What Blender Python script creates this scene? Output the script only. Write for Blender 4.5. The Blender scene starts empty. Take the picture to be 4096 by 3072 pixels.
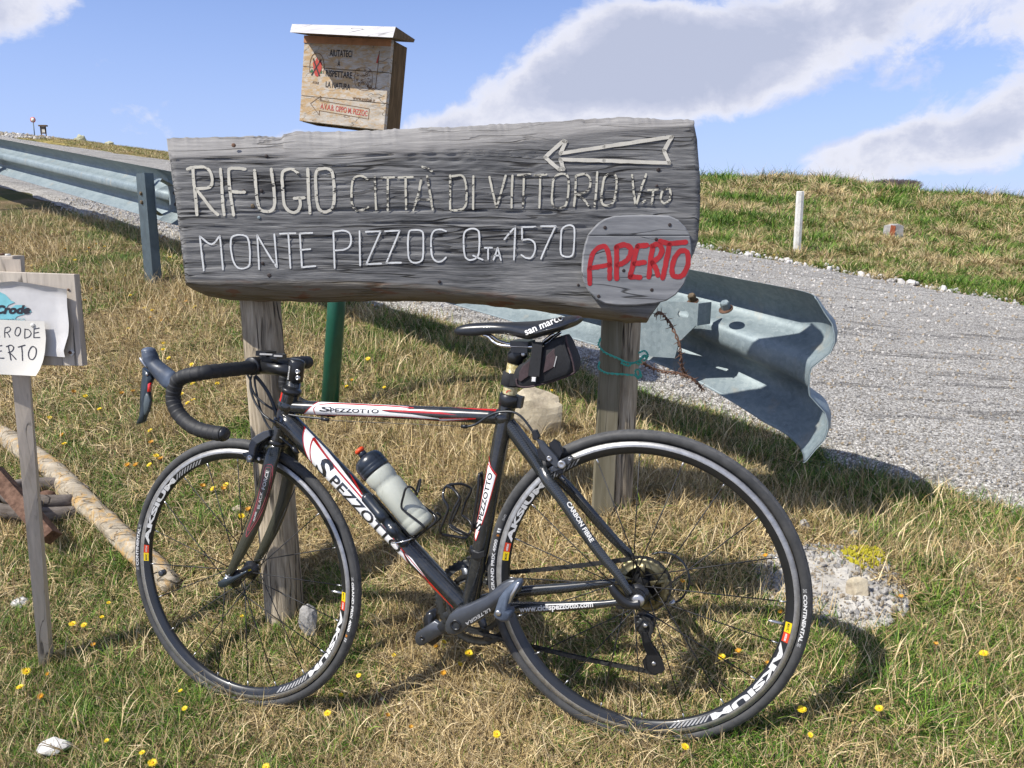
import bpy, bmesh, math, random
import numpy as np
from mathutils import Vector, noise as mnoise
random.seed(7); rng = np.random.default_rng(11)
sc = bpy.context.scene
col = sc.collection

# ------------------------------------------------------------------ camera, light, exposure
CAM_H = 1.075
PITCH = math.radians(11.0)
FPX = 3316.7
cam_d = bpy.data.cameras.new('camera'); cam = bpy.data.objects.new('camera', cam_d); col.objects.link(cam)
cam.location = (0, 0, CAM_H); cam.rotation_euler = (math.pi/2 - PITCH, 0, 0)
cam_d.sensor_width = 36; cam_d.lens = 36*FPX/4096; cam_d.clip_start = .05; cam_d.clip_end = 5000
sc.camera = cam
SUN_H = np.array([.88, .47]); SUN_H = SUN_H/np.linalg.norm(SUN_H); SUN_EL = math.radians(48)
sun_d = bpy.data.lights.new('sun', 'SUN'); sun = bpy.data.objects.new('sun', sun_d); col.objects.link(sun)
sun_d.energy = 4.8; sun_d.angle = math.radians(.5); sun_d.color = (1, .95, .87)
ldir = Vector((SUN_H[0]*math.cos(SUN_EL), SUN_H[1]*math.cos(SUN_EL), -math.sin(SUN_EL)))
sun.rotation_euler = ldir.to_track_quat('-Z', 'Y').to_euler()
sun.location = (-5, -5, 12)
sc.view_settings.view_transform = 'Standard'; sc.view_settings.look = 'None'
sc.view_settings.gamma = 1; sc.view_settings.use_curve_mapping = False
sc.view_settings.exposure = 0.42
sc.cycles.max_bounces = 5; sc.cycles.diffuse_bounces = 2; sc.cycles.glossy_bounces = 3; sc.cycles.transmission_bounces = 5; sc.cycles.transparent_max_bounces = 6
sc.cycles.use_adaptive_sampling = True; sc.cycles.adaptive_threshold = .02; sc.cycles.caustics_reflective = False; sc.cycles.caustics_refractive = False

# ------------------------------------------------------------------ node helpers
def nn(nt, t, **kw):
    n = nt.nodes.new(t)
    for k, v in kw.items():
        if k == 'ins':
            for a, b in v.items(): n.inputs[a].default_value = b
        else: setattr(n, k, v)
    return n
def ramp(nt, src, stops, interp='LINEAR'):
    r = nt.nodes.new('ShaderNodeValToRGB'); cr = r.color_ramp; cr.interpolation = interp
    while len(cr.elements) < len(stops): cr.elements.new(.5)
    for e, (p, c) in zip(cr.elements, stops):
        e.position = p; e.color = c if len(c) == 4 else (*c, 1)
    nt.links.new(src, r.inputs[0]); return r.outputs[0]
def math_n(nt, op, a, b=None, c=None, clamp=False):
    n = nt.nodes.new('ShaderNodeMath'); n.operation = op; n.use_clamp = clamp
    for i, x in enumerate((a, b, c)):
        if x is None: continue
        if isinstance(x, (int, float)): n.inputs[i].default_value = x
        else: nt.links.new(x, n.inputs[i])
    return n.outputs[0]
def mixc(nt, f, a, b, mode='MIX'):
    n = nt.nodes.new('ShaderNodeMix'); n.data_type = 'RGBA'; n.blend_type = mode
    for s, x in ((n.inputs[0], f), (n.inputs[6], a), (n.inputs[7], b)):
        if isinstance(x, (int, float)): s.default_value = x
        elif isinstance(x, tuple): s.default_value = x if len(x) == 4 else (*x, 1)
        else: nt.links.new(x, s)
    return n.outputs[2]
def noise_n(nt, vec, scale=5, detail=4, rough=.6, dist=0, dim='3D'):
    n = nt.nodes.new('ShaderNodeTexNoise'); n.noise_dimensions = dim
    n.inputs['Scale'].default_value = scale; n.inputs['Detail'].default_value = detail
    n.inputs['Roughness'].default_value = rough; n.inputs['Distortion'].default_value = dist
    if vec is not None: nt.links.new(vec, n.inputs['Vector'])
    return n.outputs[0]
def vor_n(nt, vec, scale=5, feature='F1', out='Distance', rnd=1):
    n = nt.nodes.new('ShaderNodeTexVoronoi'); n.feature = feature; n.inputs['Scale'].default_value = scale
    n.inputs['Randomness'].default_value = rnd
    if vec is not None: nt.links.new(vec, n.inputs['Vector'])
    return n.outputs[out]
def mapping(nt, vec, scale=(1, 1, 1), rot=(0, 0, 0), loc=(0, 0, 0)):
    m = nt.nodes.new('ShaderNodeMapping'); m.inputs['Scale'].default_value = scale
    m.inputs['Rotation'].default_value = rot; m.inputs['Location'].default_value = loc
    nt.links.new(vec, m.inputs['Vector']); return m.outputs[0]
def new_mat(name):
    m = bpy.data.materials.new(name); m.use_nodes = True; nt = m.node_tree
    b = nt.nodes['Principled BSDF']; return m, nt, b
def objco(nt):
    return nt.nodes.new('ShaderNodeTexCoord').outputs['Object']
def bump(nt, b, h, strength=.5, dist=.002):
    n = nt.nodes.new('ShaderNodeBump'); n.inputs['Strength'].default_value = strength; n.inputs['Distance'].default_value = dist
    nt.links.new(h, n.inputs['Height']); nt.links.new(n.outputs[0], b.inputs['Normal'])
def simple(name, c, rough=.5, metal=0, coat=0, nz=.12, nscale=40, bmp=0, spec=None, trans=0, tint=None):
    """paint / metal / plastic with a little mottling and uneven gloss"""
    m, nt, b = new_mat(name); oc = objco(nt)
    n1 = noise_n(nt, oc, nscale, 5, .65)
    lo = tuple(x*(1-nz) for x in c); hi = tuple(min(1, x*(1+nz)) for x in (tint or c))
    nt.links.new(ramp(nt, n1, [(.3, lo), (.7, hi)]), b.inputs['Base Color'])
    r = nt.nodes.new('ShaderNodeMapRange'); r.inputs[3].default_value = max(.02, rough-.08); r.inputs[4].default_value = min(1, rough+.12)
    nt.links.new(noise_n(nt, oc, nscale*2.3, 4), r.inputs[0]); nt.links.new(r.outputs[0], b.inputs['Roughness'])
    b.inputs['Metallic'].default_value = metal; b.inputs['Coat Weight'].default_value = coat; b.inputs['Coat Roughness'].default_value = .06
    if trans: b.inputs['Transmission Weight'].default_value = trans
    if spec is not None: b.inputs['Specular IOR Level'].default_value = spec
    if bmp: bump(nt, b, noise_n(nt, oc, nscale*4, 3), bmp, .001)
    return m
M = {}

# ------------------------------------------------------------------ world: physical sky plus a broken cloud layer
world = bpy.data.worlds.new('World'); sc.world = world; world.use_nodes = True
def build_world():
    nt = world.node_tree; nt.nodes.clear()
    out = nt.nodes.new('ShaderNodeOutputWorld'); bg = nt.nodes.new('ShaderNodeBackground')
    sky = nt.nodes.new('ShaderNodeTexSky'); sky.sky_type = 'NISHITA'; sky.sun_disc = False
    sky.sun_elevation = SUN_EL; sky.sun_rotation = math.atan2(-SUN_H[0], -SUN_H[1])
    sky.altitude = 1500; sky.air_density = 1.0; sky.dust_density = .6; sky.ozone_density = 1.6
    tc = nt.nodes.new('ShaderNodeTexCoord').outputs['Generated']
    sep = nt.nodes.new('ShaderNodeSeparateXYZ'); nt.links.new(tc, sep.inputs[0])
    X, Y, Z = sep.outputs
    az = math_n(nt, 'ARCTAN2', X, Y)                     # 0 straight ahead, + right
    el = math_n(nt, 'ARCSINE', Z)
    cv = nt.nodes.new('ShaderNodeCombineXYZ'); nt.links.new(az, cv.inputs[0]); nt.links.new(math_n(nt, 'MULTIPLY', el, 1.35), cv.inputs[1])
    P = cv.outputs[0]
    big = noise_n(nt, mapping(nt, P, (1, 1, 1), loc=(3.1, 1.7, 0)), 3.2, 9, .56, .25)
    fine = noise_n(nt, mapping(nt, P, (1, 1, 1), loc=(9.1, .7, 0)), 11, 8, .62, .3)
    fluff = math_n(nt, 'SUBTRACT', math_n(nt, 'ADD', math_n(nt, 'MULTIPLY', big, .9), math_n(nt, 'MULTIPLY', fine, .55)), .66)
    # banks of cloud: (azimuth, elevation, radius az, radius el, tilt, weight), degrees
    def blob(a, e, ra, re, tilt, w):
        a, e, ra, re, tilt = (math.radians(q) for q in (a, e, ra, re, tilt))
        dx = math_n(nt, 'SUBTRACT', az, a); dy = math_n(nt, 'SUBTRACT', el, e)
        ct, st = math.cos(tilt), math.sin(tilt)
        p = math_n(nt, 'DIVIDE', math_n(nt, 'ADD', math_n(nt, 'MULTIPLY', dx, ct), math_n(nt, 'MULTIPLY', dy, st)), ra)
        q = math_n(nt, 'DIVIDE', math_n(nt, 'SUBTRACT', math_n(nt, 'MULTIPLY', dy, ct), math_n(nt, 'MULTIPLY', dx, st)), re)
        r2 = math_n(nt, 'ADD', math_n(nt, 'MULTIPLY', p, p), math_n(nt, 'MULTIPLY', q, q))
        g = math_n(nt, 'POWER', 2.718, math_n(nt, 'MULTIPLY', r2, -1))
        return math_n(nt, 'MULTIPLY', g, w)
    total = None
    for bl in CLOUDS:
        g = blob(*bl); total = g if total is None else math_n(nt, 'ADD', total, g)
    # elsewhere in the sky (behind and beside the camera) an even scatter of the same clouds
    aaz = math_n(nt, 'ABSOLUTE', az)
    side = nt.nodes.new('ShaderNodeMapRange'); side.inputs[1].default_value = .75; side.inputs[2].default_value = 1.1
    side.inputs[3].default_value = 0; side.inputs[4].default_value = .52; nt.links.new(aaz, side.inputs[0])
    lay = noise_n(nt, mapping(nt, P, (1, 1.6, 1), loc=(7, 3, 0)), 1.6, 3, .5)
    far = math_n(nt, 'MULTIPLY', side.outputs[0], math_n(nt, 'MULTIPLY', lay, 1.7))
    total = math_n(nt, 'ADD', total, far)
    dens = math_n(nt, 'ADD', math_n(nt, 'SUBTRACT', total, .5), math_n(nt, 'MULTIPLY', fluff, 3.0))
    mask = ramp(nt, dens, [(0.0, (0, 0, 0)), (.10, (.35,)*3), (.24, (.85,)*3), (.42, (1,)*3)])
    # self shading of the clouds: bright billows, grey bases
    up = math_n(nt, 'ADD', dens, math_n(nt, 'MULTIPLY', math_n(nt, 'SUBTRACT', noise_n(nt, mapping(nt, P, (1, 1, 1), loc=(9.1, .76, 0)), 8, 6, .6, .3), .5), -1.5))
    ccol = ramp(nt, up, [(.0, (5.0, 5.4, 6.9)), (.22, (6.4, 6.5, 7.3)), (.42, (6.2, 6.25, 6.9)), (.7, (4.7, 4.9, 5.9)), (1.0, (3.9, 4.2, 5.3))])
    for cr in [n for n in nt.nodes if n.bl_idname == 'ShaderNodeValToRGB' and n.outputs[0] == ccol]:
        pass
    haze = nt.nodes.new('ShaderNodeMapRange'); haze.inputs[1].default_value = -.02; haze.inputs[2].default_value = .42
    haze.inputs[3].default_value = .92; haze.inputs[4].default_value = .0; nt.links.new(Z, haze.inputs[0])
    hz = math_n(nt, 'POWER', haze.outputs[0], 1.25)
    skyc = mixc(nt, 1.0, sky.outputs[0], SKY_TINT, 'MULTIPLY')
    base = mixc(nt, hz, skyc, HAZE_COL)
    fin = mixc(nt, math_n(nt, 'MULTIPLY', mask, .93), base, ccol)
    nt.links.new(fin, bg.inputs[0]); bg.inputs[1].default_value = SKY_STR
    nt.links.new(bg.outputs[0], out.inputs[0])
SKY_STR = .1
SKY_TINT = (.80, .98, 1.32, 1)
HAZE_COL = (4.0, 4.6, 7.0, 1)
CLOUDS = [(0, 8.0, 6.5, 2.3, 22, .80), (8.5, 9.8, 8.5, 3.1, 10, .95), (8.4, 12.2, 3.2, 1.4, 0, .55), (17, 10.8, 9.0, 2.8, 12, .92), (24.5, 13.2, 5, 1.3, 14, .6), (7, 7.0, 9, 1.4, 6, .38),
          (29.5, 6.0, 6.5, 1.8, 20, .80), (22.5, 4.9, 4.2, .9, 12, .50), (26, 3.6, 10, 1.6, 8, .62), (-30, 12.0, 5.6, 3.2, 8, 1.0), (-5, 6.1, 3.4, 1.0, 4, .52), (-14, 4.9, 4.2, .9, -4, .48), (-23.6, 6.6, 2.0, 1.5, -45, .46), (-21.2, 7.6, 1.3, .7, 30, .40),
          (-16.8, 9.6, 1.8, 1.1, 0, .42), (-27, 13.0, 1.2, 1.8, 40, .42), (-24, 3.4, 8, 1.2, 0, .34), (33, 12, 3, 1.2, 10, .4)]
build_world()

# ------------------------------------------------------------------ pixels of the survey photograph -> directions; planes and depths are real distances
CP, SP = math.cos(PITCH), math.sin(PITCH)
C0 = np.array([0, 0, CAM_H])
def ray(u, v):
    a, b = (u-2048)/FPX, (v-1536)/FPX
    return np.array([a, CP-b*SP, -SP-b*CP])
def atY(u, v, Y): d = ray(u, v); return C0+d*(Y/d[1])
def onp(u, v, p0, n): d = ray(u, v); return C0+d*(((p0-C0)@n)/(d@n))
def c2w(p): return np.array([p[0], p[2]*CP-p[1]*SP, CAM_H-p[2]*SP-p[1]*CP])
def cd2w(p): return np.array([p[0], p[2]*CP-p[1]*SP, -p[2]*SP-p[1]*CP])
def Z(reg, pts):
    x0, y0, x1, W = reg; s = (x1-x0)/W
    return [(x0+s*a, y0+s*b) for a, b in pts]
def D(pts): return [(a*1.85172, b*1.85172) for a, b in pts]

# ------------------------------------------------------------------ objects
def tag(o, label=None, cat=None, group=None, kind=None):
    if label: o['label'] = label
    if cat: o['category'] = cat
    if group: o['group'] = group
    if kind: o['kind'] = kind
    return o
def empty(name, loc, label, cat, group=None):
    o = bpy.data.objects.new(name, None); col.objects.link(o); o.location = tuple(map(float, loc)); o.empty_display_size = .05
    return tag(o, label, cat, group)
def wloc(o):
    p = np.zeros(3)
    while o is not None: p = p+np.array(o.location); o = o.parent
    return p
def mk(name, V, F, mat, parent=None, smooth=True, origin=None, mats=None, midx=None):
    """one mesh object; V in world coordinates"""
    V = np.asarray(V, float)
    base = wloc(parent) if parent is not None else (np.array(origin, float) if origin is not None else V.mean(0)*np.array([1, 1, 0])+np.array([0, 0, V[:, 2].min()]))
    me = bpy.data.meshes.new(name); me.from_pydata((V-base).tolist(), [], F)
    for mm in (mats or [mat]): me.materials.append(mm)
    if midx is not None: me.polygons.foreach_set('material_index', midx)
    if smooth: me.polygons.foreach_set('use_smooth', [True]*len(me.polygons))
    me.update()
    o = bpy.data.objects.new(name, me); col.objects.link(o)
    if parent is not None: o.parent = parent
    else: o.location = base.tolist()
    return o
class MB:
    def __init__(s): s.V = []; s.F = []; s.n = 0
    def add(s, V, F):
        V = np.asarray(V, float).reshape(-1, 3); s.V.append(V); s.F += [tuple(i+s.n for i in f) for f in F]; s.n += len(V); return s
    def build(s, name, mat, parent=None, smooth=True, **k): return mk(name, np.concatenate(s.V), s.F, mat, parent, smooth, **k)
def unit(v): v = np.asarray(v, float); return v/max(1e-12, np.linalg.norm(v))
def catmull(P, n=6, closed=False):
    P = [np.asarray(p, float) for p in P]; out = []; L = len(P)
    for i in range(L if closed else L-1):
        p0 = P[(i-1) % L] if closed or i > 0 else 2*P[0]-P[1]
        p1 = P[i]; p2 = P[(i+1) % L]; p3 = P[(i+2) % L] if closed or i+2 < L else 2*P[-1]-P[-2]
        for k in range(n):
            t = k/n; out.append(.5*((2*p1)+(-p0+p2)*t+(2*p0-5*p1+4*p2-p3)*t*t+(-p0+3*p1-3*p2+p3)*t**3))
    if not closed: out.append(P[-1])
    return out
def interp_list(vals, m):
    vals = np.asarray(vals, float); return np.interp(np.linspace(0, 1, m), np.linspace(0, 1, len(vals)), vals)
def sweep(path, r, seg=12, ref=None, rb=None, closed=False, caps=True, pw=1.0):
    """tube along a path; r radius across, rb radius along ref; returns V,F"""
    P = np.array(path, float); n = len(P)
    r = interp_list(np.atleast_1d(r), n) if np.ndim(r) else np.full(n, float(r))
    rb = r if rb is None else (interp_list(rb, n) if np.ndim(rb) else np.full(n, float(rb)))
    T = np.zeros_like(P)
    for i in range(n):
        a = P[(i-1) % n] if closed else P[max(i-1, 0)]; b = P[(i+1) % n] if closed else P[min(i+1, n-1)]
        T[i] = unit(b-a)
    if ref is None:
        ref = np.array([0, 0, 1.]) if abs(T[0][2]) < .9 else np.array([1., 0, 0]); fixed = False
    else: ref = np.asarray(ref, float); fixed = True
    V = []; u = None
    for i in range(n):
        if fixed or u is None: u = unit(ref-T[i]*(ref@T[i]))
        else: u = unit(u-T[i]*(u@T[i]))
        w = np.cross(T[i], u)
        for k in range(seg):
            a = 2*math.pi*k/seg; c, s = math.cos(a), math.sin(a)
            if pw != 1.0: c = math.copysign(abs(c)**pw, c); s = math.copysign(abs(s)**pw, s)
            V.append(P[i]+u*c*rb[i]+w*s*r[i])
    F = []
    for i in range(n if closed else n-1):
        for k in range(seg):
            a = i*seg+k; b = i*seg+(k+1) % seg; c = ((i+1) % n)*seg+(k+1) % seg; d = ((i+1) % n)*seg+k
            F.append((a, b, c, d))
    if caps and not closed:
        F.append(tuple(range(seg-1, -1, -1))); F.append(tuple((n-1)*seg+k for k in range(seg)))
    return np.array(V), F
def box(c, ax, h):
    """box: centre, three unit axes, half sizes"""
    c = np.asarray(c, float); V = []
    for i in (-1, 1):
        for j in (-1, 1):
            for k in (-1, 1): V.append(c+ax[0]*h[0]*i+ax[1]*h[1]*j+ax[2]*h[2]*k)
    return V, [(0, 1, 3, 2), (4, 6, 7, 5), (0, 4, 5, 1), (2, 3, 7, 6), (0, 2, 6, 4), (1, 5, 7, 3)]
AX = (np.array([1., 0, 0]), np.array([0, 1., 0]), np.array([0, 0, 1.]))
def prism(poly, n, d0, d1, bev=0.0):
    """polygon (list of 3D points, planar) extruded along n from d0 to d1, edges bevelled"""
    P = np.array(poly, float); n = unit(n); c = P.mean(0); m = len(P)
    rings = []
    def shrink(P, b):
        out = []
        for i in range(m):
            e1 = unit(P[i]-P[i-1]); e2 = unit(P[(i+1) % m]-P[i]); a = unit(np.cross(n, e1)); bb = unit(np.cross(n, e2))
            v = unit(a+bb)
            if v@(c-P[i]) < 0 and False: v = -v
            out.append(v)
        return np.array(out)
    area = sum(np.cross(P[i]-c, P[(i+1) % m]-c)@n for i in range(m)); sgn = 1 if area > 0 else -1
    inn = shrink(P, bev)*sgn
    if bev > 0: rings = [(P+inn*bev, d0), (P, d0+bev*np.sign(d1-d0)), (P, d1-bev*np.sign(d1-d0)), (P+inn*bev, d1)]
    else: rings = [(P, d0), (P, d1)]
    V = np.concatenate([q+n*d for q, d in rings]); F = []
    for r_ in range(len(rings)-1):
        for i in range(m): F.append((r_*m+i, r_*m+(i+1) % m, (r_+1)*m+(i+1) % m, (r_+1)*m+i))
    F.append(tuple(range(m-1, -1, -1))); F.append(tuple((len(rings)-1)*m+i for i in range(m)))
    return V, F
def lathe(c, axis, prof, seg=24, ref=None):
    """prof: list of (distance along axis, radius)"""
    axis = unit(axis); ref = np.array([0, 0, 1.]) if ref is None else ref
    if abs(axis@ref) > .95: ref = np.array([1., 0, 0])
    u = unit(ref-axis*(ref@axis)); w = np.cross(axis, u); V = []; F = []
    for (t, r) in prof:
        for k in range(seg):
            a = 2*math.pi*k/seg; V.append(np.asarray(c)+axis*t+(u*math.cos(a)+w*math.sin(a))*max(r, 1e-5))
    for i in range(len(prof)-1):
        for k in range(seg): F.append((i*seg+k, i*seg+(k+1) % seg, (i+1)*seg+(k+1) % seg, (i+1)*seg+k))
    F.append(tuple(range(seg-1, -1, -1))); F.append(tuple((len(prof)-1)*seg+k for k in range(seg)))
    return np.array(V), F
def hexbolt(c, axis, r, h): return lathe(c, axis, [(0, r), (h*.85, r), (h, r*.85)], 6)
def ball(c, r, seg=12, sq=(1, 1, 1)):
    V = []; F = []; rings = seg//2
    for i in range(rings+1):
        th = math.pi*i/rings
        for k in range(seg):
            a = 2*math.pi*k/seg; V.append(np.asarray(c)+np.array([math.sin(th)*math.cos(a)*sq[0], math.sin(th)*math.sin(a)*sq[1], math.cos(th)*sq[2]])*r)
    for i in range(rings):
        for k in range(seg): F.append((i*seg+k, (i+1)*seg+k, (i+1)*seg+(k+1) % seg, i*seg+(k+1) % seg))
    return np.array(V), F
def copy_tree(o, parent=None):
    c = o.copy(); col.objects.link(c); c.parent = parent
    for ch in list(o.children): copy_tree(ch, c)
    return c
# flat letters from the built-in font, cut into narrow cells so that they can follow a curved surface
_txt = {}
def text2d(s, step=.12):
    if s in _txt: return _txt[s]
    cu = bpy.data.curves.new('t', 'FONT'); cu.body = s; cu.resolution_u = 3; cu.offset = TXT_FAT[0]
    ob = bpy.data.objects.new('t', cu); col.objects.link(ob)
    dg = bpy.context.evaluated_depsgraph_get(); me = bpy.data.meshes.new_from_object(ob.evaluated_get(dg))
    bpy.data.objects.remove(ob); bpy.data.curves.remove(cu)
    bm = bmesh.new(); bm.from_mesh(me); bpy.data.meshes.remove(me)
    bmesh.ops.remove_doubles(bm, verts=bm.verts, dist=1e-5)
    ys = [v.co.y for v in bm.verts]; xs = [v.co.x for v in bm.verts]
    y0, y1, x0, x1 = min(ys), max(ys), min(xs), max(xs)
    for k in range(1, 7):
        bmesh.ops.bisect_plane(bm, geom=bm.verts[:]+bm.edges[:]+bm.faces[:], plane_co=(0, y0+(y1-y0)*k/7, 0), plane_no=(0, 1, 0))
    k = x0+step*2
    while k < x1:
        bmesh.ops.bisect_plane(bm, geom=bm.verts[:]+bm.edges[:]+bm.faces[:], plane_co=(k, 0, 0), plane_no=(1, 0, 0)); k += step*2
    bm.verts.ensure_lookup_table()
    V = np.array([[(v.co.x-x0)/(x1-x0), (v.co.y-y0)/(y1-y0)] for v in bm.verts]); F = [tuple(v.index for v in f.verts) for f in bm.faces]
    bm.free(); _txt[s] = (V, F, (x1-x0)/(y1-y0)); return _txt[s]
TXT_FAT = [0.012]
def stroke_mesh(pts, w, closed=False, n=5, jit=0.0, seed=0):
    """flat brush stroke in the plane: list of 2D points -> ribbon with round ends (2D verts, faces)"""
    rr = random.Random(seed)
    P = [np.array(p, float) for p in pts]
    if len(P) > 2: P = catmull(P, n, closed)
    elif not closed:
        P = [P[0]+(P[1]-P[0])*t for t in np.linspace(0, 1, 9)]
    P = np.array(P); m = len(P); V = []; F = []
    for i in range(m):
        a = P[(i-1) % m] if closed else P[max(i-1, 0)]; b = P[(i+1) % m] if closed else P[min(i+1, m-1)]
        t = unit(b-a); nrm = np.array([-t[1], t[0]])
        h1 = w/2*(1+rr.uniform(-jit, jit)); h2 = w/2*(1+rr.uniform(-jit, jit))
        V += [P[i]+nrm*h1, P[i]-nrm*h2]
    for i in range(m if closed else m-1):
        j = (i+1) % m; F.append((2*i, 2*i+1, 2*j+1, 2*j))
    if not closed:
        for e, (i, sg) in enumerate(((0, -1), (m-1, 1))):
            t = unit(P[i]-P[i-1]) if i else unit(P[1]-P[0]); nrm = np.array([-t[1], t[0]]); base = len(V); k = 5
            V += [P[i]+(nrm*math.cos(a)+t*sg*math.sin(a))*w/2 for a in np.linspace(0, math.pi, k)]
            F.append(tuple(range(base, base+k)) if sg < 0 else tuple(range(base+k-1, base-1, -1)))
    return V, F

# ------------------------------------------------------------------ materials
def wood_mat(name, cols, axis, fine=220, stretch=14, crack=1.0, bumps=.8, bdist=.0025, rough=.85, extra=None):
    """weathered timber with grain along one axis (0 x, 1 y, 2 z)"""
    m, nt, b = new_mat(name); oc = objco(nt)
    def sc3(k): return tuple(k/stretch if i == axis else k for i in range(3))
    wob = nt.nodes.new('ShaderNodeVectorMath'); wob.operation = 'ADD'
    wn = nt.nodes.new('ShaderNodeTexNoise'); wn.inputs['Scale'].default_value = 3; wn.inputs['Detail'].default_value = 2; nt.links.new(oc, wn.inputs['Vector'])
    sub = nt.nodes.new('ShaderNodeVectorMath'); sub.operation = 'SUBTRACT'; sub.inputs[1].default_value = (.5, .5, .5); nt.links.new(wn.outputs[1], sub.inputs[0])
    scl = nt.nodes.new('ShaderNodeVectorMath'); scl.operation = 'SCALE'; scl.inputs[3].default_value = .035; nt.links.new(sub.outputs[0], scl.inputs[0])
    nt.links.new(oc, wob.inputs[0]); nt.links.new(scl.outputs[0], wob.inputs[1]); W = wob.outputs[0]
    g1 = noise_n(nt, mapping(nt, W, sc3(1)), fine*.35, 4, .6)
    g2 = noise_n(nt, mapping(nt, W, sc3(1)), fine, 3, .7)
    broad = noise_n(nt, mapping(nt, oc, tuple(.35 if i == axis else 1 for i in range(3))), 7, 4, .6)
    mixv = math_n(nt, 'ADD', math_n(nt, 'MULTIPLY', g1, .5), math_n(nt, 'ADD', math_n(nt, 'MULTIPLY', g2, .22), math_n(nt, 'MULTIPLY', broad, .28)))
    c = ramp(nt, mixv, [(.34, cols[0]), (.46, cols[1]), (.56, cols[2]), (.68, cols[3])])
    cr = noise_n(nt, mapping(nt, W, sc3(1), loc=(3, 5, 9)), fine*.13, 2, .5, .0)
    line = math_n(nt, 'ABSOLUTE', math_n(nt, 'SUBTRACT', cr, .5))
    ck = ramp(nt, line, [(0.0, (0, 0, 0)), (.008*crack+1e-4, (.25,)*3), (.02*crack+2e-4, (1,)*3)])
    cm = ramp(nt, noise_n(nt, mapping(nt, oc, tuple(.3 if i == axis else 1 for i in range(3)), loc=(1, 2, 3)), 14, 2), [(.42, (1, 1, 1)), (.56, (0, 0, 0))])
    ck2 = math_n(nt, 'MAXIMUM', ck, cm)
    c = mixc(nt, ck2, mixc(nt, .86, c, (.012, .011, .01, 1)), c)
    if extra: c = extra(nt, oc, c, broad)
    nt.links.new(c, b.inputs['Base Color']); b.inputs['Roughness'].default_value = rough; b.inputs['Specular IOR Level'].default_value = .25
    h = math_n(nt, 'ADD', math_n(nt, 'MULTIPLY', g2, .35), math_n(nt, 'ADD', math_n(nt, 'MULTIPLY', g1, .6), math_n(nt, 'MULTIPLY', ck2, .9)))
    bump(nt, b, h, bumps, bdist); return m
def log_extra(nt, oc, c, broad):
    # greenish-brown underside bark and the stain round the old bolt
    sep = nt.nodes.new('ShaderNodeSeparateXYZ'); nt.links.new(oc, sep.inputs[0])
    zz = math_n(nt, 'ADD', sep.outputs[2], math_n(nt, 'MULTIPLY', math_n(nt, 'SUBTRACT', broad, .5), .06))
    xb = math_n(nt, 'MULTIPLY', math_n(nt, 'ADD', sep.outputs[0], 0), 1)
    st = noise_n(nt, mapping(nt, oc, (.5, 1, 2)), 22, 4, .6)
    rust = ramp(nt, st, [(.57, (0, 0, 0)), (.62, (1, 1, 1))])
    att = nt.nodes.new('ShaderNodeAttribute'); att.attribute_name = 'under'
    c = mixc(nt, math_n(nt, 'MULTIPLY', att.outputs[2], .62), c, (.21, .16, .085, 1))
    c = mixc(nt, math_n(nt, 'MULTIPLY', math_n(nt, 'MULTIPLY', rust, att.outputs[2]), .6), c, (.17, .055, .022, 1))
    blot = math_n(nt, 'POWER', 2.718, math_n(nt, 'MULTIPLY', -1, math_n(nt, 'ADD',
        math_n(nt, 'POWER', math_n(nt, 'DIVIDE', math_n(nt, 'SUBTRACT', sep.outputs[0], STAIN[0]), .075), 2),
        math_n(nt, 'POWER', math_n(nt, 'DIVIDE', math_n(nt, 'SUBTRACT', sep.outputs[2], STAIN[1]), .028), 2))))
    c = mixc(nt, math_n(nt, 'MULTIPLY', blot, .75), c, (.012, .012, .014, 1))
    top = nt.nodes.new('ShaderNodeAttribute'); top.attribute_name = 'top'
    c = mixc(nt, math_n(nt, 'MULTIPLY', top.outputs[2], .35), c, (.36, .34, .32, 1))  # top bevel coloured paler, sunlight on the upper edge painted in
    return c
STAIN = [-.55, .2]
M['log_wood'] = wood_mat('log_wood', [(.045, .046, .048), (.125, .126, .128), (.215, .213, .208), (.34, .335, .32)], 0, 340, 18, 1.6, 1.0, .003, extra=log_extra)
M['post_wood'] = wood_mat('post_wood', [(.13, .10, .07), (.31, .26, .19), (.44, .375, .28), (.58, .51, .40)], 2, 300, 16, 1.8, 1.0, .004)
M['stake_wood'] = wood_mat('stake_wood', [(.34, .285, .225), (.46, .40, .33), (.54, .47, .39), (.60, .52, .43)], 2, 170, 20, .25, .35, .001)
M['board_wood'] = wood_mat('board_wood', [(.32, .275, .22), (.43, .38, .32), (.50, .445, .37), (.56, .50, .41)], 2, 150, 18, .5, .35, .001)
M['plank_wood'] = wood_mat('plank_wood', [(.11, .115, .125), (.19, .195, .205), (.25, .255, .262), (.38, .38, .385)], 0, 150, 12, .4, .6, .0015)
def box_extra(nt, oc, c, broad):
    peel = noise_n(nt, mapping(nt, oc, (.6, 1, 1.6)), 60, 5, .7)
    f = ramp(nt, math_n(nt, 'ADD', math_n(nt, 'MULTIPLY', peel, .6), math_n(nt, 'MULTIPLY', broad, .4)), [(.46, (0, 0, 0)), (.56, (1, 1, 1))])
    return mixc(nt, math_n(nt, 'MULTIPLY', f, .75), c, (.42, .26, .10, 1))
M['box_wood'] = wood_mat('box_wood', [(.30, .25, .19), (.42, .38, .32), (.50, .46, .40), (.58, .55, .50)], 0, 190, 12, .4, .6, .0015, extra=box_extra)
M['box_side'] = wood_mat('box_side', [(.05, .03, .012), (.11, .068, .028), (.16, .10, .045), (.22, .15, .08)], 2, 170, 12, .4, .6, .0015)  # box wood darkened in colour to stand for its shaded sides
M['roof_wood'] = wood_mat('roof_wood', [(.34, .33, .33), (.46, .45, .45), (.54, .53, .53), (.62, .61, .62)], 0, 150, 16, .3, .6, .0015)
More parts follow.
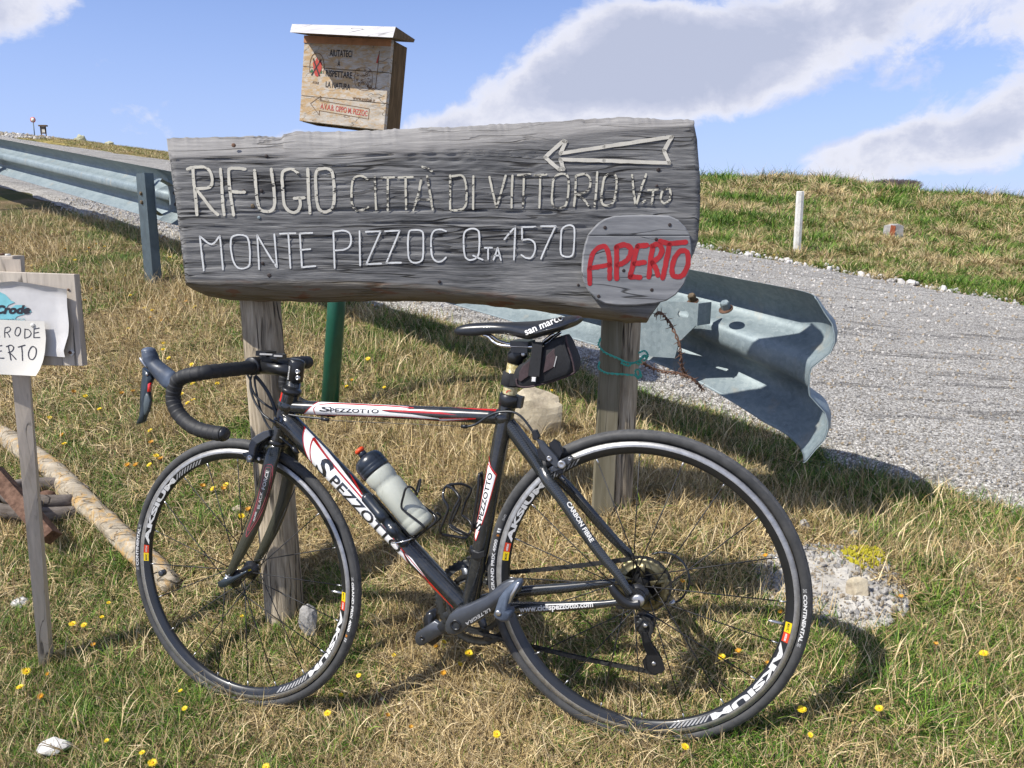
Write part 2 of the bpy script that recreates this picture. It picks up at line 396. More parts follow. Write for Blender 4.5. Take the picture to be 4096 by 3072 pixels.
M['fresh_wood'] = simple('fresh_wood', (.42, .20, .09), .7, nz=.2, nscale=30)
def bark_extra(nt, oc, c, broad):
    n1 = noise_n(nt, oc, 16, 5, .7)
    c = mixc(nt, ramp(nt, n1, [(.5, (0, 0, 0)), (.6, (1, 1, 1))]), c, (.42, .27, .11, 1))
    n2 = noise_n(nt, oc, 34, 4, .7)
    return mixc(nt, ramp(nt, n2, [(.62, (0, 0, 0)), (.67, (.9, .9, .9))]), c, (.06, .04, .025, 1))
M['fallen_log'] = wood_mat('fallen_log', [(.17, .14, .10), (.28, .24, .18), (.38, .33, .25), (.5, .45, .36)], 0, 110, 8, .7, 1.0, .004, extra=bark_extra)
def chipped(name, c, under, thr=.55, scale=90, rough=.6):
    """paint that has flaked off in places and shows the dark timber of the groove"""
    m, nt, b = new_mat(name); oc = objco(nt)
    n1 = noise_n(nt, mapping(nt, oc, (.45, 1, 1.5)), scale, 3, .65, .3)
    n2 = noise_n(nt, oc, 9, 2, .5)
    s = math_n(nt, 'ADD', math_n(nt, 'MULTIPLY', n1, .75), math_n(nt, 'MULTIPLY', n2, .25))
    f = ramp(nt, s, [(thr-.012, (0, 0, 0)), (thr+.012, (1, 1, 1))])
    tint = ramp(nt, noise_n(nt, oc, 25, 3), [(.35, tuple(x*.82 for x in c)), (.65, c)])
    nt.links.new(mixc(nt, f, tint, under), b.inputs['Base Color']); b.inputs['Roughness'].default_value = rough
    bump(nt, b, f, -.6, .0015); return m
M['cream_paint'] = chipped('cream_paint', (.62, .59, .50), (.035, .033, .03), .575)
M['arrow_paint'] = chipped('arrow_paint', (.62, .59, .51), (.045, .043, .04), .64)
M['cream_worn'] = chipped('cream_worn', (.60, .57, .47), (.045, .042, .038), .535)
M['white_paint'] = chipped('white_paint', (.70, .71, .70), (.10, .10, .10), .62)
M['red_letter'] = chipped('red_letter', (.42, .015, .02), (.30, .05, .05), .66)
M['black_print'] = simple('black_print', (.035, .032, .03), .8, nz=.4, nscale=200)
M['brown_print'] = simple('brown_print', (.13, .07, .03), .8, nz=.3, nscale=200)
M['red_print'] = simple('red_print', (.42, .055, .04), .8, nz=.2, nscale=200)
M['green_print'] = simple('green_print', (.03, .12, .05), .8)
def galv():
    m, nt, b = new_mat('galvanised_steel'); oc = objco(nt)
    v = vor_n(nt, oc, 90, out='Color'); n1 = noise_n(nt, oc, 7, 5, .6); n2 = noise_n(nt, mapping(nt, oc, (3, 3, .6)), 12, 4, .7)
    hs = nt.nodes.new('ShaderNodeSeparateColor'); nt.links.new(v, hs.inputs[0])
    s = math_n(nt, 'ADD', math_n(nt, 'MULTIPLY', n1, .55), math_n(nt, 'ADD', math_n(nt, 'MULTIPLY', hs.outputs[0], .16), math_n(nt, 'MULTIPLY', n2, .3)))
    c = ramp(nt, s, [(.3, (.135, .175, .195)), (.5, (.195, .245, .265)), (.7, (.26, .31, .325))])
    st = noise_n(nt, mapping(nt, oc, (1.5, 1.5, .35), loc=(4, 4, 4)), 9, 4, .6)
    c = mixc(nt, ramp(nt, st, [(.6, (0, 0, 0)), (.75, (.55,)*3)]), c, (.33, .29, .22, 1))
    sc_ = noise_n(nt, oc, 45, 2, .5, 2.5)
    scr = ramp(nt, math_n(nt, 'ABSOLUTE', math_n(nt, 'SUBTRACT', sc_, .5)), [(0, (.5,)*3), (.004, (0, 0, 0))])
    c = mixc(nt, scr, c, (.6, .62, .62, 1))
    nt.links.new(c, b.inputs['Base Color']); b.inputs['Metallic'].default_value = .2; b.inputs['Roughness'].default_value = .58
    bump(nt, b, math_n(nt, 'ADD', n1, math_n(nt, 'MULTIPLY', hs.outputs[0], .04)), .35, .004); return m
M['galv'] = galv()
M['post_steel'] = simple('post_steel', (.085, .115, .13), .5, .4, nz=.25, nscale=14, bmp=.2)
M['bolt'] = simple('bolt', (.16, .12, .075), .55, .5, nz=.4, nscale=60)
M['rust'] = simple('rust', (.10, .042, .02), .9, .2, nz=.55, nscale=45, bmp=.6, tint=(.13, .075, .05))
M['dark_iron'] = simple('dark_iron', (.045, .033, .03), .6, .3, nz=.5, nscale=35, bmp=.5)
M['green_metal'] = simple('green_metal', (.006, .085, .052), .38, 0, .2, nz=.12, nscale=30)
M['green_wire'] = simple('green_wire', (.05, .38, .30), .5, nz=.2)
def rock_mat(name, a, b_, c_, scale=10):
    m, nt, b = new_mat(name); oc = objco(nt)
    n1 = noise_n(nt, oc, scale, 8, .65); n2 = noise_n(nt, oc, scale*7, 5, .7)
    c = ramp(nt, math_n(nt, 'ADD', math_n(nt, 'MULTIPLY', n1, .65), math_n(nt, 'MULTIPLY', n2, .35)), [(.36, a), (.5, b_), (.62, c_)])
    nt.links.new(c, b.inputs['Base Color']); b.inputs['Roughness'].default_value = .92
    bump(nt, b, math_n(nt, 'ADD', n1, math_n(nt, 'MULTIPLY', n2, .5)), .8, .006); return m
M['cream_rock'] = rock_mat('cream_rock', (.27, .225, .17), (.46, .40, .29), (.55, .49, .37))
M['grey_rock'] = rock_mat('grey_rock', (.16, .155, .15), (.30, .29, .275), (.42, .41, .385))
M['white_rock'] = rock_mat('white_rock', (.40, .38, .35), (.6, .59, .57), (.72, .71, .69))
M['far_rock'] = rock_mat('far_rock', (.2, .2, .13), (.42, .42, .30), (.5, .5, .38), 3)
M['moss'] = rock_mat('moss', (.035, .025, .008), (.10, .075, .028), (.17, .13, .05), 60)
M['yellow_rock'] = rock_mat('yellow_rock', (.40, .36, .06), (.62, .55, .02), (.72, .64, .05), 25)
M['concrete'] = rock_mat('concrete', (.22, .20, .17), (.42, .40, .36), (.55, .53, .49), 12)
M['post_white'] = rock_mat('post_white', (.42, .41, .37), (.60, .59, .55), (.68, .67, .63), 14)

# ------------------------------------------------------------------ terrain: s runs along the guardrail uphill, d across it towards the road
R_S = [(-60, -4), (-20, -1.3), (-6, -.25), (0, .235), (.65, .295), (1.3, .335), (1.9, .42), (3.28, .61), (6.6, 1.02), (11.4, 1.585), (20, 2.61), (30, 3.76), (36, 4.4), (42, 4.9), (50, 5.2), (80, 4.6), (200, -3), (900, -60)]
H_D = [(-400, -90), (-30, -6), (-8, -2.2), (-1, -.80), (.4, -.63), (.9, -.53), (1.08, -.44), (1.35, -.33), (1.7, -.16), (2.1, -.09), (2.5, -.055), (2.73, -.01), (2.9, -.0), (7.85, 0)]
F_A = [(7.85, 0), (8.6, .06), (10.9, .2), (14, .46), (17, .66), (20, .68), (26, .3), (40, -2), (90, -14), (400, -60)]
F_B = [(7.85, 0), (10, -.08), (13, -.28), (20, -1.2), (30, -3), (60, -8), (400, -60)]
def pw(x, T): a = np.array(T); return np.interp(x, a[:, 0], a[:, 1])
def spw(x, T, w):  # smoothed piecewise profile
    return (pw(x-w, T)+pw(x-w/2, T)+pw(x, T)*2+pw(x+w/2, T)+pw(x+w, T))/6
R2 = math.sqrt(.5)
def sd(x, y): return (y-x)*R2, (x+y)*R2
def xy(s, d): return (d-s)*R2, (s+d)*R2
def vnoise(x, y, seed=0):
    x = np.asarray(x, float); y = np.asarray(y, float)
    xi = np.floor(x).astype(np.int64); yi = np.floor(y).astype(np.int64); xf = x-xi; yf = y-yi
    def h(a, b):
        n = (a*374761393+b*668265263+seed*982451653) & 0xffffffff; n = ((n ^ (n >> 13))*1274126177) & 0xffffffff
        return ((n ^ (n >> 16)) & 0xffff)/65535.0
    u = xf*xf*(3-2*xf); v = yf*yf*(3-2*yf)
    return (h(xi, yi)*(1-u)+h(xi+1, yi)*u)*(1-v)+(h(xi, yi+1)*(1-u)+h(xi+1, yi+1)*u)*v
def fbm(x, y, sc_, oc=4, seed=0):
    t = 0; a = .5; f = sc_
    for k in range(oc): t = t+a*(vnoise(x*f, y*f, seed+k*17)-.5); a *= .5; f *= 2.03
    return t
def sstep(a, b, x): t = np.clip((x-a)/(b-a), 0, 1); return t*t*(3-2*t)
def base_z(x, y):
    s, d = sd(x, y); z = spw(s, R_S, .35)+spw(d, H_D, .12)
    k = sstep(8, 20, s); f = spw(d, F_A, .6)*(1-k)+spw(d, F_B, .6)*k
    z = z+np.where(d > 7.3, f, 0)
    onroad = sstep(2.5, 2.9, d)*(1-sstep(7.6, 8.1, d))
    amp = .035*sstep(.2, 1.5, np.hypot(x, y))*(1-onroad)
    z = z+fbm(x, y, 3.1, 3, 5)*amp*1.6+fbm(x, y, 11, 2, 9)*amp*.55*(np.hypot(x, y) < 12)
    z = z+fbm(x, y, .35, 3, 2)*.5*sstep(8.2, 14, d)
    far = sstep(45, 90, np.hypot(x, y))
    return z-onroad*.035
CTRL = []   # (x, y, z) anchors
def solve_anchor():
    A = np.array(CTRL); r = A[:, 2]-base_z(A[:, 0], A[:, 1])
    K = np.exp(-((A[:, None, 0]-A[None, :, 0])**2+(A[:, None, 1]-A[None, :, 1])**2)/(2*.2**2))
    return A, np.linalg.solve(K+1e-4*np.eye(len(A)), r)
ANC = None
def gz(x, y):
    x = np.asarray(x, float); y = np.asarray(y, float); z = base_z(x, y)
    if ANC is not None:
        A, w = ANC
        for (ax_, ay_, _), k in zip(A, w): z = z+k*np.exp(-((x-ax_)**2+(y-ay_)**2)/(2*.2**2))
    return z
def ground_hit(u, v, y0=1.2, y1=60):
    d = ray(u, v); Y = np.geomspace(y0, y1, 1500); P = C0[None]+d[None]*(Y/d[1])[:, None]
    g = gz(P[:, 0], P[:, 1])-P[:, 2]; i = np.argmax(g > 0)
    return P[i] if g[i] > 0 else None

# wheels as surveyed
Rc = c2w((.26563, .42252, 1.71073)); nb = unit(cd2w((-.32493, .13500, -1)))
Fc = c2w((-.65946, .46417, 2.02707)); nf = unit(cd2w((-.38371, .09029, -1)))
def wheel_axes(n):
    e1 = unit(np.array([-1, 0, 0])-n*(-n[0])); e2 = np.cross(n, e1)  # e1 towards the front (left), e2 up or down
    if e2[2] < 0: e2 = -e2
    return e1, e2
rb = Rc+unit(np.array([0, 0, -1.])-nb*(-nb[2]))*.334; fb = Fc+unit(np.array([0, 0, -1.])-nf*(-nf[2]))*.334
CTRL += [(rb[0], rb[1], rb[2]+.004), (fb[0], fb[1], fb[2]+.004)]
for (u, v, Y) in [(615, 1328, 2.18), (1318, 1098, 2.22), (98, 1445, 2.08)]:
    p = atY(u*1.85172, v*1.85172, Y); CTRL.append((p[0], p[1], p[2]))
ANC = solve_anchor()

def build_ground():
    xs = np.concatenate([-np.geomspace(400, 3.2, 70), np.linspace(-3.1, 2.6, 150), np.geomspace(2.7, 400, 60)])
    ys = np.concatenate([np.linspace(-8, .9, 14), np.linspace(1.0, 5, 130), np.geomspace(5.05, 14, 70), np.geomspace(14.3, 60, 70), np.geomspace(63, 700, 24)])
    Xg, Yg = np.meshgrid(xs, ys); Zg = gz(Xg, Yg)
    V = np.stack([Xg.ravel(), Yg.ravel(), Zg.ravel()], 1); w = len(xs)
    F = [(j*w+i, j*w+i+1, (j+1)*w+i+1, (j+1)*w+i) for j in range(len(ys)-1) for i in range(w-1)]
    m, nt, b = new_mat('meadow_soil'); oc = objco(nt)
    n1 = noise_n(nt, oc, 1.7, 5, .6); n2 = noise_n(nt, oc, 30, 5, .7); n3 = noise_n(nt, oc, 240, 3, .7)
    dry = ramp(nt, math_n(nt, 'ADD', math_n(nt, 'MULTIPLY', n2, .5), math_n(nt, 'MULTIPLY', n3, .5)), [(.36, (.06, .042, .022)), (.5, (.20, .145, .08)), (.64, (.40, .31, .17))])
    grn = ramp(nt, n3, [(.35, (.022, .034, .008)), (.65, (.075, .10, .022))])
    c = mixc(nt, ramp(nt, math_n(nt, 'ADD', math_n(nt, 'MULTIPLY', n1, .6), math_n(nt, 'MULTIPLY', n2, .4)), [(.46, (0, 0, 0)), (.56, (.8,)*3)]), dry, grn)
    # far slopes: dry ochre pasture and pale scree
    vl = nt.nodes.new('ShaderNodeVectorMath'); vl.operation = 'LENGTH'; nt.links.new(oc, vl.inputs[0])
    fr = nt.nodes.new('ShaderNodeMapRange'); fr.inputs[1].default_value = 14; fr.inputs[2].default_value = 24; nt.links.new(vl.outputs[1], fr.inputs[0])
    past = ramp(nt, noise_n(nt, oc, .6, 8, .7), [(.38, (.19, .20, .05)), (.5, (.36, .29, .09)), (.64, (.46, .35, .13))])
    c = mixc(nt, fr.outputs[0], c, past)
    nt.links.new(c, b.inputs['Base Color']); b.inputs['Roughness'].default_value = .95; b.inputs['Specular IOR Level'].default_value = .1
    bump(nt, b, math_n(nt, 'ADD', n2, n3), .7, .012)
    o = mk('ground', V, F, m, origin=(0, 0, 0)); tag(o, kind='structure'); return o
build_ground()

def gravel_mat():
    m, nt, b = new_mat('gravel_road'); oc = objco(nt)
    va = vor_n(nt, oc, 95, out='Color'); da = vor_n(nt, oc, 95); vb = vor_n(nt, oc, 210, out='Color'); db = vor_n(nt, oc, 210)
    sa = nt.nodes.new('ShaderNodeSeparateColor'); nt.links.new(va, sa.inputs[0]); sb = nt.nodes.new('ShaderNodeSeparateColor'); nt.links.new(vb, sb.inputs[0])
    st = ramp(nt, math_n(nt, 'ADD', math_n(nt, 'MULTIPLY', sa.outputs[0], .55), math_n(nt, 'MULTIPLY', sb.outputs[0], .45)),
              [(.15, (.33, .31, .275)), (.4, (.60, .575, .53)), (.62, (.76, .735, .685)), (.85, (.88, .86, .81))])
    gap = ramp(nt, math_n(nt, 'ADD', math_n(nt, 'MULTIPLY', da, .6), math_n(nt, 'MULTIPLY', db, .5)), [(.34, (1, 1, 1)), (.68, (.40, .39, .37))])
    c = mixc(nt, 1.0, st, gap, 'MULTIPLY')
    # dark streaks where the tar shows between the loose chips; they run along the road
    tar = noise_n(nt, mapping(nt, oc, (1, 1, 1), rot=(0, 0, math.radians(-45)), loc=(0, 0, 0)), 1, 2)
    mp = mapping(nt, oc, (1.2, 7, 1), rot=(0, 0, math.radians(45)))
    tar = noise_n(nt, mp, 1.5, 7, .75)
    c = mixc(nt, ramp(nt, tar, [(.53, (0, 0, 0)), (.62, (.62,)*3)]), c, (.06, .058, .055, 1))
    wide = noise_n(nt, mapping(nt, oc, (.6, 2.2, 1), rot=(0, 0, math.radians(45)), loc=(5, 5, 0)), .9, 4, .6)
    c = mixc(nt, ramp(nt, wide, [(.35, (0, 0, 0)), (.7, (.45,)*3)]), c, mixc(nt, 1, c, (.62, .62, .63, 1), 'MULTIPLY'))
    nt.links.new(c, b.inputs['Base Color']); b.inputs['Roughness'].default_value = .93; b.inputs['Specular IOR Level'].default_value = .2
    hgt = math_n(nt, 'SUBTRACT', sa.outputs[1], math_n(nt, 'ADD', math_n(nt, 'MULTIPLY', da, 1.1), math_n(nt, 'MULTIPLY', db, .8)))
    bump(nt, b, hgt, .9, .006); return m
M['gravel'] = gravel_mat()
def road_z(s, d):
    x, y = xy(s, d)
    return spw(s, R_S, .35)+.012+fbm(s*1.0, d*1.6, 1.6, 3, 31)*.04
def build_road():
    ss = np.concatenate([np.linspace(-14, -1, 40), np.linspace(-.95, 9, 160), np.geomspace(9.1, 60, 90)]); nd = 60; V = []
    for s in ss:
        e0 = 2.70+float(fbm(s, 0, 1.3, 4, 3))*.28-.10*math.exp(-((s-.9)/.5)**2); e1 = 7.85+float(fbm(s, 9, .9, 4, 4))*.35
        if s > 15: e1 = e1-.6*sstep(15, 25, s)
        for k in range(nd+1):
            t = k/nd; d = e0+(e1-e0)*t; x, y = xy(s, d)
            edge = min(t, 1-t)*(e1-e0)
            z = float(road_z(s, d))-.05*max(0, 1-edge/.10)
            V.append((x, y, z))
    w = nd+1; F = [(j*w+i, j*w+i+1, (j+1)*w+i+1, (j+1)*w+i) for j in range(len(ss)-1) for i in range(nd)]
    tag(mk('road', V, F, M['gravel'], origin=(0, 0, 0)), kind='structure')
build_road()

# ------------------------------------------------------------------ scattering by geometry nodes (only for what nobody could count)
src = bpy.data.collections.new('scatter_sources')
def scatter(name, label, pts, rots, scl, idx, sources, kind_label=True):
    sub = bpy.data.collections.new(name+'_sources')
    for k, (V, F, C, mat) in enumerate(sources):
        me = bpy.data.meshes.new(f'{name}_piece_{k:02d}'); me.from_pydata([tuple(v) for v in V], [], F); me.materials.append(mat)
        if C is not None:
            at = me.color_attributes.new('Col', 'FLOAT_COLOR', 'POINT'); at.data.foreach_set('color', np.concatenate([C, np.ones((len(C), 1))], 1).astype(np.float32).ravel())
        me.update(); ob = bpy.data.objects.new(f'{name}_piece_{k:02d}', me); sub.objects.link(ob)
    me = bpy.data.meshes.new(name); me.from_pydata([tuple(p) for p in pts], [], [])
    a = me.attributes.new('rot', 'FLOAT_VECTOR', 'POINT'); a.data.foreach_set('vector', np.asarray(rots, np.float32).ravel())
    a = me.attributes.new('scl', 'FLOAT', 'POINT'); a.data.foreach_set('value', np.asarray(scl, np.float32))
    a = me.attributes.new('idx', 'INT', 'POINT'); a.data.foreach_set('value', np.asarray(idx, np.int32))
    o = bpy.data.objects.new(name, me); col.objects.link(o)
    ng = bpy.data.node_groups.new(name+'_nodes', 'GeometryNodeTree')
    ng.interface.new_socket('Geometry', in_out='INPUT', socket_type='NodeSocketGeometry'); ng.interface.new_socket('Geometry', in_out='OUTPUT', socket_type='NodeSocketGeometry')
    gi = ng.nodes.new('NodeGroupInput'); go = ng.nodes.new('NodeGroupOutput'); ip = ng.nodes.new('GeometryNodeInstanceOnPoints')
    ci = ng.nodes.new('GeometryNodeCollectionInfo'); ci.inputs[0].default_value = sub; ci.inputs[1].default_value = True; ci.inputs[2].default_value = True
    def na(nm, t): n = ng.nodes.new('GeometryNodeInputNamedAttribute'); n.data_type = t; n.inputs[0].default_value = nm; return n.outputs[0]
    ng.links.new(gi.outputs[0], ip.inputs['Points']); ng.links.new(ci.outputs[0], ip.inputs['Instance']); ip.inputs['Pick Instance'].default_value = True
    ng.links.new(na('idx', 'INT'), ip.inputs['Instance Index']); ng.links.new(na('rot', 'FLOAT_VECTOR'), ip.inputs['Rotation']); ng.links.new(na('scl', 'FLOAT'), ip.inputs['Scale'])
    ng.links.new(ip.outputs[0], go.inputs[0])
    md = o.modifiers.new('scatter', 'NODES'); md.node_group = ng
    return tag(o, label, kind='stuff')
def blade_mat():
    m, nt, b = new_mat('grass_blades')
    at = nt.nodes.new('ShaderNodeAttribute'); at.attribute_name = 'Col'
    oi = nt.nodes.new('ShaderNodeObjectInfo')
    v = nt.nodes.new('ShaderNodeMapRange'); v.inputs[3].default_value = .78; v.inputs[4].default_value = 1.22; nt.links.new(oi.outputs['Random'], v.inputs[0])
    mul = nt.nodes.new('ShaderNodeVectorMath'); mul.operation = 'SCALE'; nt.links.new(at.outputs[0], mul.inputs[0]); nt.links.new(v.outputs[0], mul.inputs[3])
    nt.links.new(mul.outputs[0], b.inputs['Base Color']); b.inputs['Roughness'].default_value = .62; b.inputs['Specular IOR Level'].default_value = .3
    return m
M['blades'] = blade_mat()
DRY = np.array([[.54, .42, .22], [.46, .345, .165], [.35, .25, .11], [.64, .52, .31], [.17, .12, .065], [.25, .185, .11], [.48, .37, .14]])
GRN = np.array([[.075, .16, .014], [.055, .125, .012], [.12, .21, .02], [.17, .25, .035], [.03, .08, .012]])
def tuft(n, rad, hmin, hmax, lean, droop, pal, wid, mixg=0., seed=0, lay=0., root=0.0):
    r = np.random.default_rng(seed); V = []; F = []; C = []
    for i in range(n):
        a = r.uniform(0, 2*math.pi); q = rad*math.sqrt(r.uniform()); bx, by = q*math.cos(a), q*math.sin(a)
        L = r.uniform(hmin, hmax); th = r.uniform(0, 2*math.pi) if r.uniform() > .35 or root == 0 else a+r.normal()*.5
        if root: th = a+r.normal()*.6
        ln = abs(r.normal())*lean+(lay if r.uniform() < .8 else 0); dr = droop*r.uniform(.4, 1.4)
        w = wid*r.uniform(.6, 1.3); p = np.array([bx, by, -.004]); hd = np.array([math.cos(th), math.sin(th), 0]); sd_ = np.array([-hd[1], hd[0], 0])
        twist = r.uniform(-.6, .6); sd_ = sd_*math.cos(twist)+np.array([0, 0, 1])*math.sin(twist)
        c = (GRN if r.uniform() < mixg else pal)[r.integers(0, len(pal) if mixg == 0 else 5)]*r.uniform(.8, 1.2)
        b0 = len(V); nseg = 3; side = r.normal()*.8
        for k in range(nseg+1):
            t = k/nseg; ww = w*(1-t*.75)
            if k < nseg: V += [p-sd_*ww/2, p+sd_*ww/2]; C += [c, c]
            else: V.append(p.copy()); C.append(c)
            ang = min(1.62, ln+dr*(t+.33)); d_ = hd*math.sin(ang)+np.array([0, 0, math.cos(ang)])+sd_*side*t
            p = p+d_*L/nseg
            p[2] = max(p[2], .001+.006*r.uniform())
        for k in range(nseg-1): F.append((b0+2*k, b0+2*k+1, b0+2*k+3, b0+2*k+2))
        F.append((b0+2*nseg-2, b0+2*nseg-1, b0+2*nseg))
    return V, F, np.array(C), M['blades']
def normal_rot(x, y, z_rot):
    e = .04; gx = (gz(x+e, y)-gz(x-e, y))/(2*e); gy = (gz(x, y+e)-gz(x, y-e))/(2*e)
    k = .7
    # tilt to the slope, then spin: euler XYZ of Rx*Ry with z spin first
    from mathutils import Matrix
    out = np.zeros((len(x), 3))
    for i in range(len(x)):
        n = Vector((-gx[i]*k, -gy[i]*k, 1)).normalized(); q = Vector((0, 0, 1)).rotation_difference(n)
        e_ = (q.to_matrix() @ Matrix.Rotation(z_rot[i], 3, 'Z')).to_euler(); out[i] = (e_.x, e_.y, e_.z)
    return out
PATCHES = []   # (x, y, r): bare stony patches kept clear of grass
def in_view(x, y, m=.25):
    return (np.abs(x) < (.62*y+.35+m)) & (y > 1.05)
def sample(n, ymin, ymax, dmin, dmax, smin=-50, smax=90, power=1.0):
    """random ground points, denser near the camera"""
    X, Y = [], []; tot = 0
    while tot < n:
        y = ymin*(ymax/ymin)**rng.uniform(0, 1, n*2) if power == 1 else rng.uniform(ymin, ymax, n*2)
        x = rng.uniform(-1, 1, n*2)*(.62*y+.45); s, d = sd(x, y)
        k = (d > dmin+.0) & (d < dmax) & (s > smin) & (s < smax)
        X.append(x[k]); Y.append(y[k]); tot += k.sum()
    return np.concatenate(X)[:n], np.concatenate(Y)[:n]
def clear(x, y):
    k = np.ones(len(x), bool)
    for (px, py, r) in PATCHES: k &= np.hypot(x-px, (y-py)*1.0) > r*(.8+.5*vnoise(x*23, y*23, 77))
    return k
def greenness(x, y):
    s, d = sd(x, y)
    g = .56+2.0*fbm(x, y, 1.5, 4, 40)+1.1*fbm(x, y, 6, 3, 60)
    g = g+.38*np.exp(-((d-2.45)/.32)**2)*(s > -1)+.10*sstep(1.75, 1.35, y)+.12*sstep(.3, 1.3, x)*(y < 2.4)
    g = g-.22*np.exp(-((x+.15)/.75)**2-((y-2.75)/.75)**2)-.18*sstep(3.2, 4.8, y)*(d < 2.1)*sstep(-.8, -1.8, x)
    return g
def road_edge(s): return 2.70+fbm(s, np.zeros_like(s), 1.3, 4, 3)*.28-.10*np.exp(-((s-.9)/.5)**2)
def build_grass():
    S = [tuft(230, .11, .025, .075, .35, .5, DRY, .0026, 0, 1, lay=1.25), tuft(230, .12, .02, .08, .4, .7, DRY, .0022, .10, 2, lay=1.15), tuft(200, .11, .03, .10, .3, .4, DRY, .0030, .05, 3, lay=1.35),
         tuft(170, .10, .018, .045, .5, .5, GRN, .0028, 0, 4), tuft(160, .10, .02, .055, .6, .7, GRN, .0026, 0, 5), tuft(180, .10, .02, .06, .6, .7, DRY, .0026, .55, 6, lay=.3),
         tuft(110, .035, .06, .14, .5, 1.8, DRY, .0027, .06, 7, root=1), tuft(80, .03, .08, .16, .5, 1.9, DRY, .0026, 0, 8, root=1),
         tuft(60, .03, .04, .085, .4, .9, GRN, .0034, 0, 9, root=1), tuft(45, .025, .05, .11, .35, .9, GRN, .0036, 0, 10, root=1)]
    X = []; Y = []; I = []; Sc = []
    def put(x, y, idx, sc_): X.append(x); Y.append(y); I.append(idx); Sc.append(sc_)
    # near bank
    n = 5200; x, y = sample(n, 1.15, 7.5, -3.5, 2.95, -2, 9)
    s, d = sd(x, y); k = (d < road_edge(s)-.02+.10*(rng.uniform(size=n)**2)) & clear(x, y); x, y = x[k], y[k]; g = greenness(x, y)+rng.normal(0, .13, len(x))
    idx = np.where(g > .5, rng.choice([3, 4, 5, 5], len(x)), rng.choice([0, 1, 2], len(x)))
    put(x, y, idx, rng.uniform(.7, 1.15, len(x))*np.clip(.75+.12*y, .8, 1.35))
    # thatch everywhere under the green
    x, y = sample(2300, 1.15, 7.5, -3.5, 2.9, -2, 9); s, d = sd(x, y); k = (d < road_edge(s)-.05) & clear(x, y); x, y = x[k], y[k]
    put(x, y, rng.choice([0, 1, 2], len(x)), rng.uniform(.8, 1.25, len(x))*np.clip(.75+.12*y, .8, 1.35))
    # longer clumps
    x, y = sample(620, 1.3, 7.5, -3.5, 2.6, -1.5, 9); k = clear(x, y) & (vnoise(x*2.3, y*2.3, 91) > .42); x, y = x[k], y[k]; g = greenness(x, y)+rng.normal(0, .2, len(x))
    put(x, y, np.where(g > .62, rng.choice([8, 9], len(x)), rng.choice([6, 7, 8], len(x), p=[.5, .3, .2])), rng.uniform(.55, 1.05, len(x)))
    x, y = sample(900, 1.15, 7.5, -3.5, 2.75, -1.5, 9); k = clear(x, y); x, y = x[k], y[k]; g = greenness(x, y)+rng.normal(0, .15, len(x)); k = g > .5; x, y = x[k], y[k]
    put(x, y, rng.choice([8, 9], len(x)), rng.uniform(.4, .95, len(x)))
    X = np.concatenate(X); Y = np.concatenate(Y); I = np.concatenate(I); Sc = np.concatenate(Sc)
    P = np.stack([X, Y, gz(X, Y)-.002], 1)
    scatter('bank_grass', 'straw and short green grass covering the bank below the guardrail', P, normal_rot(X, Y, rng.uniform(0, 6.28, len(X))), Sc, I, S)
    # meadow across the road
    S2 = [tuft(150, .16, .03, .10, .5, .8, DRY, .006, .10, 21, lay=.7), tuft(150, .16, .03, .09, .5, .8, GRN, .006, 0, 22), tuft(150, .16, .04, .10, .5, .8, DRY, .006, .6, 23, lay=.3),
          tuft(120, .07, .10, .20, .5, 1.3, DRY, .006, .1, 24, root=1), tuft(90, .07, .08, .17, .4, .9, GRN, .008, 0, 25, root=1)]
    n = 6500; x, y = sample(n, 4.5, 30, 7.75, 24, -6, 16); s, d = sd(x, y); k = d > 7.80+fbm(s, np.full_like(s, 9.), .9, 4, 4)*.35; x, y = x[k], y[k]
    g = .50+1.5*fbm(x, y, .7, 4, 140)+.8*fbm(x, y, 3, 2, 160)+rng.normal(0, .12, len(x))
    idx = np.where(g > .52, rng.choice([1, 2], len(x)), rng.choice([0, 0, 2], len(x))); big = rng.uniform(size=len(x)) < .10
    idx = np.where(big, np.where(g > .52, 4, 3), idx)
    P = np.stack([x, y, gz(x, y)-.002], 1)
    scatter('meadow_grass', 'patchy green and straw coloured grass of the meadow across the road', P, normal_rot(x, y, rng.uniform(0, 6.28, len(x))), rng.uniform(.8, 1.3, len(x))*np.clip(y/9, .85, 2.2), idx, S2)
    # sparse tufts on the far left hill, where only the outline shows them
    n = 3000; x, y = sample(n, 14, 45, 7.3, 16, 16, 46); P = np.stack([x, y, gz(x, y)-.002], 1)
    scatter('hill_grass', 'dry ochre turf on the hill at the upper left', P, normal_rot(x, y, rng.uniform(0, 6.28, n)), rng.uniform(.7, 1.2, n), rng.choice([0, 0, 2, 0], n), S2)

# ------------------------------------------------------------------ helpers for marks that lie on a plane
def plane_map(p0, n, off=0.0):
    n = unit(n); p0 = np.asarray(p0, float)
    return lambda u, v: onp(u, v, p0+n*off, n)
def stroke_px(name, strokes, w, fmap, mat, parent, jit=.12, seed=0, thick=None):
    mb = MB()
    for k, st in enumerate(strokes):
        closed = False
        if isinstance(st, tuple): st, closed = st
        V, F = stroke_mesh(st, w, closed, 4, jit, seed+k)
        mb.add([fmap(a, b) for a, b in V], F)
    return mb.build(name, mat, parent, smooth=False)
def poly_px(name, pts, fmap, mat, parent):
    V = [fmap(a, b) for a, b in pts]
    return mk(name, V, [tuple(range(len(V)))], mat, parent, smooth=False)
def text_quad(name, s, bl, br, tl, fmap, mat, parent, shear=0.0):
    V, F, asp = text2d(s); bl, br, tl = map(np.array, (bl, br, tl)); e = br-bl; h = tl-bl
    return mk(name, [fmap(*(bl+e*x+h*y+e*(shear*y))) for x, y in V], F, mat, parent, smooth=False)
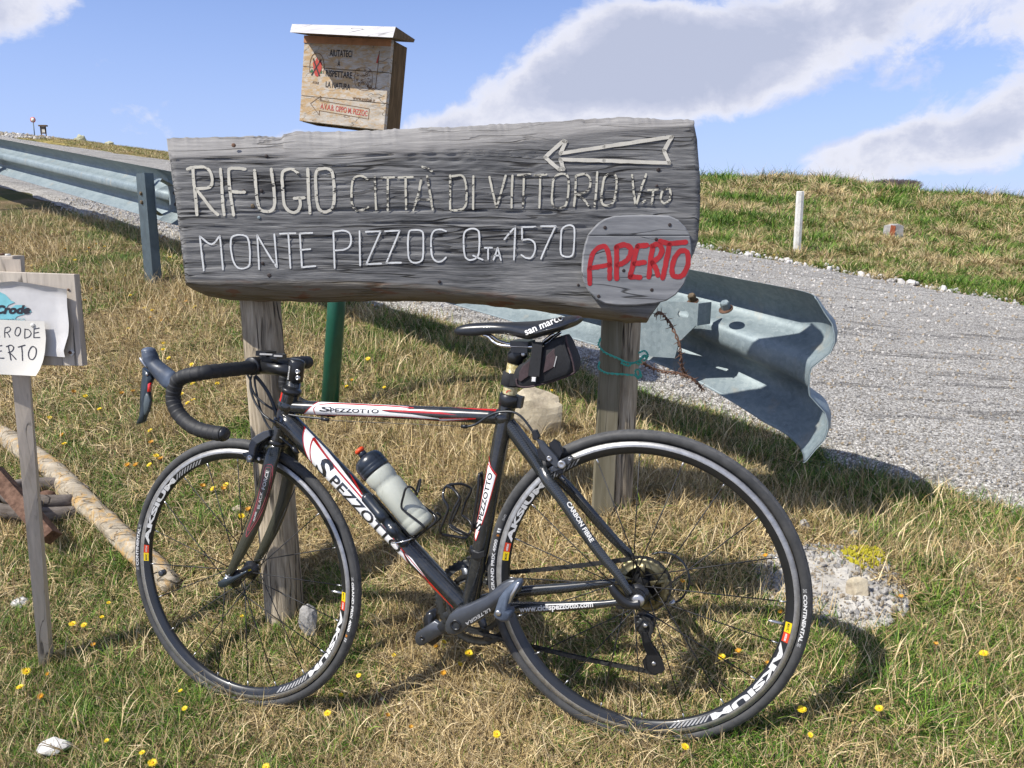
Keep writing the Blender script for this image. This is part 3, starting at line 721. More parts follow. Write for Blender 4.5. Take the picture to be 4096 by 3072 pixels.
def slab_px(name, pts, fmap, n, depth, mat, parent, bev=.002, **k):
    V, F = prism([fmap(a, b) for a, b in pts], unit(n), 0, -depth, bev)
    return mk(name, V, F, mat, parent, smooth=False, **k)

# ------------------------------------------------------------------ guardrail
RAIL_D = 2.15
def rail_top(s): return .768+.121*s
WPROF = [(0, 0), (.010, -.004), (.040, -.026), (.072, -.046), (.083, -.066), (.083, -.082), (.070, -.100), (.030, -.118), (.006, -.129), (0, -.142), (0, -.168), (.006, -.181), (.030, -.192), (.070, -.210), (.083, -.228), (.083, -.244), (.072, -.264), (.040, -.284), (.010, -.306), (0, -.31)]
def beam(path, name, parent, hs=None, th=.003):
    """W profile swept along plan points [(s, d, heading normal (s,d))]; second skin gives the sheet its thickness"""
    P = []; m = len(WPROF)
    for skin in (0, 1):
        for i, (s, d, ns, nd) in enumerate(path):
            k = hs[i] if hs is not None else (1, 0)
            for (p, q) in WPROF:
                pp = p*k[2] if len(k) > 2 else p
                pp = pp+skin*th
                x, y = xy(s+ns*pp, d+nd*pp); P.append((x, y, rail_top(s if k[1] is None else s)+q*k[0]))
    N = len(path); F = []
    for sk in (0, 1):
        o = sk*N*m
        for i in range(N-1):
            for j in range(m-1):
                f = (o+i*m+j, o+i*m+j+1, o+(i+1)*m+j+1, o+(i+1)*m+j); F.append(f if sk else f[::-1])
    for i in range(N-1):
        for j in (0, m-1): F.append((i*m+j, (i+1)*m+j, N*m+(i+1)*m+j, N*m+i*m+j))
    for i in (0, N-1):
        for j in range(m-1): F.append((i*m+j, i*m+j+1, N*m+i*m+j+1, N*m+i*m+j))
    return mk(name, P, F, M['galv'], parent)
def build_rail():
    gx, gy = xy(1.0, 2.1)
    root = empty('guardrail', (gx, gy, float(gz(gx, gy))), 'galvanised steel guardrail climbing along the gravel road behind the big log sign', 'guardrail')
    def straight(s0, s1, off=0): return [(s, RAIL_D+off, 0, 1) for s in np.linspace(s0, s1, 12)]
    beam(straight(1.60, 5.25), 'beam', root); beam(straight(5.05, 9.25, .0045), 'beam', root); beam(straight(9.05, 13.4), 'beam', root)
    beam(straight(13.2, 17.5, .0045), 'beam', root)
    # flared end piece: opens downwards and curls towards the meadow side
    path = []; hs = []
    for s in np.linspace(1.80, 1.08, 16):
        t = np.clip((1.55-s)/.45, 0, 1); path.append((s, RAIL_D+.0045, 0, 1)); hs.append((1+.30*t**1.6, 0, 1.0+.1*t))
    ang = np.linspace(0, math.radians(72), 13)[1:]; s, d = 1.08, RAIL_D+.0045; a0 = 0
    for i, a in enumerate(ang):
        s -= math.cos((a+a0)/2)*.0125; d -= math.sin((a+a0)/2)*.0125; a0 = a
        path.append((s, d, -math.sin(a), math.cos(a))); hs.append((1.30+.13*(i+1)/12, 0, 1.1-.45*(i+1)/12))
    term = beam(path, 'end_piece', root, hs, .0035)
    # posts with folded steel section, spacer brackets and bolts
    for ps in (5.04, 8.80, 12.9):
        x, y = xy(ps, RAIL_D-.165); g = float(gz(x, y)); t = rail_top(ps)-.02 if ps > 2 else rail_top(ps)-.12
        a = np.array([*xy(1, 0), 0.])-np.array([*xy(0, 0), 0.]); bb = np.array([*xy(0, 1), 0.])   # along, across
        mb = MB(); c = np.array([x, y, (t+g-.3)/2]); hz = (t-g+.3)/2
        mb.add(*box(c, (a, bb, AX[2]), (.06, .003, hz))); mb.add(*box(c+a*.060+bb*.021, (a, bb, AX[2]), (.003, .024, hz))); mb.add(*box(c-a*.060+bb*.021, (a, bb, AX[2]), (.003, .024, hz)))
        mb.add(*box(c+a*.050+bb*.046, (a, bb, AX[2]), (.013, .003, hz))); mb.add(*box(c-a*.050+bb*.046, (a, bb, AX[2]), (.013, .003, hz)))
        mb.build('post', M['post_steel'], root, smooth=False)
        zt = rail_top(ps)-.155
        hexp = [(.045, -.075), (.085, -.105), (.155, -.075), (.158, .02), (.155, .070), (.09, .105), (.045, .06)]
        for so in (-.036,):
            pth = [np.array([x, y, zt])+bb*p+AX[2]*q+a*so for p, q in hexp]
            V, F = sweep(pth, .003, 4, ref=a, rb=.042, closed=True); mk('spacer', V, F, M['galv'], root, smooth=False)
        for dz in (.02, -.03):
            V, F = hexbolt(np.array([x, y, zt+dz])-bb*.002, -bb, .011, .012); mk('bolt', V, F, M['bolt'], root, smooth=False)
        for q in ((-.04, .0), (0, .0), (.04, .0)):
            c = np.array([*xy(ps+q[0]-.12, RAIL_D-.002), rail_top(ps+q[0]-.12)-.128])
            V, F = hexbolt(c, unit(np.array([0, 0, 1])-bb*.7), .010, .018); mk('bolt', V, F, M['dark_iron'], root, smooth=False)
            c = c-AX[2]*.052; V, F = hexbolt(c, unit(np.array([0, 0, -1])-bb*.7), .010, .016); mk('bolt', V, F, M['dark_iron'], root, smooth=False)
    # end bracket with slotted hole beside the log sign
    nrm = np.array([-R2, -R2, 0.]); p0 = np.array([*xy(1.30, RAIL_D-.075), .8]); fm = plane_map(p0, nrm)
    pts = Z((2200, 1100, 3400, 1269), [(330, 118), (548, 112), (622, 120), (616, 214), (545, 284), (527, 352), (330, 338)])
    hole = Z((2200, 1100, 3400, 1269), [(545, 152), (582, 154), (588, 166), (582, 181), (545, 178), (539, 166)])
    O = [fm(*p) for p in pts]; Hh = [fm(*p) for p in hole]
    bm = bmesh.new(); ov = [bm.verts.new(tuple(p)) for p in O]; hv = [bm.verts.new(tuple(p)) for p in Hh]
    es = [bm.edges.new((ov[i], ov[(i+1) % len(ov)])) for i in range(len(ov))]+[bm.edges.new((hv[i], hv[(i+1) % len(hv)])) for i in range(len(hv))]
    bmesh.ops.triangle_fill(bm, edges=es, use_beauty=True)
    ext = bmesh.ops.extrude_face_region(bm, geom=bm.faces[:]); bmesh.ops.translate(bm, vec=Vector(tuple(-nrm*.006)), verts=[g for g in ext['geom'] if isinstance(g, bmesh.types.BMVert)])
    bm.verts.index_update(); V = [tuple(v.co) for v in bm.verts]; F = [tuple(v.index for v in f.verts) for f in bm.faces]; bm.free()
    mk('bracket', V, F, M['galv'], root, smooth=False)
    # return flange of the bracket reaching to the beam
    a, b_ = fm(*pts[3]), fm(*pts[2]); q = [a, b_, b_-nrm*.07, a-nrm*.07]; V, F = prism(q, unit(np.cross(b_-a, nrm)), 0, .005, .0); mk('bracket', V, F, M['galv'], root, smooth=False)
    for (u, v, r) in [(605, 108, .012), (745, 140, .014)]:
        (uu, vv), = Z((2200, 1100, 3400, 1269), [(u, v)])
        p = onp(uu, vv, np.array([*xy(1.3, RAIL_D-.012), .8]), nrm)
        V, F = hexbolt(p, unit(nrm*.55+AX[2]*.85), r, .022); mk('bolt', V, F, M['bolt'] if r < .013 else M['galv'], root, smooth=False)
        V, F = lathe(p-AX[2]*.004, unit(nrm*.55+AX[2]*.85), [(0, r*1.5), (.003, r*1.5)], 14); mk('washer', V, F, M['rust'], root)
    return root
build_rail()

# ------------------------------------------------------------------ the big log sign
LOG_N = unit([-.02, -1, 0]); LOG_P = np.array([0, 2.03, 1.1])
def build_log():
    root = empty('log_sign', (*atY(1140, 2440, 2.1)[:2], float(gz(*atY(1140, 2440, 2.1)[:2]))), 'huge weathered grey log sign with carved white lettering and an arrow, on two posts', 'sign')
    top = [(360, 299), (480, 297), (560, 294), (608, 293), (612, 287), (640, 284), (700, 287), (800, 283), (1000, 272), (1100, 267), (1200, 262), (1300, 257), (1360, 254), (1420, 258), (1480, 258), (1500, 262)]
    bev = [(360, 338), (500, 338), (700, 337), (900, 326), (1000, 318), (1100, 308), (1200, 295), (1300, 283), (1400, 276), (1500, 268)]
    fbt = [(400, 610), (500, 612), (700, 611), (900, 622), (1000, 634), (1100, 645), (1200, 656), (1300, 668), (1400, 688), (1500, 692)]
    bot = [(400, 616), (430, 640), (470, 650), (600, 652), (850, 651), (1000, 657), (1150, 673), (1300, 692), (1360, 698), (1400, 698), (1500, 700)]
    Lx = [(250, 358), (300, 360), (400, 372), (500, 385), (600, 398), (625, 403), (655, 432), (700, 440)]; Rx = [(250, 1497), (260, 1499), (300, 1507), (389, 1514), (448, 1514), (520, 1509), (545, 1501), (571, 1489), (659, 1424), (698, 1396)]
    NX = 420; rows = []; und = []; tp = []
    fm = plane_map(LOG_P, LOG_N)
    NF = 90
    for i in range(NX+1):
        t = i/NX
        uu = 400+(1500-400)*t
        def col_u(v): l = np.interp(v, *zip(*Lx)); r = np.interp(v, *zip(*Rx)); return l+(r-l)*t
        vt, vb, vf, vz = (float(np.interp(360+1140*t, *zip(*top))), float(np.interp(400+1100*t, *zip(*bev))), float(np.interp(400+1000*t, *zip(*fbt))), float(np.interp(400+1000*t, *zip(*bot))))
        vt += (vnoise(t*160, 3.0, 8)-.5)*2.4+(vnoise(t*37, 3.0, 9)-.5)*2.5; vz += (vnoise(t*45, 1.0, 18)-.5)*3
        ring = []
        def P(v, off):
            u = col_u(v); p = fm(u*1.85172, v*1.85172); d = p-C0; return C0+d*((p[1]+off)/p[1])
        endk = 1-min(1, min(t, 1-t)/.012)
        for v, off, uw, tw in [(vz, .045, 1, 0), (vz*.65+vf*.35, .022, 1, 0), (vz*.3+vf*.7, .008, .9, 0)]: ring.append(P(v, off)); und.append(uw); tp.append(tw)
        for j in range(NF+1):
            q = j/NF; v = vf+(vb-vf)*q; p = P(v, 0)
            x, z = p[0], p[2]
            grain = (vnoise(x*9, z*210, 51)-.5)*.0012+(vnoise(x*5, z*75, 52)-.5)*.0022
            wob = z+.006*math.sin(x*5)+.004*vnoise(x*8, 1, 54)
            cr = 0
            for zc, xa, xb, dep in CRACKS:
                if xa < x < xb: cr += dep*math.exp(-((wob-zc)/.0013)**2)*min(1, (x-xa)/.03, (xb-x)/.03)
            p = p-LOG_N*(max(0, .0014-grain)+cr+.006*endk*endk)
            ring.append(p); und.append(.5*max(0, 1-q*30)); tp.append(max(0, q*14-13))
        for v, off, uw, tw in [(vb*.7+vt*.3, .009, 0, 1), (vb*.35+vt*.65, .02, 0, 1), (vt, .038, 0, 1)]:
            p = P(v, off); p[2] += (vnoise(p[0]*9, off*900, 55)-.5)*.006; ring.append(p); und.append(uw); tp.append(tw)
        a, b = ring[-1], ring[0]
        for off, k in ((.045, 0), (.062, .08), (.068, .5), (.062, .92), (.05, 1)):
            p = a*(1-k)+b*k; p = np.array([p[0], p[1]+off, p[2]]); ring.append(p); und.append(.5); tp.append(0)
        rows.append(ring)
    m = len(rows[0]); V = np.concatenate([np.array(r) for r in rows]); F = []
    for i in range(NX):
        for j in range(m): F.append((i*m+j, (i+1)*m+j, (i+1)*m+(j+1) % m, i*m+(j+1) % m))
    # sawn ends: fans around a centre point
    for i, rv in ((0, False), (NX, True)):
        c = V[i*m:(i+1)*m].mean(0); V = np.vstack([V, c]); ci = len(V)-1; und.append(.2); tp.append(.2)
        for j in range(m): f = (i*m+j, i*m+(j+1) % m, ci); F.append(f[::-1] if rv else f)
    o = mk('log', V, F, M['log_wood'], root)
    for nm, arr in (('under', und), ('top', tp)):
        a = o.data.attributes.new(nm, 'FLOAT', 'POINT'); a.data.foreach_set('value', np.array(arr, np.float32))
    R3 = (600, 450, 1700, 2212); R4 = (1700, 450, 2900, 2212); fl = plane_map(LOG_P, LOG_N, .0008)
    def L(strokes, w, mat, reg, seed):
        st = [((Z(reg, s[0]), True) if isinstance(s, tuple) else Z(reg, s)) for s in strokes]
        stroke_px('letter', st, w, fl, mat, o, .16, seed)
    big = M['cream_paint']; mid = M['cream_worn']; wh = M['white_paint']
    row = [([[(345, 455), (352, 560), (362, 640), (378, 822)], [(300, 455), (345, 440), (430, 440), (480, 470), (500, 540), (480, 600), (370, 615)], [(375, 622), (430, 690), (490, 770), (545, 822)]]),
        ([[(567, 455), (575, 560), (583, 700), (597, 822)]]), ([[(765, 455), (700, 448), (645, 452), (632, 480), (645, 640), (673, 825)], [(650, 632), (700, 640), (760, 640)]]),
        ([[(840, 465), (852, 600), (862, 700), (880, 770), (915, 795), (970, 790), (1000, 750), (998, 640), (975, 455)]]),
        ([[(1190, 490), (1150, 457), (1090, 460), (1062, 500), (1068, 620), (1080, 740), (1130, 800), (1185, 795), (1210, 740), (1203, 692)], [(1160, 690), (1240, 685)]]),
        ([[(1268, 455), (1272, 560), (1278, 700), (1287, 808)]]), ([([(1335, 480), (1390, 450), (1450, 460), (1472, 510), (1482, 640), (1475, 750), (1440, 790), (1390, 798), (1352, 760), (1335, 640)], True)])]
    for k, s in enumerate(row): L(s, 12, big, R3, k*7)
    row = [([[(1750, 535), (1700, 510), (1650, 520), (1625, 570), (1620, 680), (1635, 760), (1680, 790), (1755, 760)]]), ([[(1808, 515), (1812, 640), (1818, 785)]]),
        ([[(1860, 525), (1962, 520)], [(1912, 525), (1912, 785)]]), ([[(2000, 522), (2112, 518)], [(2055, 525), (2060, 780)]])]
    for k, s in enumerate(row): L(s, 8.5, mid, R3, 60+k*7)
    row = [([[(-28, 488), (-50, 600), (-88, 720)], [(15, 470), (38, 600), (55, 715)], [(-65, 640), (40, 640)]]), ([[(-20, 400), (20, 415), (50, 432)]]),
        ([[(185, 465), (185, 590), (185, 715)], [(200, 470), (270, 465), (300, 520), (305, 640), (290, 700), (240, 720), (190, 718)]]), ([[(357, 470), (355, 590), (355, 710)]]),
        ([[(475, 475), (500, 590), (525, 695)], [(530, 695), (560, 590), (595, 465)]]), ([[(645, 465), (640, 580), (638, 700)]]), ([[(685, 462), (775, 455)], [(730, 465), (722, 695)]]), ([[(810, 462), (895, 457)], [(850, 465), (843, 700)]]),
        ([([(950, 490), (990, 455), (1045, 460), (1060, 520), (1050, 640), (1025, 695), (960, 700), (935, 650), (940, 560)], True)]),
        ([[(1112, 465), (1108, 590), (1098, 690)], [(1112, 465), (1180, 455), (1218, 490), (1210, 560), (1170, 590), (1115, 600)], [(1130, 605), (1170, 640), (1205, 685)]]), ([[(1270, 440), (1262, 570), (1250, 690)]]),
        ([([(1330, 470), (1385, 450), (1412, 490), (1405, 600), (1380, 670), (1330, 685), (1300, 650), (1310, 540)], True)]), ([[(1527, 460), (1540, 590), (1552, 675)], [(1560, 672), (1590, 570), (1630, 455)]]), ([[(1603, 664), (1622, 650)]])]
    for k, s in enumerate(row): L(s, 8.5, mid, R4, 120+k*7)
    for k, s in enumerate([([[(1645, 572), (1720, 570)], [(1683, 575), (1672, 670)]]), ([([(1765, 570), (1800, 560), (1810, 600), (1800, 650), (1760, 668), (1740, 640), (1745, 595)], True)])]): L(s, 8.5, mid, R4, 300+k)
    row = [([[(432, 1270), (415, 1130), (400, 995)], [(400, 995), (495, 1060), (562, 990)], [(562, 990), (575, 1130), (587, 1265)]]), ([([(655, 1010), (700, 985), (760, 990), (790, 1020), (803, 1120), (800, 1220), (765, 1252), (710, 1250), (672, 1200), (650, 1100)], True)]),
        ([[(878, 1260), (862, 985)], [(862, 985), (940, 1120), (1020, 1245)], [(1022, 1245), (1000, 980)]]), ([[(1045, 975), (1170, 970)], [(1112, 975), (1130, 1250)]]), ([[(1305, 968), (1205, 972)], [(1205, 972), (1222, 1245)], [(1222, 1245), (1330, 1235)], [(1210, 1105), (1290, 1098)]]),
        ([[(1485, 1250), (1475, 960)], [(1475, 958), (1560, 950), (1610, 980), (1612, 1060), (1570, 1100), (1485, 1110)]]), ([[(1685, 955), (1690, 1230)]]), ([[(1735, 960), (1855, 955)], [(1855, 955), (1740, 1220)], [(1740, 1220), (1860, 1215)]]), ([[(1890, 955), (2008, 950)], [(2008, 950), (1900, 1210)], [(1900, 1210), (2020, 1208)]]),
        ([([(2080, 970), (2130, 945), (2185, 955), (2198, 1000), (2195, 1160), (2170, 1200), (2110, 1205), (2078, 1150)], True)])]
    for k, s in enumerate(row): L(s, 6.6, wh, R3, 400+k*5)
    row = [([[(155, 875), (110, 862), (65, 875), (45, 930), (50, 1050), (80, 1095), (120, 1098), (155, 1068)]]), ([([(290, 890), (330, 858), (380, 862), (400, 900), (398, 1020), (380, 1070), (330, 1088), (295, 1060), (285, 980)], True), [(355, 1055), (425, 1085)]]),
        ([[(440, 997), (495, 997)], [(465, 997), (465, 1080)]]), ([[(505, 1085), (536, 997)], [(536, 997), (560, 1088)], [(512, 1055), (555, 1055)]]), ([[(585, 935), (665, 840)], [(665, 842), (660, 985), (655, 1085)]]),
        ([[(815, 842), (712, 845)], [(714, 845), (716, 940)], [(716, 940), (770, 935), (808, 965), (810, 1020), (785, 1070), (745, 1072), (710, 1050)]]), ([[(855, 838), (965, 838)], [(963, 838), (905, 960), (855, 1078)]]),
        ([([(1010, 860), (1050, 832), (1090, 838), (1102, 880), (1095, 1020), (1075, 1060), (1025, 1060), (1000, 1030), (1003, 920)], True)])]
    for k, s in enumerate(row): L(s, 6.6, wh, R4, 500+k*5)
    A = [(885, 330), (1020, 208), (1038, 215), (998, 302), (1320, 252), (1822, 178), (1762, 280), (1802, 372), (1320, 355), (998, 345), (1022, 418), (990, 420), (885, 330)]
    A = Z(R4, A); stroke_px('arrow', [[A[i], A[i+1]] for i in range(len(A)-1)], 15, fl, M['arrow_paint'], o, .14, 900)
    # nails and bolts in the log
    for (reg, u, v, r, mt) in [(R3, 670, 263, .0062, 'rust'), (R3, 825, 752, .0065, 'bolt'), (R3, 895, 630, .005, 'dark_iron'), (R3, 752, 628, .005, 'dark_iron'), (R3, 875, 845, .005, 'galv'), (R3, 905, 1213, .005, 'dark_iron'), (R3, 958, 1310, .0065, 'dark_iron'),
                               (R4, 1722, 422, .006, 'dark_iron'), (R4, 1710, 540, .004, 'dark_iron'), (R4, 105, 1248, .005, 'dark_iron'), (R3, 935, 350, .005, 'dark_iron'), (R4, 1130, 1272, .004, 'dark_iron')]:
        (uu, vv), = Z(reg, [(u, v)]); V, F = lathe(fl(uu, vv), LOG_N, [(-.004, r*.8), (-.0008, r*.8), (-.0003, r*.55)], 10); mk('nail', V, F, M[mt], o)
    # APERTO plate
    pts = Z(R4, [(1156, 1180), (1158, 1110), (1165, 1040), (1180, 970), (1202, 905), (1235, 860), (1280, 815), (1330, 782), (1400, 762), (1500, 757), (1700, 757), (1800, 760), (1870, 792), (1925, 850), (1955, 905), (1968, 980), (1968, 1060), (1950, 1170), (1910, 1270), (1850, 1345), (1780, 1390), (1700, 1410), (1560, 1424), (1420, 1424), (1330, 1412), (1265, 1380), (1205, 1320), (1170, 1250)])
    fa = plane_map(LOG_P, LOG_N, .022)
    split = [p for p in pts if p[1] <= 450+.5425*906]; lo = [p for p in pts if p[1] > 450+.5425*906]
    # two boards with a visible joint
    i0 = [k for k, p in enumerate(pts) if p[1] <= 450+.5425*906]
    up = pts[i0[0]:i0[-1]+1]; dn = pts[i0[-1]:]+pts[:i0[0]+1]
    dn = [(a, b+1.2) if abs(b-(450+.5425*905)) < 2 else (a, b) for a, b in dn]
    pl = slab_px('board', up, fa, LOG_N, .021, M['plank_wood'], root, .003); pl2 = slab_px('board', dn, plane_map(LOG_P, LOG_N, .0225), LOG_N, .0215, M['plank_wood'], root, .003)
    fb_ = plane_map(LOG_P, LOG_N, .0232)
    ap = [[[(1215, 1262), (1215, 1130), (1240, 1035), (1290, 992), (1335, 995), (1358, 1070), (1362, 1150), (1360, 1225)], [(1215, 1150), (1290, 1135), (1360, 1122)]], [[(1413, 1225), (1412, 1100), (1412, 992)], [(1412, 992), (1470, 975), (1515, 1000), (1508, 1060), (1470, 1105), (1420, 1125)]],
        [[(1635, 978), (1568, 986)], [(1566, 988), (1535, 1110), (1512, 1212)], [(1512, 1212), (1585, 1215)], [(1545, 1115), (1618, 1105)]], [[(1650, 1212), (1662, 1100), (1680, 985)], [(1672, 985), (1718, 972), (1748, 1010), (1728, 1065), (1675, 1105)], [(1675, 1108), (1702, 1150), (1716, 1200)]],
        [[(1735, 948), (1800, 966), (1922, 955)], [(1802, 975), (1778, 1100), (1752, 1220)]], [([(1862, 1038), (1905, 1018), (1936, 1040), (1938, 1120), (1905, 1195), (1855, 1212), (1822, 1188), (1828, 1110)], True)]]
    for k, s in enumerate(ap):
        st = [((Z(R4, q[0]), True) if isinstance(q, tuple) else Z(R4, q)) for q in s]; stroke_px('letter', st, 20.5 if k else 19, fb_, M['red_letter'], pl2, .14, 700+k)
    for (u, v) in [(1327, 848), (1805, 828), (1280, 1355), (1672, 1308), (1465, 1165), (1705, 935)]:
        (uu, vv), = Z(R4, [(u, v)]); V, F = lathe(fb_(uu, vv), LOG_N, [(-.004, .0042), (.0000, .0042), (.0004, .003)], 10); mk('screw', V, F, M['dark_iron'], pl)
    # posts
    def post(fr, to, ru, rv, Y, mat, seg=20, split_=None):
        a = atY(fr[0]*1.85172, fr[1]*1.85172, Y); b = atY(to[0]*1.85172, to[1]*1.85172, Y+.0); up_ = b-a
        path = [a-up_*.18+up_*1.36*t for t in np.linspace(0, 1, 24)]
        V, F = sweep(path, [rv/1791*Y*.5]*24, seg, ref=np.array([0, 1., 0]))
        V = np.array(V)
        for i, p in enumerate(V):
            k = i % seg if i < 24*seg else 0; tt = i//seg
            c = path[min(tt, 23)]; dd = p-c
            V[i] = c+dd*(1+(vnoise(k*.9, tt*.12, 5)-.5)*.12-(.16 if k == split_ else 0)+(vnoise(k*3., tt*.05, 7)-.5)*.07)
        return V, F
    V, F = post((617, 1330), (562, 640), 0, 86, 2.175, None, 28, 20); mk('post', V, F, M['post_wood'], root)
    V, F = post((1334, 1098), (1356, 660), 0, 62, 2.215, None, 24, 17); mk('post', V, F, M['post_wood'], root)
    # flat grey-green board clamped beside the right hand post
    a = [atY(u*1.85172, v*1.85172, 2.165) for u, v in ((1276, 1180), (1322, 1180), (1349, 640), (1305, 640))]
    V, F = prism(a, np.array([0, -1., 0]), 0, -.035, .003); mk('batten', V, F, M['batten'], root, smooth=False)
CRACKS = []
def z_at(u, v): return onp(u*1.85172, v*1.85172, LOG_P, LOG_N)
rr = random.Random(3)
p = z_at(430, 457); q = z_at(860, 452); CRACKS += [(p[2], -.85, .12, .007)]
p = z_at(430, 340); CRACKS += [(p[2], -.85, -.1, .005)]
p = z_at(500, 484); CRACKS += [(p[2]-.002, -.85, .45, .004)]
for k in range(46):
    zc = rr.uniform(z_at(400, 600)[2], z_at(400, 320)[2]); xa = rr.uniform(-.85, .35); CRACKS.append((zc, xa, xa+rr.uniform(.12, .6), rr.uniform(.0015, .0045)))
M['batten'] = wood_mat('batten', [(.10, .09, .06), (.16, .145, .10), (.21, .19, .14), (.26, .24, .18)], 2, 120, 20, .3, .4, .001)
pz = z_at(590, 400)   # stain centre, in the sign's own coordinates (root at the left post foot)
_r = atY(1140, 2440, 2.1); STAIN_W = (pz[0]-_r[0], pz[2]-float(gz(_r[0], _r[1])))
for n_ in M['log_wood'].node_tree.nodes:
    if n_.bl_idname == 'ShaderNodeMath' and n_.operation == 'SUBTRACT':
        if abs(n_.inputs[1].default_value-STAIN[0]) < 1e-6: n_.inputs[1].default_value = STAIN_W[0]
        elif abs(n_.inputs[1].default_value-STAIN[1]) < 1e-6: n_.inputs[1].default_value = STAIN_W[1]
build_log()

# wire ties and the barbed wire end round the right hand post
def build_ties():
    root = empty('wire_ties', atY(1345*1.852, 830*1.852, 2.09), 'turquoise plastic coated wire wound round the right post of the log sign', 'wire')
    Rg = (2200, 1100, 3400, 1269)
    for pts in ([(212, 268), (206, 300), (235, 330), (285, 352), (330, 372), (372, 366), (398, 340), (410, 355)], [(208, 368), (206, 395), (240, 415), (300, 420), (355, 425), (385, 432), (378, 402), (360, 405), (372, 438), (385, 415)],
                [(375, 330), (400, 322), (412, 340), (385, 352), (378, 375), (400, 362), (415, 345)], [(300, 372), (330, 385), (355, 372), (378, 380)]):
        P = [atY(u, v, 2.145+.004*math.sin(i*2.)) for i, (u, v) in enumerate(Z(Rg, pts))]
        for k in range(2):
            path = catmull(P, 7); tw = [np.array(p)+np.array([math.sin(i*1.3+k*3.14)*.002, math.cos(i*1.1+k)*.002, math.cos(i*1.3+k*3.14)*.002]) for i, p in enumerate(path)]
            V, F = sweep(tw, .0016, 6); mk('strand', V, F, M['green_wire'], root)
    root2 = empty('barbed_wire', atY(1480*1.852, 900*1.852, 2.1), 'rusty loose length of barbed wire hanging between the right post and the guardrail', 'barbed wire')
    for pts in ([(390, 372), (430, 395), (480, 410), (530, 415), (575, 428), (615, 450), (648, 490)], [(445, 170), (465, 160), (490, 185), (515, 220), (545, 290), (552, 350), (560, 400), (580, 430)]):
        P = [atY(u, v, 2.03+.02*math.sin(i)) for i, (u, v) in enumerate(Z(Rg, pts))]; path = catmull(P, 9)
        for k in range(2):
            tw = [np.array(p)+np.array([math.sin(i*.9+k*3.14)*.003, 0, math.cos(i*.9+k*3.14)*.003]) for i, p in enumerate(path)]
            V, F = sweep(tw, .0019, 6); mk('strand', V, F, M['rust'], root2)
        mb = MB()
        for i in range(3, len(path), 8):
            for k in range(4):
                d = unit(np.array([math.cos(i+k*1.6), math.sin(i*3+k)*.5, math.sin(i+k*1.6)])); V, F = sweep([path[i], np.array(path[i])+d*.016], [.0016, .0004], 5); mb.add(V, F)
        mb.build('barb', M['rust'], root2)
build_ties()

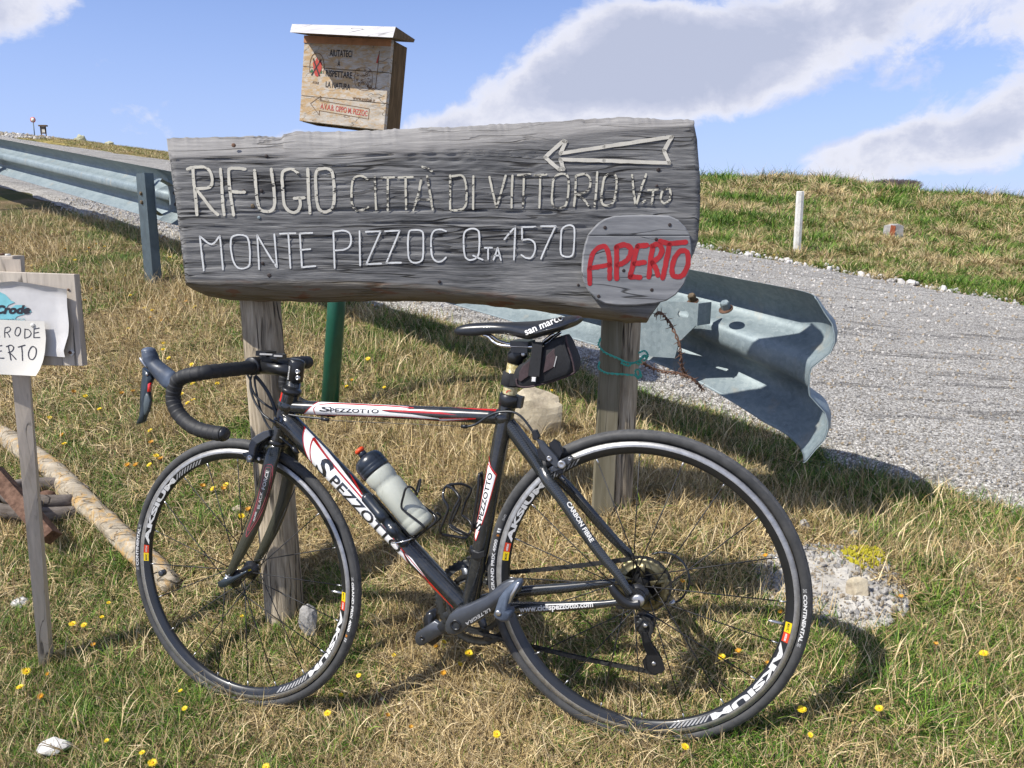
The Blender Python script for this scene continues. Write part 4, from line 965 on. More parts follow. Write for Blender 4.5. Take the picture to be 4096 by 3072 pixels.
# ------------------------------------------------------------------ box shaped sign on the green pole
def build_box():
    a = atY(712*1.85172, 884*1.85172, 3.1); g = float(gz(a[0], a[1]))
    root = empty('box_sign', (a[0], a[1], g), 'small wooden notice box with little board roof on green metal pole', 'sign')
    b = atY(728*1.85172, 640*1.85172, 3.1); up = b-a
    V, F = sweep([a-up*.12, a+up*1.0, a+up*2.2], .0335, 24); mk('pole', V, F, M['green_metal'], root)
    s = .45208; TL = atY(1218, 142, 3.10); TR = atY(1567, 158, 2.99); BR = atY(1536, 523, 2.99); BL = atY(1197, 484, 3.10)
    n = unit(np.cross(TR-TL, BL-TL)); n = n if n[1] < 0 else -n
    side = atY(1602, 170, 3.12)-TR
    # front is made of three horizontal boards
    ks = [0, .36, .70, 1.0]; front = None
    for k in range(3):
        g0, g1 = ks[k]+.003, ks[k+1]-.003
        q = [TL+(BL-TL)*g0, TR+(BR-TR)*g0, TR+(BR-TR)*g1, TL+(BL-TL)*g1]; V, F = prism(q, n, 0, -.020, .0015)
        o = mk('board', V, F, M['box_wood'], root, smooth=False); front = front or o
    dpt = .105
    for q in ([TR-n*.021, TR-n*dpt, BR-n*dpt, BR-n*.021],):
        V, F = prism(q, unit(np.cross(q[1]-q[0], q[3]-q[0])), .0, -.018, .001)
        if (V.mean(0)-TR)@unit(TR-TL) > 0: V, F = prism(q, -unit(np.cross(q[1]-q[0], q[3]-q[0])), 0, -.018, .001)
        mk('side_panel', V, F, M['box_side'], root, smooth=False)
    q = [TL-n*.021, TL-n*dpt, BL-n*dpt, BL-n*.021]; nn_ = unit(np.cross(q[1]-q[0], q[3]-q[0])); nn_ = nn_ if nn_@(TR-TL) > 0 else -nn_
    V, F = prism(q, nn_, 0, .018, .001); mk('side_panel', V, F, M['box_side'], root, smooth=False)
    q = [TL-n*dpt, TR-n*dpt, BR-n*dpt, BL-n*dpt]; V, F = prism(q, n, 0, -.015, .001); mk('back_panel', V, F, M['box_side'], root, smooth=False)
    V, F = prism([TL+(BL-TL)*.001, TR+(BR-TR)*.001, TR+(BR-TR)*.075, TL+(BL-TL)*.085], n, .0035, .0003, .0005); mk('trim', V, F, M['fresh_wood'], root, smooth=False)
    # sloping roof board
    R0, R1 = atY(1160, 129, 2.985), atY(1571, 150, 2.86); e = unit(R1-R0); T0 = atY(1168, 96, 3.02); T1 = atY(1583, 107, 2.90); K1 = atY(1660, 158, 3.16)
    K0 = K1-(T1-T0); th = R1-T1
    B1 = atY(1655, 170, 3.16); B0 = B1-(R1-R0)
    Vv = [R0, R1, T1, T0, B0, B1, K1, K0]; F = [(0, 1, 2, 3), (1, 5, 6, 2), (5, 4, 7, 6), (4, 0, 3, 7), (3, 2, 6, 7), (0, 4, 5, 1)]
    # roof end, back and underside take the dark wood, shade painted into its colour
    o = mk('roof', Vv, F, M['roof_wood'], root, smooth=False, mats=[M['roof_wood'], M['box_side']], midx=[0, 1, 1, 1, 0, 1])
    fm = plane_map(TL, n, .0008); Rg = (1000, 0, 2000, 2212)
    def T(s, bl, br, tl, mat, nm='lettering'): bl, br, tl = Z(Rg, [bl, br, tl]); text_quad(nm, s, bl, br, tl, fm, mat, front)
    TXT_FAT[0] = .022
    T('AIUTATECI', (703, 498), (903, 508), (706, 437), M['black_print']); T('A', (773, 588), (797, 590), (776, 532), M['black_print']); T('RISPETTARE', (668, 675), (902, 697), (671, 617), M['black_print'])
    T('LA NATURA', (668, 772), (885, 798), (671, 718), M['black_print']); T('A.V.A.B.', (552, 738), (610, 748), (554, 714), M['brown_print'])
    TXT_FAT[0] = .012
    T('www.avabvv.it', (908, 880), (1105, 907), (911, 846), M['brown_print']); T('A.V.A.B. CIPPO M. PIZZOC', (622, 962), (1037, 1030), (626, 912), M['red_print'])
    A = Z(Rg, [(535, 915), (625, 850), (623, 890), (1055, 963), (1048, 1053), (613, 978), (612, 1017), (535, 915)]); stroke_px('arrow', [[A[i], A[i+1]] for i in range(7)], 2.2, fm, M['brown_print'], front, .2)
    fm2 = plane_map(TL, n, .0012)
    stroke_px('emblem', [Z(Rg, [(528, 640), (530, 560), (550, 495), (590, 468), (635, 495), (655, 570), (650, 650)])], 2.4, fm, M['brown_print'], front)
    poly_px('emblem', Z(Rg, [(575, 668), (562, 620), (556, 560), (566, 520), (578, 545), (592, 503), (604, 545), (618, 522), (634, 560), (632, 620), (615, 660), (597, 680)]), fm, M['red_print'], front)
    poly_px('emblem', Z(Rg, [(530, 640), (548, 605), (562, 640)]), fm, M['green_print'], front); poly_px('emblem', Z(Rg, [(612, 648), (628, 612), (640, 650)]), fm, M['green_print'], front)
    stroke_px('emblem', [Z(Rg, [(560, 520), (612, 668)]), Z(Rg, [(628, 530), (545, 662)])], 5, fm2, M['black_print'], front)
    st = [(Z(Rg, [(932, 640), (950, 608), (1000, 600), (1050, 605), (1078, 640), (1082, 720), (1070, 780), (1020, 800), (960, 785), (928, 740)]), True)]
    r = random.Random(5)
    for k in range(34):
        cx, cy = r.uniform(945, 1070), r.uniform(618, 785); w, h = r.uniform(8, 20), r.uniform(9, 24)
        st.append((Z(Rg, [(cx-w/2, cy), (cx, cy-h/2), (cx+w/2, cy+r.uniform(-3, 3)), (cx, cy+h/2)]), True))
    for k in range(6): cx, cy = 1050+k*13, 790-abs(k-3)*6; st.append((Z(Rg, [(cx-9, cy), (cx, cy-8), (cx+9, cy), (cx, cy+9)]), True))
    stroke_px('emblem', st, 1.5, fm, M['brown_print'], front, .2)
    stroke_px('emblem', [Z(Rg, [(1146, 452), (1128, 620), (1110, 775)])], 2.4, fm, M['brown_print'], front)
    poly_px('emblem', Z(Rg, [(1142, 470), (1131, 500), (1115, 555), (1128, 560), (1136, 520)]), fm, M['red_print'], front)
build_box()

# ------------------------------------------------------------------ stake with notice board at the left edge
def hexa(name, bot, top, mat, parent, n=10):
    V = []; F = []; m = 4
    for i in range(n+1):
        t = i/n; V += [np.array(bot[k])*(1-t)+np.array(top[k])*t for k in range(4)]
    for i in range(n):
        for k in range(4): F.append((i*4+k, i*4+(k+1) % 4, (i+1)*4+(k+1) % 4, (i+1)*4+k))
    F.append((3, 2, 1, 0)); F.append((n*4, n*4+1, n*4+2, n*4+3))
    return mk(name, V, F, mat, parent, smooth=False)
M['poster'] = simple('poster', (.56, .55, .54), .32, nz=.12, nscale=14, coat=.3)
M['teal_print'] = simple('teal_print', (.16, .42, .47), .5, nz=.3, nscale=12)
M['note_paper'] = simple('note_paper', (.60, .58, .53), .65, nz=.04, nscale=6)
M['pen'] = simple('pen', (.02, .018, .028), .5)
def build_stake():
    p = atY(98*1.85172, 1446*1.85172, 2.09)
    root = empty('stake_board', (p[0], p[1], float(gz(p[0], p[1]))), 'pale square wooden stake carrying a board with a torn paper poster at the left edge', 'sign')
    q = lambda u, v, Y: atY(u*1.85172, v*1.85172, Y)
    bot = [q(88, 1480, 2.07), q(111, 1480, 2.09), q(122, 1480, 2.13), q(99, 1480, 2.13)]; top = [q(2, 560, 1.985), q(44, 560, 1.985), q(45, 560, 2.03), q(4, 560, 2.03)]
    hexa('stake', bot, top, M['stake_wood'], root)
    bn = unit([-.08, -1, .04]); bp = q(100, 690, 1.955); fm = plane_map(bp, bn)
    slab_px('board', D([(-140, 582), (160.5, 592.5), (178.8, 790.7), (-130, 787)]), fm, bn, .022, M['board_wood'], root, .0015)
    # post end behind the board, with two drawing pins
    pn = unit([-.08, -1, 0]); V, F = prism([q(-16, 553, 2.0), q(27, 553, 2.0), q(30, 640, 2.0), q(-12, 640, 2.0)], pn, 0, -.045, .0015); po = mk('post_end', V, F, M['board_wood'], root, smooth=False)
    for u, v, mt in ((5, 549.5, 'rust'), (17, 551, 'post_white')):
        V, F = lathe(q(u, v, 2.02), AX[2], [(-.002, .006), (.002, .006), (.003, .004)], 12); mk('pin', V, F, M[mt], po)
    R6a = (0, 900, 800, 2212)
    # curled poster
    out = [(-60, 640), (60, 628), (140, 622), (230, 632), (330, 645), (535, 680), (735, 712), (745, 800), (742, 900), (755, 1000), (762, 1100), (756, 1210), (735, 1300), (705, 1390), (718, 1462), (500, 1447), (200, 1440), (-60, 1440)]
    mb = MB(); nx, ny = 30, 22
    L_ = lambda t: (-60, 640+800*t); rx = lambda y: float(np.interp(y, [712, 900, 1100, 1210, 1390, 1462], [737, 742, 762, 756, 703, 718])); ty = lambda x: float(np.interp(x, [-60, 140, 330, 735], [640, 622, 645, 712])); by = lambda x: float(np.interp(x, [-60, 500, 718], [1440, 1447, 1462]))
    V = []
    for j in range(ny+1):
        for i in range(nx+1):
            a, b = i/nx, j/ny; yy = 712+(1462-712)*b; xr = rx(yy); x = -60+(xr+60)*a; y = ty(min(x, 735))+(by(min(x, 718))-ty(min(x, 735)))*b
            (uu, vv), = Z(R6a, [(x, y)]); p = fm(uu, vv); h = .0015+.006*(vnoise(a*4, b*4, 3))*(.3+a)+.012*max(0, a-.86)/.14*(.4+.6*b)+.010*max(0, .06-b)/.06
            h += .0025*max(0, vnoise(a*14, b*14, 8)-.6)*max(0, b-.5)*6
            V.append(C0+(p-C0)*(1-h/np.linalg.norm(p-C0)))
    F = [(j*(nx+1)+i, j*(nx+1)+i+1, (j+1)*(nx+1)+i+1, (j+1)*(nx+1)+i) for j in range(ny) for i in range(nx)]
    po = mk('poster', V, F, M['poster'], root)
    def onsheet(hf, extra):
        def f(u, v):
            x, y = u*2212/800, (v-900)*2212/800; p = fm(u, v); h = hf(x, y)+extra; return C0+(p-C0)*(1-h/np.linalg.norm(p-C0))
        return f
    def hpost(x, y): a, b = (x+60)/(rx(y)+60), (y-660)/800; return .0015+.006*(vnoise(a*4, b*4, 3))*(.3+a)+.0025*max(0, vnoise(a*14, b*14, 8)-.6)*max(0, b-.5)*6
    def hnote(x, y): b = (y-1055)/604; a = (x+60)/560; return .0165+.018*b*b+.01*b*(a-.5)**2*4
    f2 = onsheet(hpost, .0012)
    poly_px('print', Z(R6a, [(-60, 700), (0, 742), (60, 770), (120, 835), (165, 855), (90, 885), (60, 930), (110, 925), (170, 885), (240, 885), (330, 930), (350, 962), (260, 990), (190, 1010), (160, 1040), (0, 1046), (-60, 1046)]), f2, M['teal_print'], po)
    fmt = onsheet(hpost, .002)
    bl, br, tl = Z(R6a, [(-75, 985), (322, 985), (-45, 885)]); TXT_FAT[0] = .05; text_quad('lettering', 'Crode', bl, br, tl, fmt, M['pen'], po)
    TXT_FAT[0] = .0; bl, br, tl = Z(R6a, [(-50, 1062), (272, 1056), (-50, 1036)]); text_quad('lettering', 'TURISMO', bl, br, tl, fmt, M['teal_print'], po); TXT_FAT[0] = .012
    # handwritten note over it, bottom edge free and curling forward
    V = []; nx, ny = 14, 16; rn = [(1068, 490), (1250, 508), (1400, 497), (1500, 478), (1600, 440), (1672, 395)]
    for j in range(ny+1):
        for i in range(nx+1):
            a, b = i/nx, j/ny; yy = 1045+a*23*.9+(1672-1068)*b; xr = float(np.interp(1068+604*b, *zip(*rn))); x = -60+(xr+60)*a
            (uu, vv), = Z(R6a, [(x, yy)]); p = fm(uu, vv); h = .0165+.018*b*b+.01*b*(a-.5)**2*4; V.append(C0+(p-C0)*(1-h/np.linalg.norm(p-C0)))
    F = [(j*(nx+1)+i, j*(nx+1)+i+1, (j+1)*(nx+1)+i+1, (j+1)*(nx+1)+i) for j in range(ny) for i in range(nx)]
    no = mk('note', V, F, M['note_paper'], root)
    f4 = onsheet(hnote, .0008)
    for st in ([[(-10, 1140), (-45, 1165), (-40, 1220), (-5, 1235)]], [[(55, 1140), (50, 1190), (52, 1242)], [(55, 1138), (95, 1128), (115, 1150), (95, 1180), (60, 1190)], [(75, 1190), (95, 1215), (105, 1240)]], [([(165, 1180), (185, 1135), (220, 1140), (222, 1190), (195, 1225), (170, 1215)], True)],
               [[(275, 1150), (272, 1200), (272, 1252)], [(272, 1150), (320, 1160), (342, 1200), (320, 1235), (275, 1250)]], [[(375, 1150), (372, 1245)], [(375, 1150), (432, 1138)], [(378, 1195), (425, 1185)], [(372, 1245), (438, 1242)]]):
        stroke_px('letter', [((Z(R6a, s[0]), True) if isinstance(s, tuple) else Z(R6a, s)) for s in st], 3.2, f4, M['pen'], no, .2)
    f5 = f4
    for st in ([[(-30, 1340), (-28, 1470)], [(-30, 1340), (20, 1333)], [(-28, 1400), (15, 1392)], [(-28, 1472), (42, 1472)]], [[(90, 1335), (105, 1410), (120, 1492)], [(70, 1345), (120, 1328), (150, 1355), (130, 1395), (90, 1410)], [(105, 1410), (145, 1450), (175, 1485)]],
               [[(200, 1350), (275, 1328)], [(238, 1340), (245, 1420), (248, 1498)]], [([(315, 1410), (350, 1345), (395, 1365), (395, 1440), (360, 1488), (322, 1470)], True)]):
        stroke_px('letter', [((Z(R6a, s[0]), True) if isinstance(s, tuple) else Z(R6a, s)) for s in st], 4.2, f5, M['pen'], no, .2)
    (uu, vv), = Z(R6a, [(365, 1108)]); V, F = lathe(onsheet(hnote, .0002)(uu, vv), bn, [(0, .005), (.002, .005), (.003, .003)], 14); mk('pin', V, F, M['post_white'], no)
    pts = Z(R6a, [(760, 1420), (790, 1375), (825, 1408), (790, 1455)]); slab_px('scrap', pts, plane_map(bp, bn, .002), bn, .0015, M['post_white'], root, 0)
    (uu, vv), = Z(R6a, [(776, 1410)]); V, F = lathe(plane_map(bp, bn, .003)(uu, vv), bn, [(0, .004), (.001, .004)], 12); mk('screw', V, F, M['rust'], root)
    (uu, vv), = Z(R6a, [(757, 715)]); V, F = lathe(plane_map(bp, bn, .001)(uu, vv), bn, [(0, .003), (.001, .003)], 8); mk('screw', V, F, M['rust'], root)
build_stake()

# ------------------------------------------------------------------ fallen pole, scrap iron, rocks
def build_log_on_ground():
    Rg = (0, 1550, 700, 889); cl = Z(Rg, [(18, 225), (60, 262), (130, 320), (220, 378), (340, 482), (400, 548), (480, 622), (560, 695), (620, 752), (700, 830)])+[(650, 2290), (700, 2345)]
    wd = [60, 80, 84, 84, 92, 100, 92, 95, 100, 104, 108, 84]
    P = []; R = []
    for (u, v), w in zip(cl, wd):
        g = ground_hit(u, v+w*.35); r = w*.5/FPX*g[1]*.96; P.append(g+np.array([0, 0, r*.72])); R.append(r)
    path = catmull(P, 5); V, F = sweep(path, R, 22); V = np.array(V); n = len(path)
    for i in range(n*22):
        c = np.array(path[i//22]); V[i] = c+(V[i]-c)*(1+(vnoise((i % 22)*.5, i//22*.35, 3)-.5)*.22+(.15 if abs(i//22-22) < 2 and 4 < i % 22 < 10 else 0))
    o = mk('fallen_pole', V, F, M['fallen_log'], origin=tuple(P[5]-np.array([0, 0, R[5]]))); tag(o, 'barkless knotty log lying on the grass slope behind the front wheel', 'log')
    return P
LOGP = build_log_on_ground()
def rock(name, u, v, w, h, mat, label=None, cat='rock', flat=.75, sub=3, ang=.35, seed=0, depth=.7, group=None, sink=.25, parent=None, outline=None):
    """rock whose foot is at pixel (u, v) (D units), w x h pixels large"""
    g = ground_hit(u*1.85172, v*1.85172); s = g[1]/1791.; W, H = w*s/2, h*s/2
    bm = bmesh.new(); bmesh.ops.create_icosphere(bm, subdivisions=sub, radius=1); r = np.random.default_rng(seed)
    planes = [(unit(r.normal(size=3)), r.uniform(.55, .85)) for _ in range(11)]
    V = []
    for vtx in bm.verts:
        p = np.array(vtx.co)
        for n, dd in planes:
            k = p@n
            if k > dd: p = p-n*(k-dd)*.92
        p = p*(1+(mnoise.noise(Vector(p*2.5+seed))*.12)+(mnoise.noise(Vector(p*8+seed))*.04))
        V.append(p)
    V = np.array(V); F = [tuple(q.index for q in f.verts) for f in bm.faces]; bm.free()
    V = V/np.abs(V).max(0); V = V*np.array([W, W*depth, H]); ca, sa = math.cos(ang), math.sin(ang)
    V = np.stack([V[:, 0]*ca-V[:, 2]*sa*.4, V[:, 1], V[:, 2]+V[:, 0]*sa*.4], 1)+g+np.array([0, W*depth*.6, H*(1-sink)])
    o = mk(name, V, F, mat, smooth=False, origin=tuple(g), parent=parent)
    if parent is None: tag(o, label, cat, group)
    return o
o = rock('slab_rock', 1166, 955, 132, 128, M['cream_rock'], 'large flat cream coloured limestone in the straw behind the seat tube', flat=.4, seed=14, depth=.30, ang=.35, sink=.05)
rock('grey_rock', 668, 1392, 48, 112, M['grey_rock'], 'tall grey rock beside the foot of the left sign post', seed=5, depth=.7, ang=.1)
rock('buried_rock', 110, 1640, 96, 46, M['white_rock'], 'white jagged stone lying in the grass in the bottom left corner', seed=8, ang=.35)
rock('small_rock', 40, 1318, 44, 30, M['white_rock'], 'small white rock half hidden by the left stake', seed=9)
rock('small_rock', 512, 1112, 30, 24, M['cream_rock'], 'small pale rock in the grass seen through the front wheel', seed=10)
rock('moss_clump', 1416, 1092, 62, 54, M['moss'], 'round brown moss clump at the foot of the right sign post', 'moss', seed=12, sub=4, ang=.1)
rock('round_stone', 1858, 1296, 62, 62, M['cream_rock'], 'biggest round pale stone in the gravel patch right of the rear wheel', 'stone', seed=15)
rock('angular_stone', 1848, 1166, 34, 26, M['grey_rock'], 'angular grey stone at the upper edge of the gravel patch', 'stone', seed=16)
rock('dark_stone', 1740, 1150, 30, 34, M['grey_rock'], 'dark grey stone touching the rear tyre at the top of the gravel patch', 'stone', seed=17)
for k, (x, y, w) in enumerate([(545, 772, 34), (592, 795, 22), (637, 795, 34), (680, 775, 36), (738, 740, 34), (716, 768, 14)]):
    (uu, vv), = Z((1100, 2200, 2100, 1269), [(x, y)])
    rock('pale_stone', uu/1.85172, vv/1.85172, w*.48, w*.36, M['cream_rock'], 'one of the small pale stones lying in bare soil below the crank', 'stone', seed=30+k, group='pale stones below the crank', sub=2)
def old_iron():
    a = ground_hit(0*1.85, 1130*1.85); p0 = atY(-30, 1880, 2.75); p1 = atY(205, 2150, 2.55)
    V, F = sweep([p0, (p0+p1)/2, p1], .036, 4, ref=AX[2], rb=.03); o = mk('iron_bar', V, F, M['rust'], smooth=False); tag(o, 'rusty square iron bar slanting down behind the left stake', 'iron bar')
    g = ground_hit(150*1.0, 2078); c = g+np.array([-.0, .07, .0])
    root = empty('old_wheel', c, 'half buried old wooden wheel rim with rusty hub behind the left stake', 'wheel')
    for r0, th, dz in ((.165, .016, .015), (.125, .014, .05)):
        pth = [c+np.array([math.cos(t)*r0*1.15, math.sin(t)*r0*.75, dz+.035*math.sin(t*.5)]) for t in np.linspace(0, 2*math.pi, 40, endpoint=False)]
        V, F = sweep(pth, th, 8, ref=AX[2], rb=.028, closed=True); mk('rim', V, F, M['grey_timber'], root)
    V, F = lathe(c, AX[2], [(-.02, .03), (.07, .03), (.08, .018)], 14); mk('hub', V, F, M['rust'], root)
M['grey_timber'] = wood_mat('grey_timber', [(.07, .055, .045), (.13, .11, .095), (.19, .165, .145), (.26, .23, .21)], 0, 120, 6, .8, .8, .002)
old_iron()

# gravel patch with yellow paint splash
PC = ground_hit(1806*1.85172, 1262*1.85172); YC = ground_hit(1866*1.85172, 1208*1.85172)
PATCHES += [(PC[0], PC[1], .19), (PC[0]-.09, PC[1]+.14, .13), (PC[0]-.02, PC[1]-.10, .12)]
q = ground_hit(855*1.852, 1490*1.852); PATCHES += [(q[0], q[1], .11)]
q = ground_hit(1610*1.852, 780*1.852)
def pebble_src(n, seed, mats, sub=1):
    out = []; r = np.random.default_rng(seed)
    for k in range(n):
        bm = bmesh.new(); bmesh.ops.create_icosphere(bm, subdivisions=sub, radius=1); sc_ = np.array([1, r.uniform(.6, .95), r.uniform(.35, .7)])
        V = [tuple(np.array(v.co)*sc_*(1+r.uniform(-.22, .22))) for v in bm.verts]; F = [tuple(q.index for q in f.verts) for f in bm.faces]; bm.free(); out.append((V, F, None, mats[k % len(mats)]))
    return out
M['peb_a'] = rock_mat('pebble_pale', (.36, .34, .31), (.52, .50, .47), (.64, .62, .59), 4); M['peb_b'] = rock_mat('pebble_grey', (.18, .175, .165), (.30, .29, .275), (.40, .39, .37), 4); M['peb_c'] = rock_mat('pebble_tan', (.22, .17, .11), (.38, .31, .22), (.48, .41, .31), 4)
PS = pebble_src(9, 4, [M['peb_a'], M['peb_b'], M['peb_c'], M['peb_a'], M['peb_b'], M['peb_a']], 1)
def scatter_pebbles():
    # mound of gravelly concrete crumbs
    V = []; n = 40
    for j in range(n+1):
        for i in range(n+1):
            a = (i/n-.5)*2; b = (j/n-.5)*2; x = PC[0]-.02+a*.19; y = PC[1]+.01+b*.20; r = math.hypot(a, b)
            V.append((x, y, float(gz(x, y))+.012*(1-r**2)+(vnoise(x*60, y*60, 4)-.5)*.010+(vnoise(x*150, y*150, 4)-.5)*.005-(.03 if r > 1 else 0)))
    F = [(j*(n+1)+i, j*(n+1)+i+1, (j+1)*(n+1)+i+1, (j+1)*(n+1)+i) for j in range(n) for i in range(n)]
    tag(mk('gravel_patch', V, F, M['concrete']), 'patch of crumbled concrete and gravel in the grass', kind='stuff')
    m = 1500; a = rng.uniform(0, 6.28, m); r = np.sqrt(rng.uniform(0, 1, m)); x = PC[0]-.02+np.cos(a)*r*.17; y = PC[1]+np.sin(a)*r*.17
    k = np.hypot(x-YC[0], y-YC[1]) > .055; x, y = x[k], y[k]; P = np.stack([x, y, gz(x, y)+.010], 1)
    scatter('gravel_crumbs', 'loose pebbles on the gravel patch right of the rear wheel', P, rng.uniform(0, 6.28, (len(x), 3)), .0022+.0075*rng.uniform(0, 1, len(x))**4, rng.integers(0, 9, len(x)), PS)
    m = 210; a = rng.uniform(0, 6.28, m); r = np.sqrt(rng.uniform(0, 1, m)); x = YC[0]+np.cos(a)*r*.052; y = YC[1]+np.sin(a)*r*.06; P = np.stack([x, y, gz(x, y)+.012], 1)
    scatter('yellow_pebbles', 'pebbles splashed with bright yellow paint on the gravel patch', P, rng.uniform(0, 6.28, (m, 3)), .003+.006*rng.uniform(0, 1, m)**2, rng.integers(0, 3, m), pebble_src(3, 9, [M['yellow_rock']], 1))
    # loose chips on the road, thickest along its verge
    n = 52000; x, y = sample(n, 1.9, 9.5, 2.45, 7.9, -2.5, 9); s, d = sd(x, y); e = road_edge(s)
    k = (d > e-.10*rng.uniform(0, 1, n)) & ((rng.uniform(size=n) < np.exp(-(d-e)/.5)+.30)); x, y, s, d, e = x[k], y[k], s[k], d[k], e[k]
    z = np.where(d > e, road_z(s, d)-.05*np.clip(1-(d-e)/.10, 0, 1), gz(x, y))+.002
    P = np.stack([x, y, z], 1); scatter('road_chips', 'loose pale stone chips on the road', P, rng.uniform(0, 6.28, (len(x), 3)), (.0028+.0065*rng.uniform(0, 1, len(x))**3)*np.clip(y/3.2, .9, 1.9), rng.integers(0, 9, len(x)), PS)
    # pale kerb like rim of broken asphalt along the far side
    xs = []; 
    for k in range(900):
        s_ = rng.uniform(-5, 14); d_ = 7.86+float(fbm(s_, 9, .9, 4, 4))*.35+rng.normal()*.05; xs.append(xy(s_, d_))
    xs = np.array(xs); P = np.stack([xs[:, 0], xs[:, 1], gz(xs[:, 0], xs[:, 1])+.02], 1)
    scatter('verge_stones', 'white broken stones along the far edge of the road', P, rng.uniform(0, 6.28, (len(xs), 3)), .014+.035*rng.uniform(0, 1, len(xs))**3, rng.integers(0, 3, len(xs)), pebble_src(3, 19, [M['white_rock'], M['peb_a']], 1))
scatter_pebbles()

# ------------------------------------------------------------------ across the road and on the far hill
def far_things():
    a = atY(1721*1.85172, 547*1.85172, 8.9); b = atY(1729*1.85172, 413*1.85172, 8.9); g = float(gz(a[0], a[1])); a[2] = g-.1
    ax = unit(b-a); V, F = sweep([a, b-ax*.01, b], [.041, .041, .036], 8, pw=.8); o = mk('marker_post', V, F, M['post_white'], smooth=False, origin=(a[0], a[1], g)); tag(o, 'white concrete marker post leaning slightly at the far roadside', 'post')
    g = ground_hit(1936*1.85172, 519*1.85172); s = g[1]/1791.; R = empty('boundary_stone', g, 'squat grey boundary stone with an orange painted side in the meadow', 'stone')
    P = [(-17, 0), (15, 0), (14, 33), (2, 38), (-14, 34)]; ca = .25
    poly = [g+np.array([x*s, .0, y*s-.02]) for x, y in P]; V, F = prism(poly, unit([.25, -1, 0]), 0, -.13, .006); ob = mk('block', V, F, M['grey_rock'], R, smooth=False)
    q = [g+np.array([x*s, -.004, y*s]) for x, y in [(-16.5, 2), (-5, 3), (-4, 30), (-14, 32)]]; V, F = prism(q, unit([.25, -1, 0]), .001, -.002, 0); mk('paint_patch', V, F, M['orange_paint'], R, smooth=False)
    for (u, v, w, h, nm, lb) in [(1795, 566, 60, 7, 'flat_stone', 'long pale flat stone in the verge right of the white marker post'), (2020, 625, 50, 8, 'flat_stone', 'pale flat stone at the far roadside by the right edge')]:
        rock(nm, u, v, w, h, M['cream_rock'], lb, seed=int(u), ang=.05)
    # no entry sign, notice board, boulders on the crest of the hill
    q = ground_hit
    def crest(u, v0=270, v1=380):
        for v in np.arange(v0, v1, .5):
            h = ground_hit(u*1.85172, v*1.85172, 5, 90)
            if h is not None: return h
    c = crest(75); s = c[1]/1791.
    R = empty('road_sign', c, 'round red and white road sign far away on the hill crest', 'road sign')
    V, F = sweep([c-AX[2]*.3, c+AX[2]*30*s], 1.0*s, 8); mk('pole', V, F, M['post_steel'], R); cc = c+AX[2]*33*s
    V, F = lathe(cc, np.array([0, -1., 0]), [(0, 5.6*s), (.01, 5.6*s)], 24); mk('plate', V, F, M['red_letter_plain'], R); V, F = lathe(cc+np.array([0, -.012, 0]), np.array([0, -1., 0]), [(0, 3.9*s), (.005, 3.9*s)], 24); mk('disc', V, F, M['post_white'], R)
    c = crest(95); s = c[1]/1791.; R = empty('notice_board', c, 'roofed notice board on two legs far away on the hill crest', 'notice board')
    for dx in (-4.5, 5): V, F = box(c+np.array([dx*s, 0, 9*s]), AX, (.8*s, .8*s, 13*s)); mk('leg', V, F, M['box_side'], R, smooth=False)
    V, F = box(c+np.array([0, 0, 14*s]), AX, (6*s, .8*s, 7*s)); mk('panel', V, F, M['grey_timber'], R, smooth=False); V, F = box(c+np.array([.5*s, 0, 23*s]), AX, (8*s, 4*s, 1.3*s)); mk('roof', V, F, M['box_side'], R, smooth=False)
    V, F = box(c+np.array([1*s, -1.1*s, 13*s]), AX, (3*s, .2*s, 3.4*s)); mk('sheet', V, F, M['post_white'], R, smooth=False)
    def hr(u, w, h, lb, seed):
        c = crest(u); s = c[1]/1791.; bm = bmesh.new(); bmesh.ops.create_icosphere(bm, subdivisions=3, radius=1)
        V = [np.array(v.co)*np.array([w*s/2, w*s/3, h*s*.8])*(1+.35*mnoise.noise(Vector(np.array(v.co)*1.6+seed)))+c+np.array([0, 0, h*s*.25]) for v in bm.verts]; F = [tuple(x.index for x in f.verts) for f in bm.faces]; bm.free()
        tag(mk('boulder', V, F, M['far_rock'], smooth=False, origin=tuple(c)), lb, 'boulder')
    hr(176, 19, 13, 'large lichen covered boulder on the skyline of the left hill', 3); hr(164, 9, 5, 'small dark boulder just left of the large skyline boulder', 4); hr(236, 18, 6, 'low flat pale boulder lower on the slope of the left hill', 5)
    # pale scree on the crest at the left end of the road
    n = 900; pts = []
    for k in range(n*3):
        u = rng.uniform(-60, 128); v = rng.uniform(284, 300+max(0, (40-u)*.05)); h = ground_hit(u*1.85172, v*1.85172, 10, 60)
        if h is not None: pts.append(h)
        if len(pts) >= n: break
    if pts: scatter('scree', 'pale broken stone on the crest of the left hill', np.array(pts), rng.uniform(0, 6.28, (len(pts), 3)), .03+.07*rng.uniform(0, 1, len(pts))**2, rng.integers(0, 9, len(pts)), PS)
    # bare woods on the far ridge behind the meadow
    tr = np.random.default_rng(9); proto = []
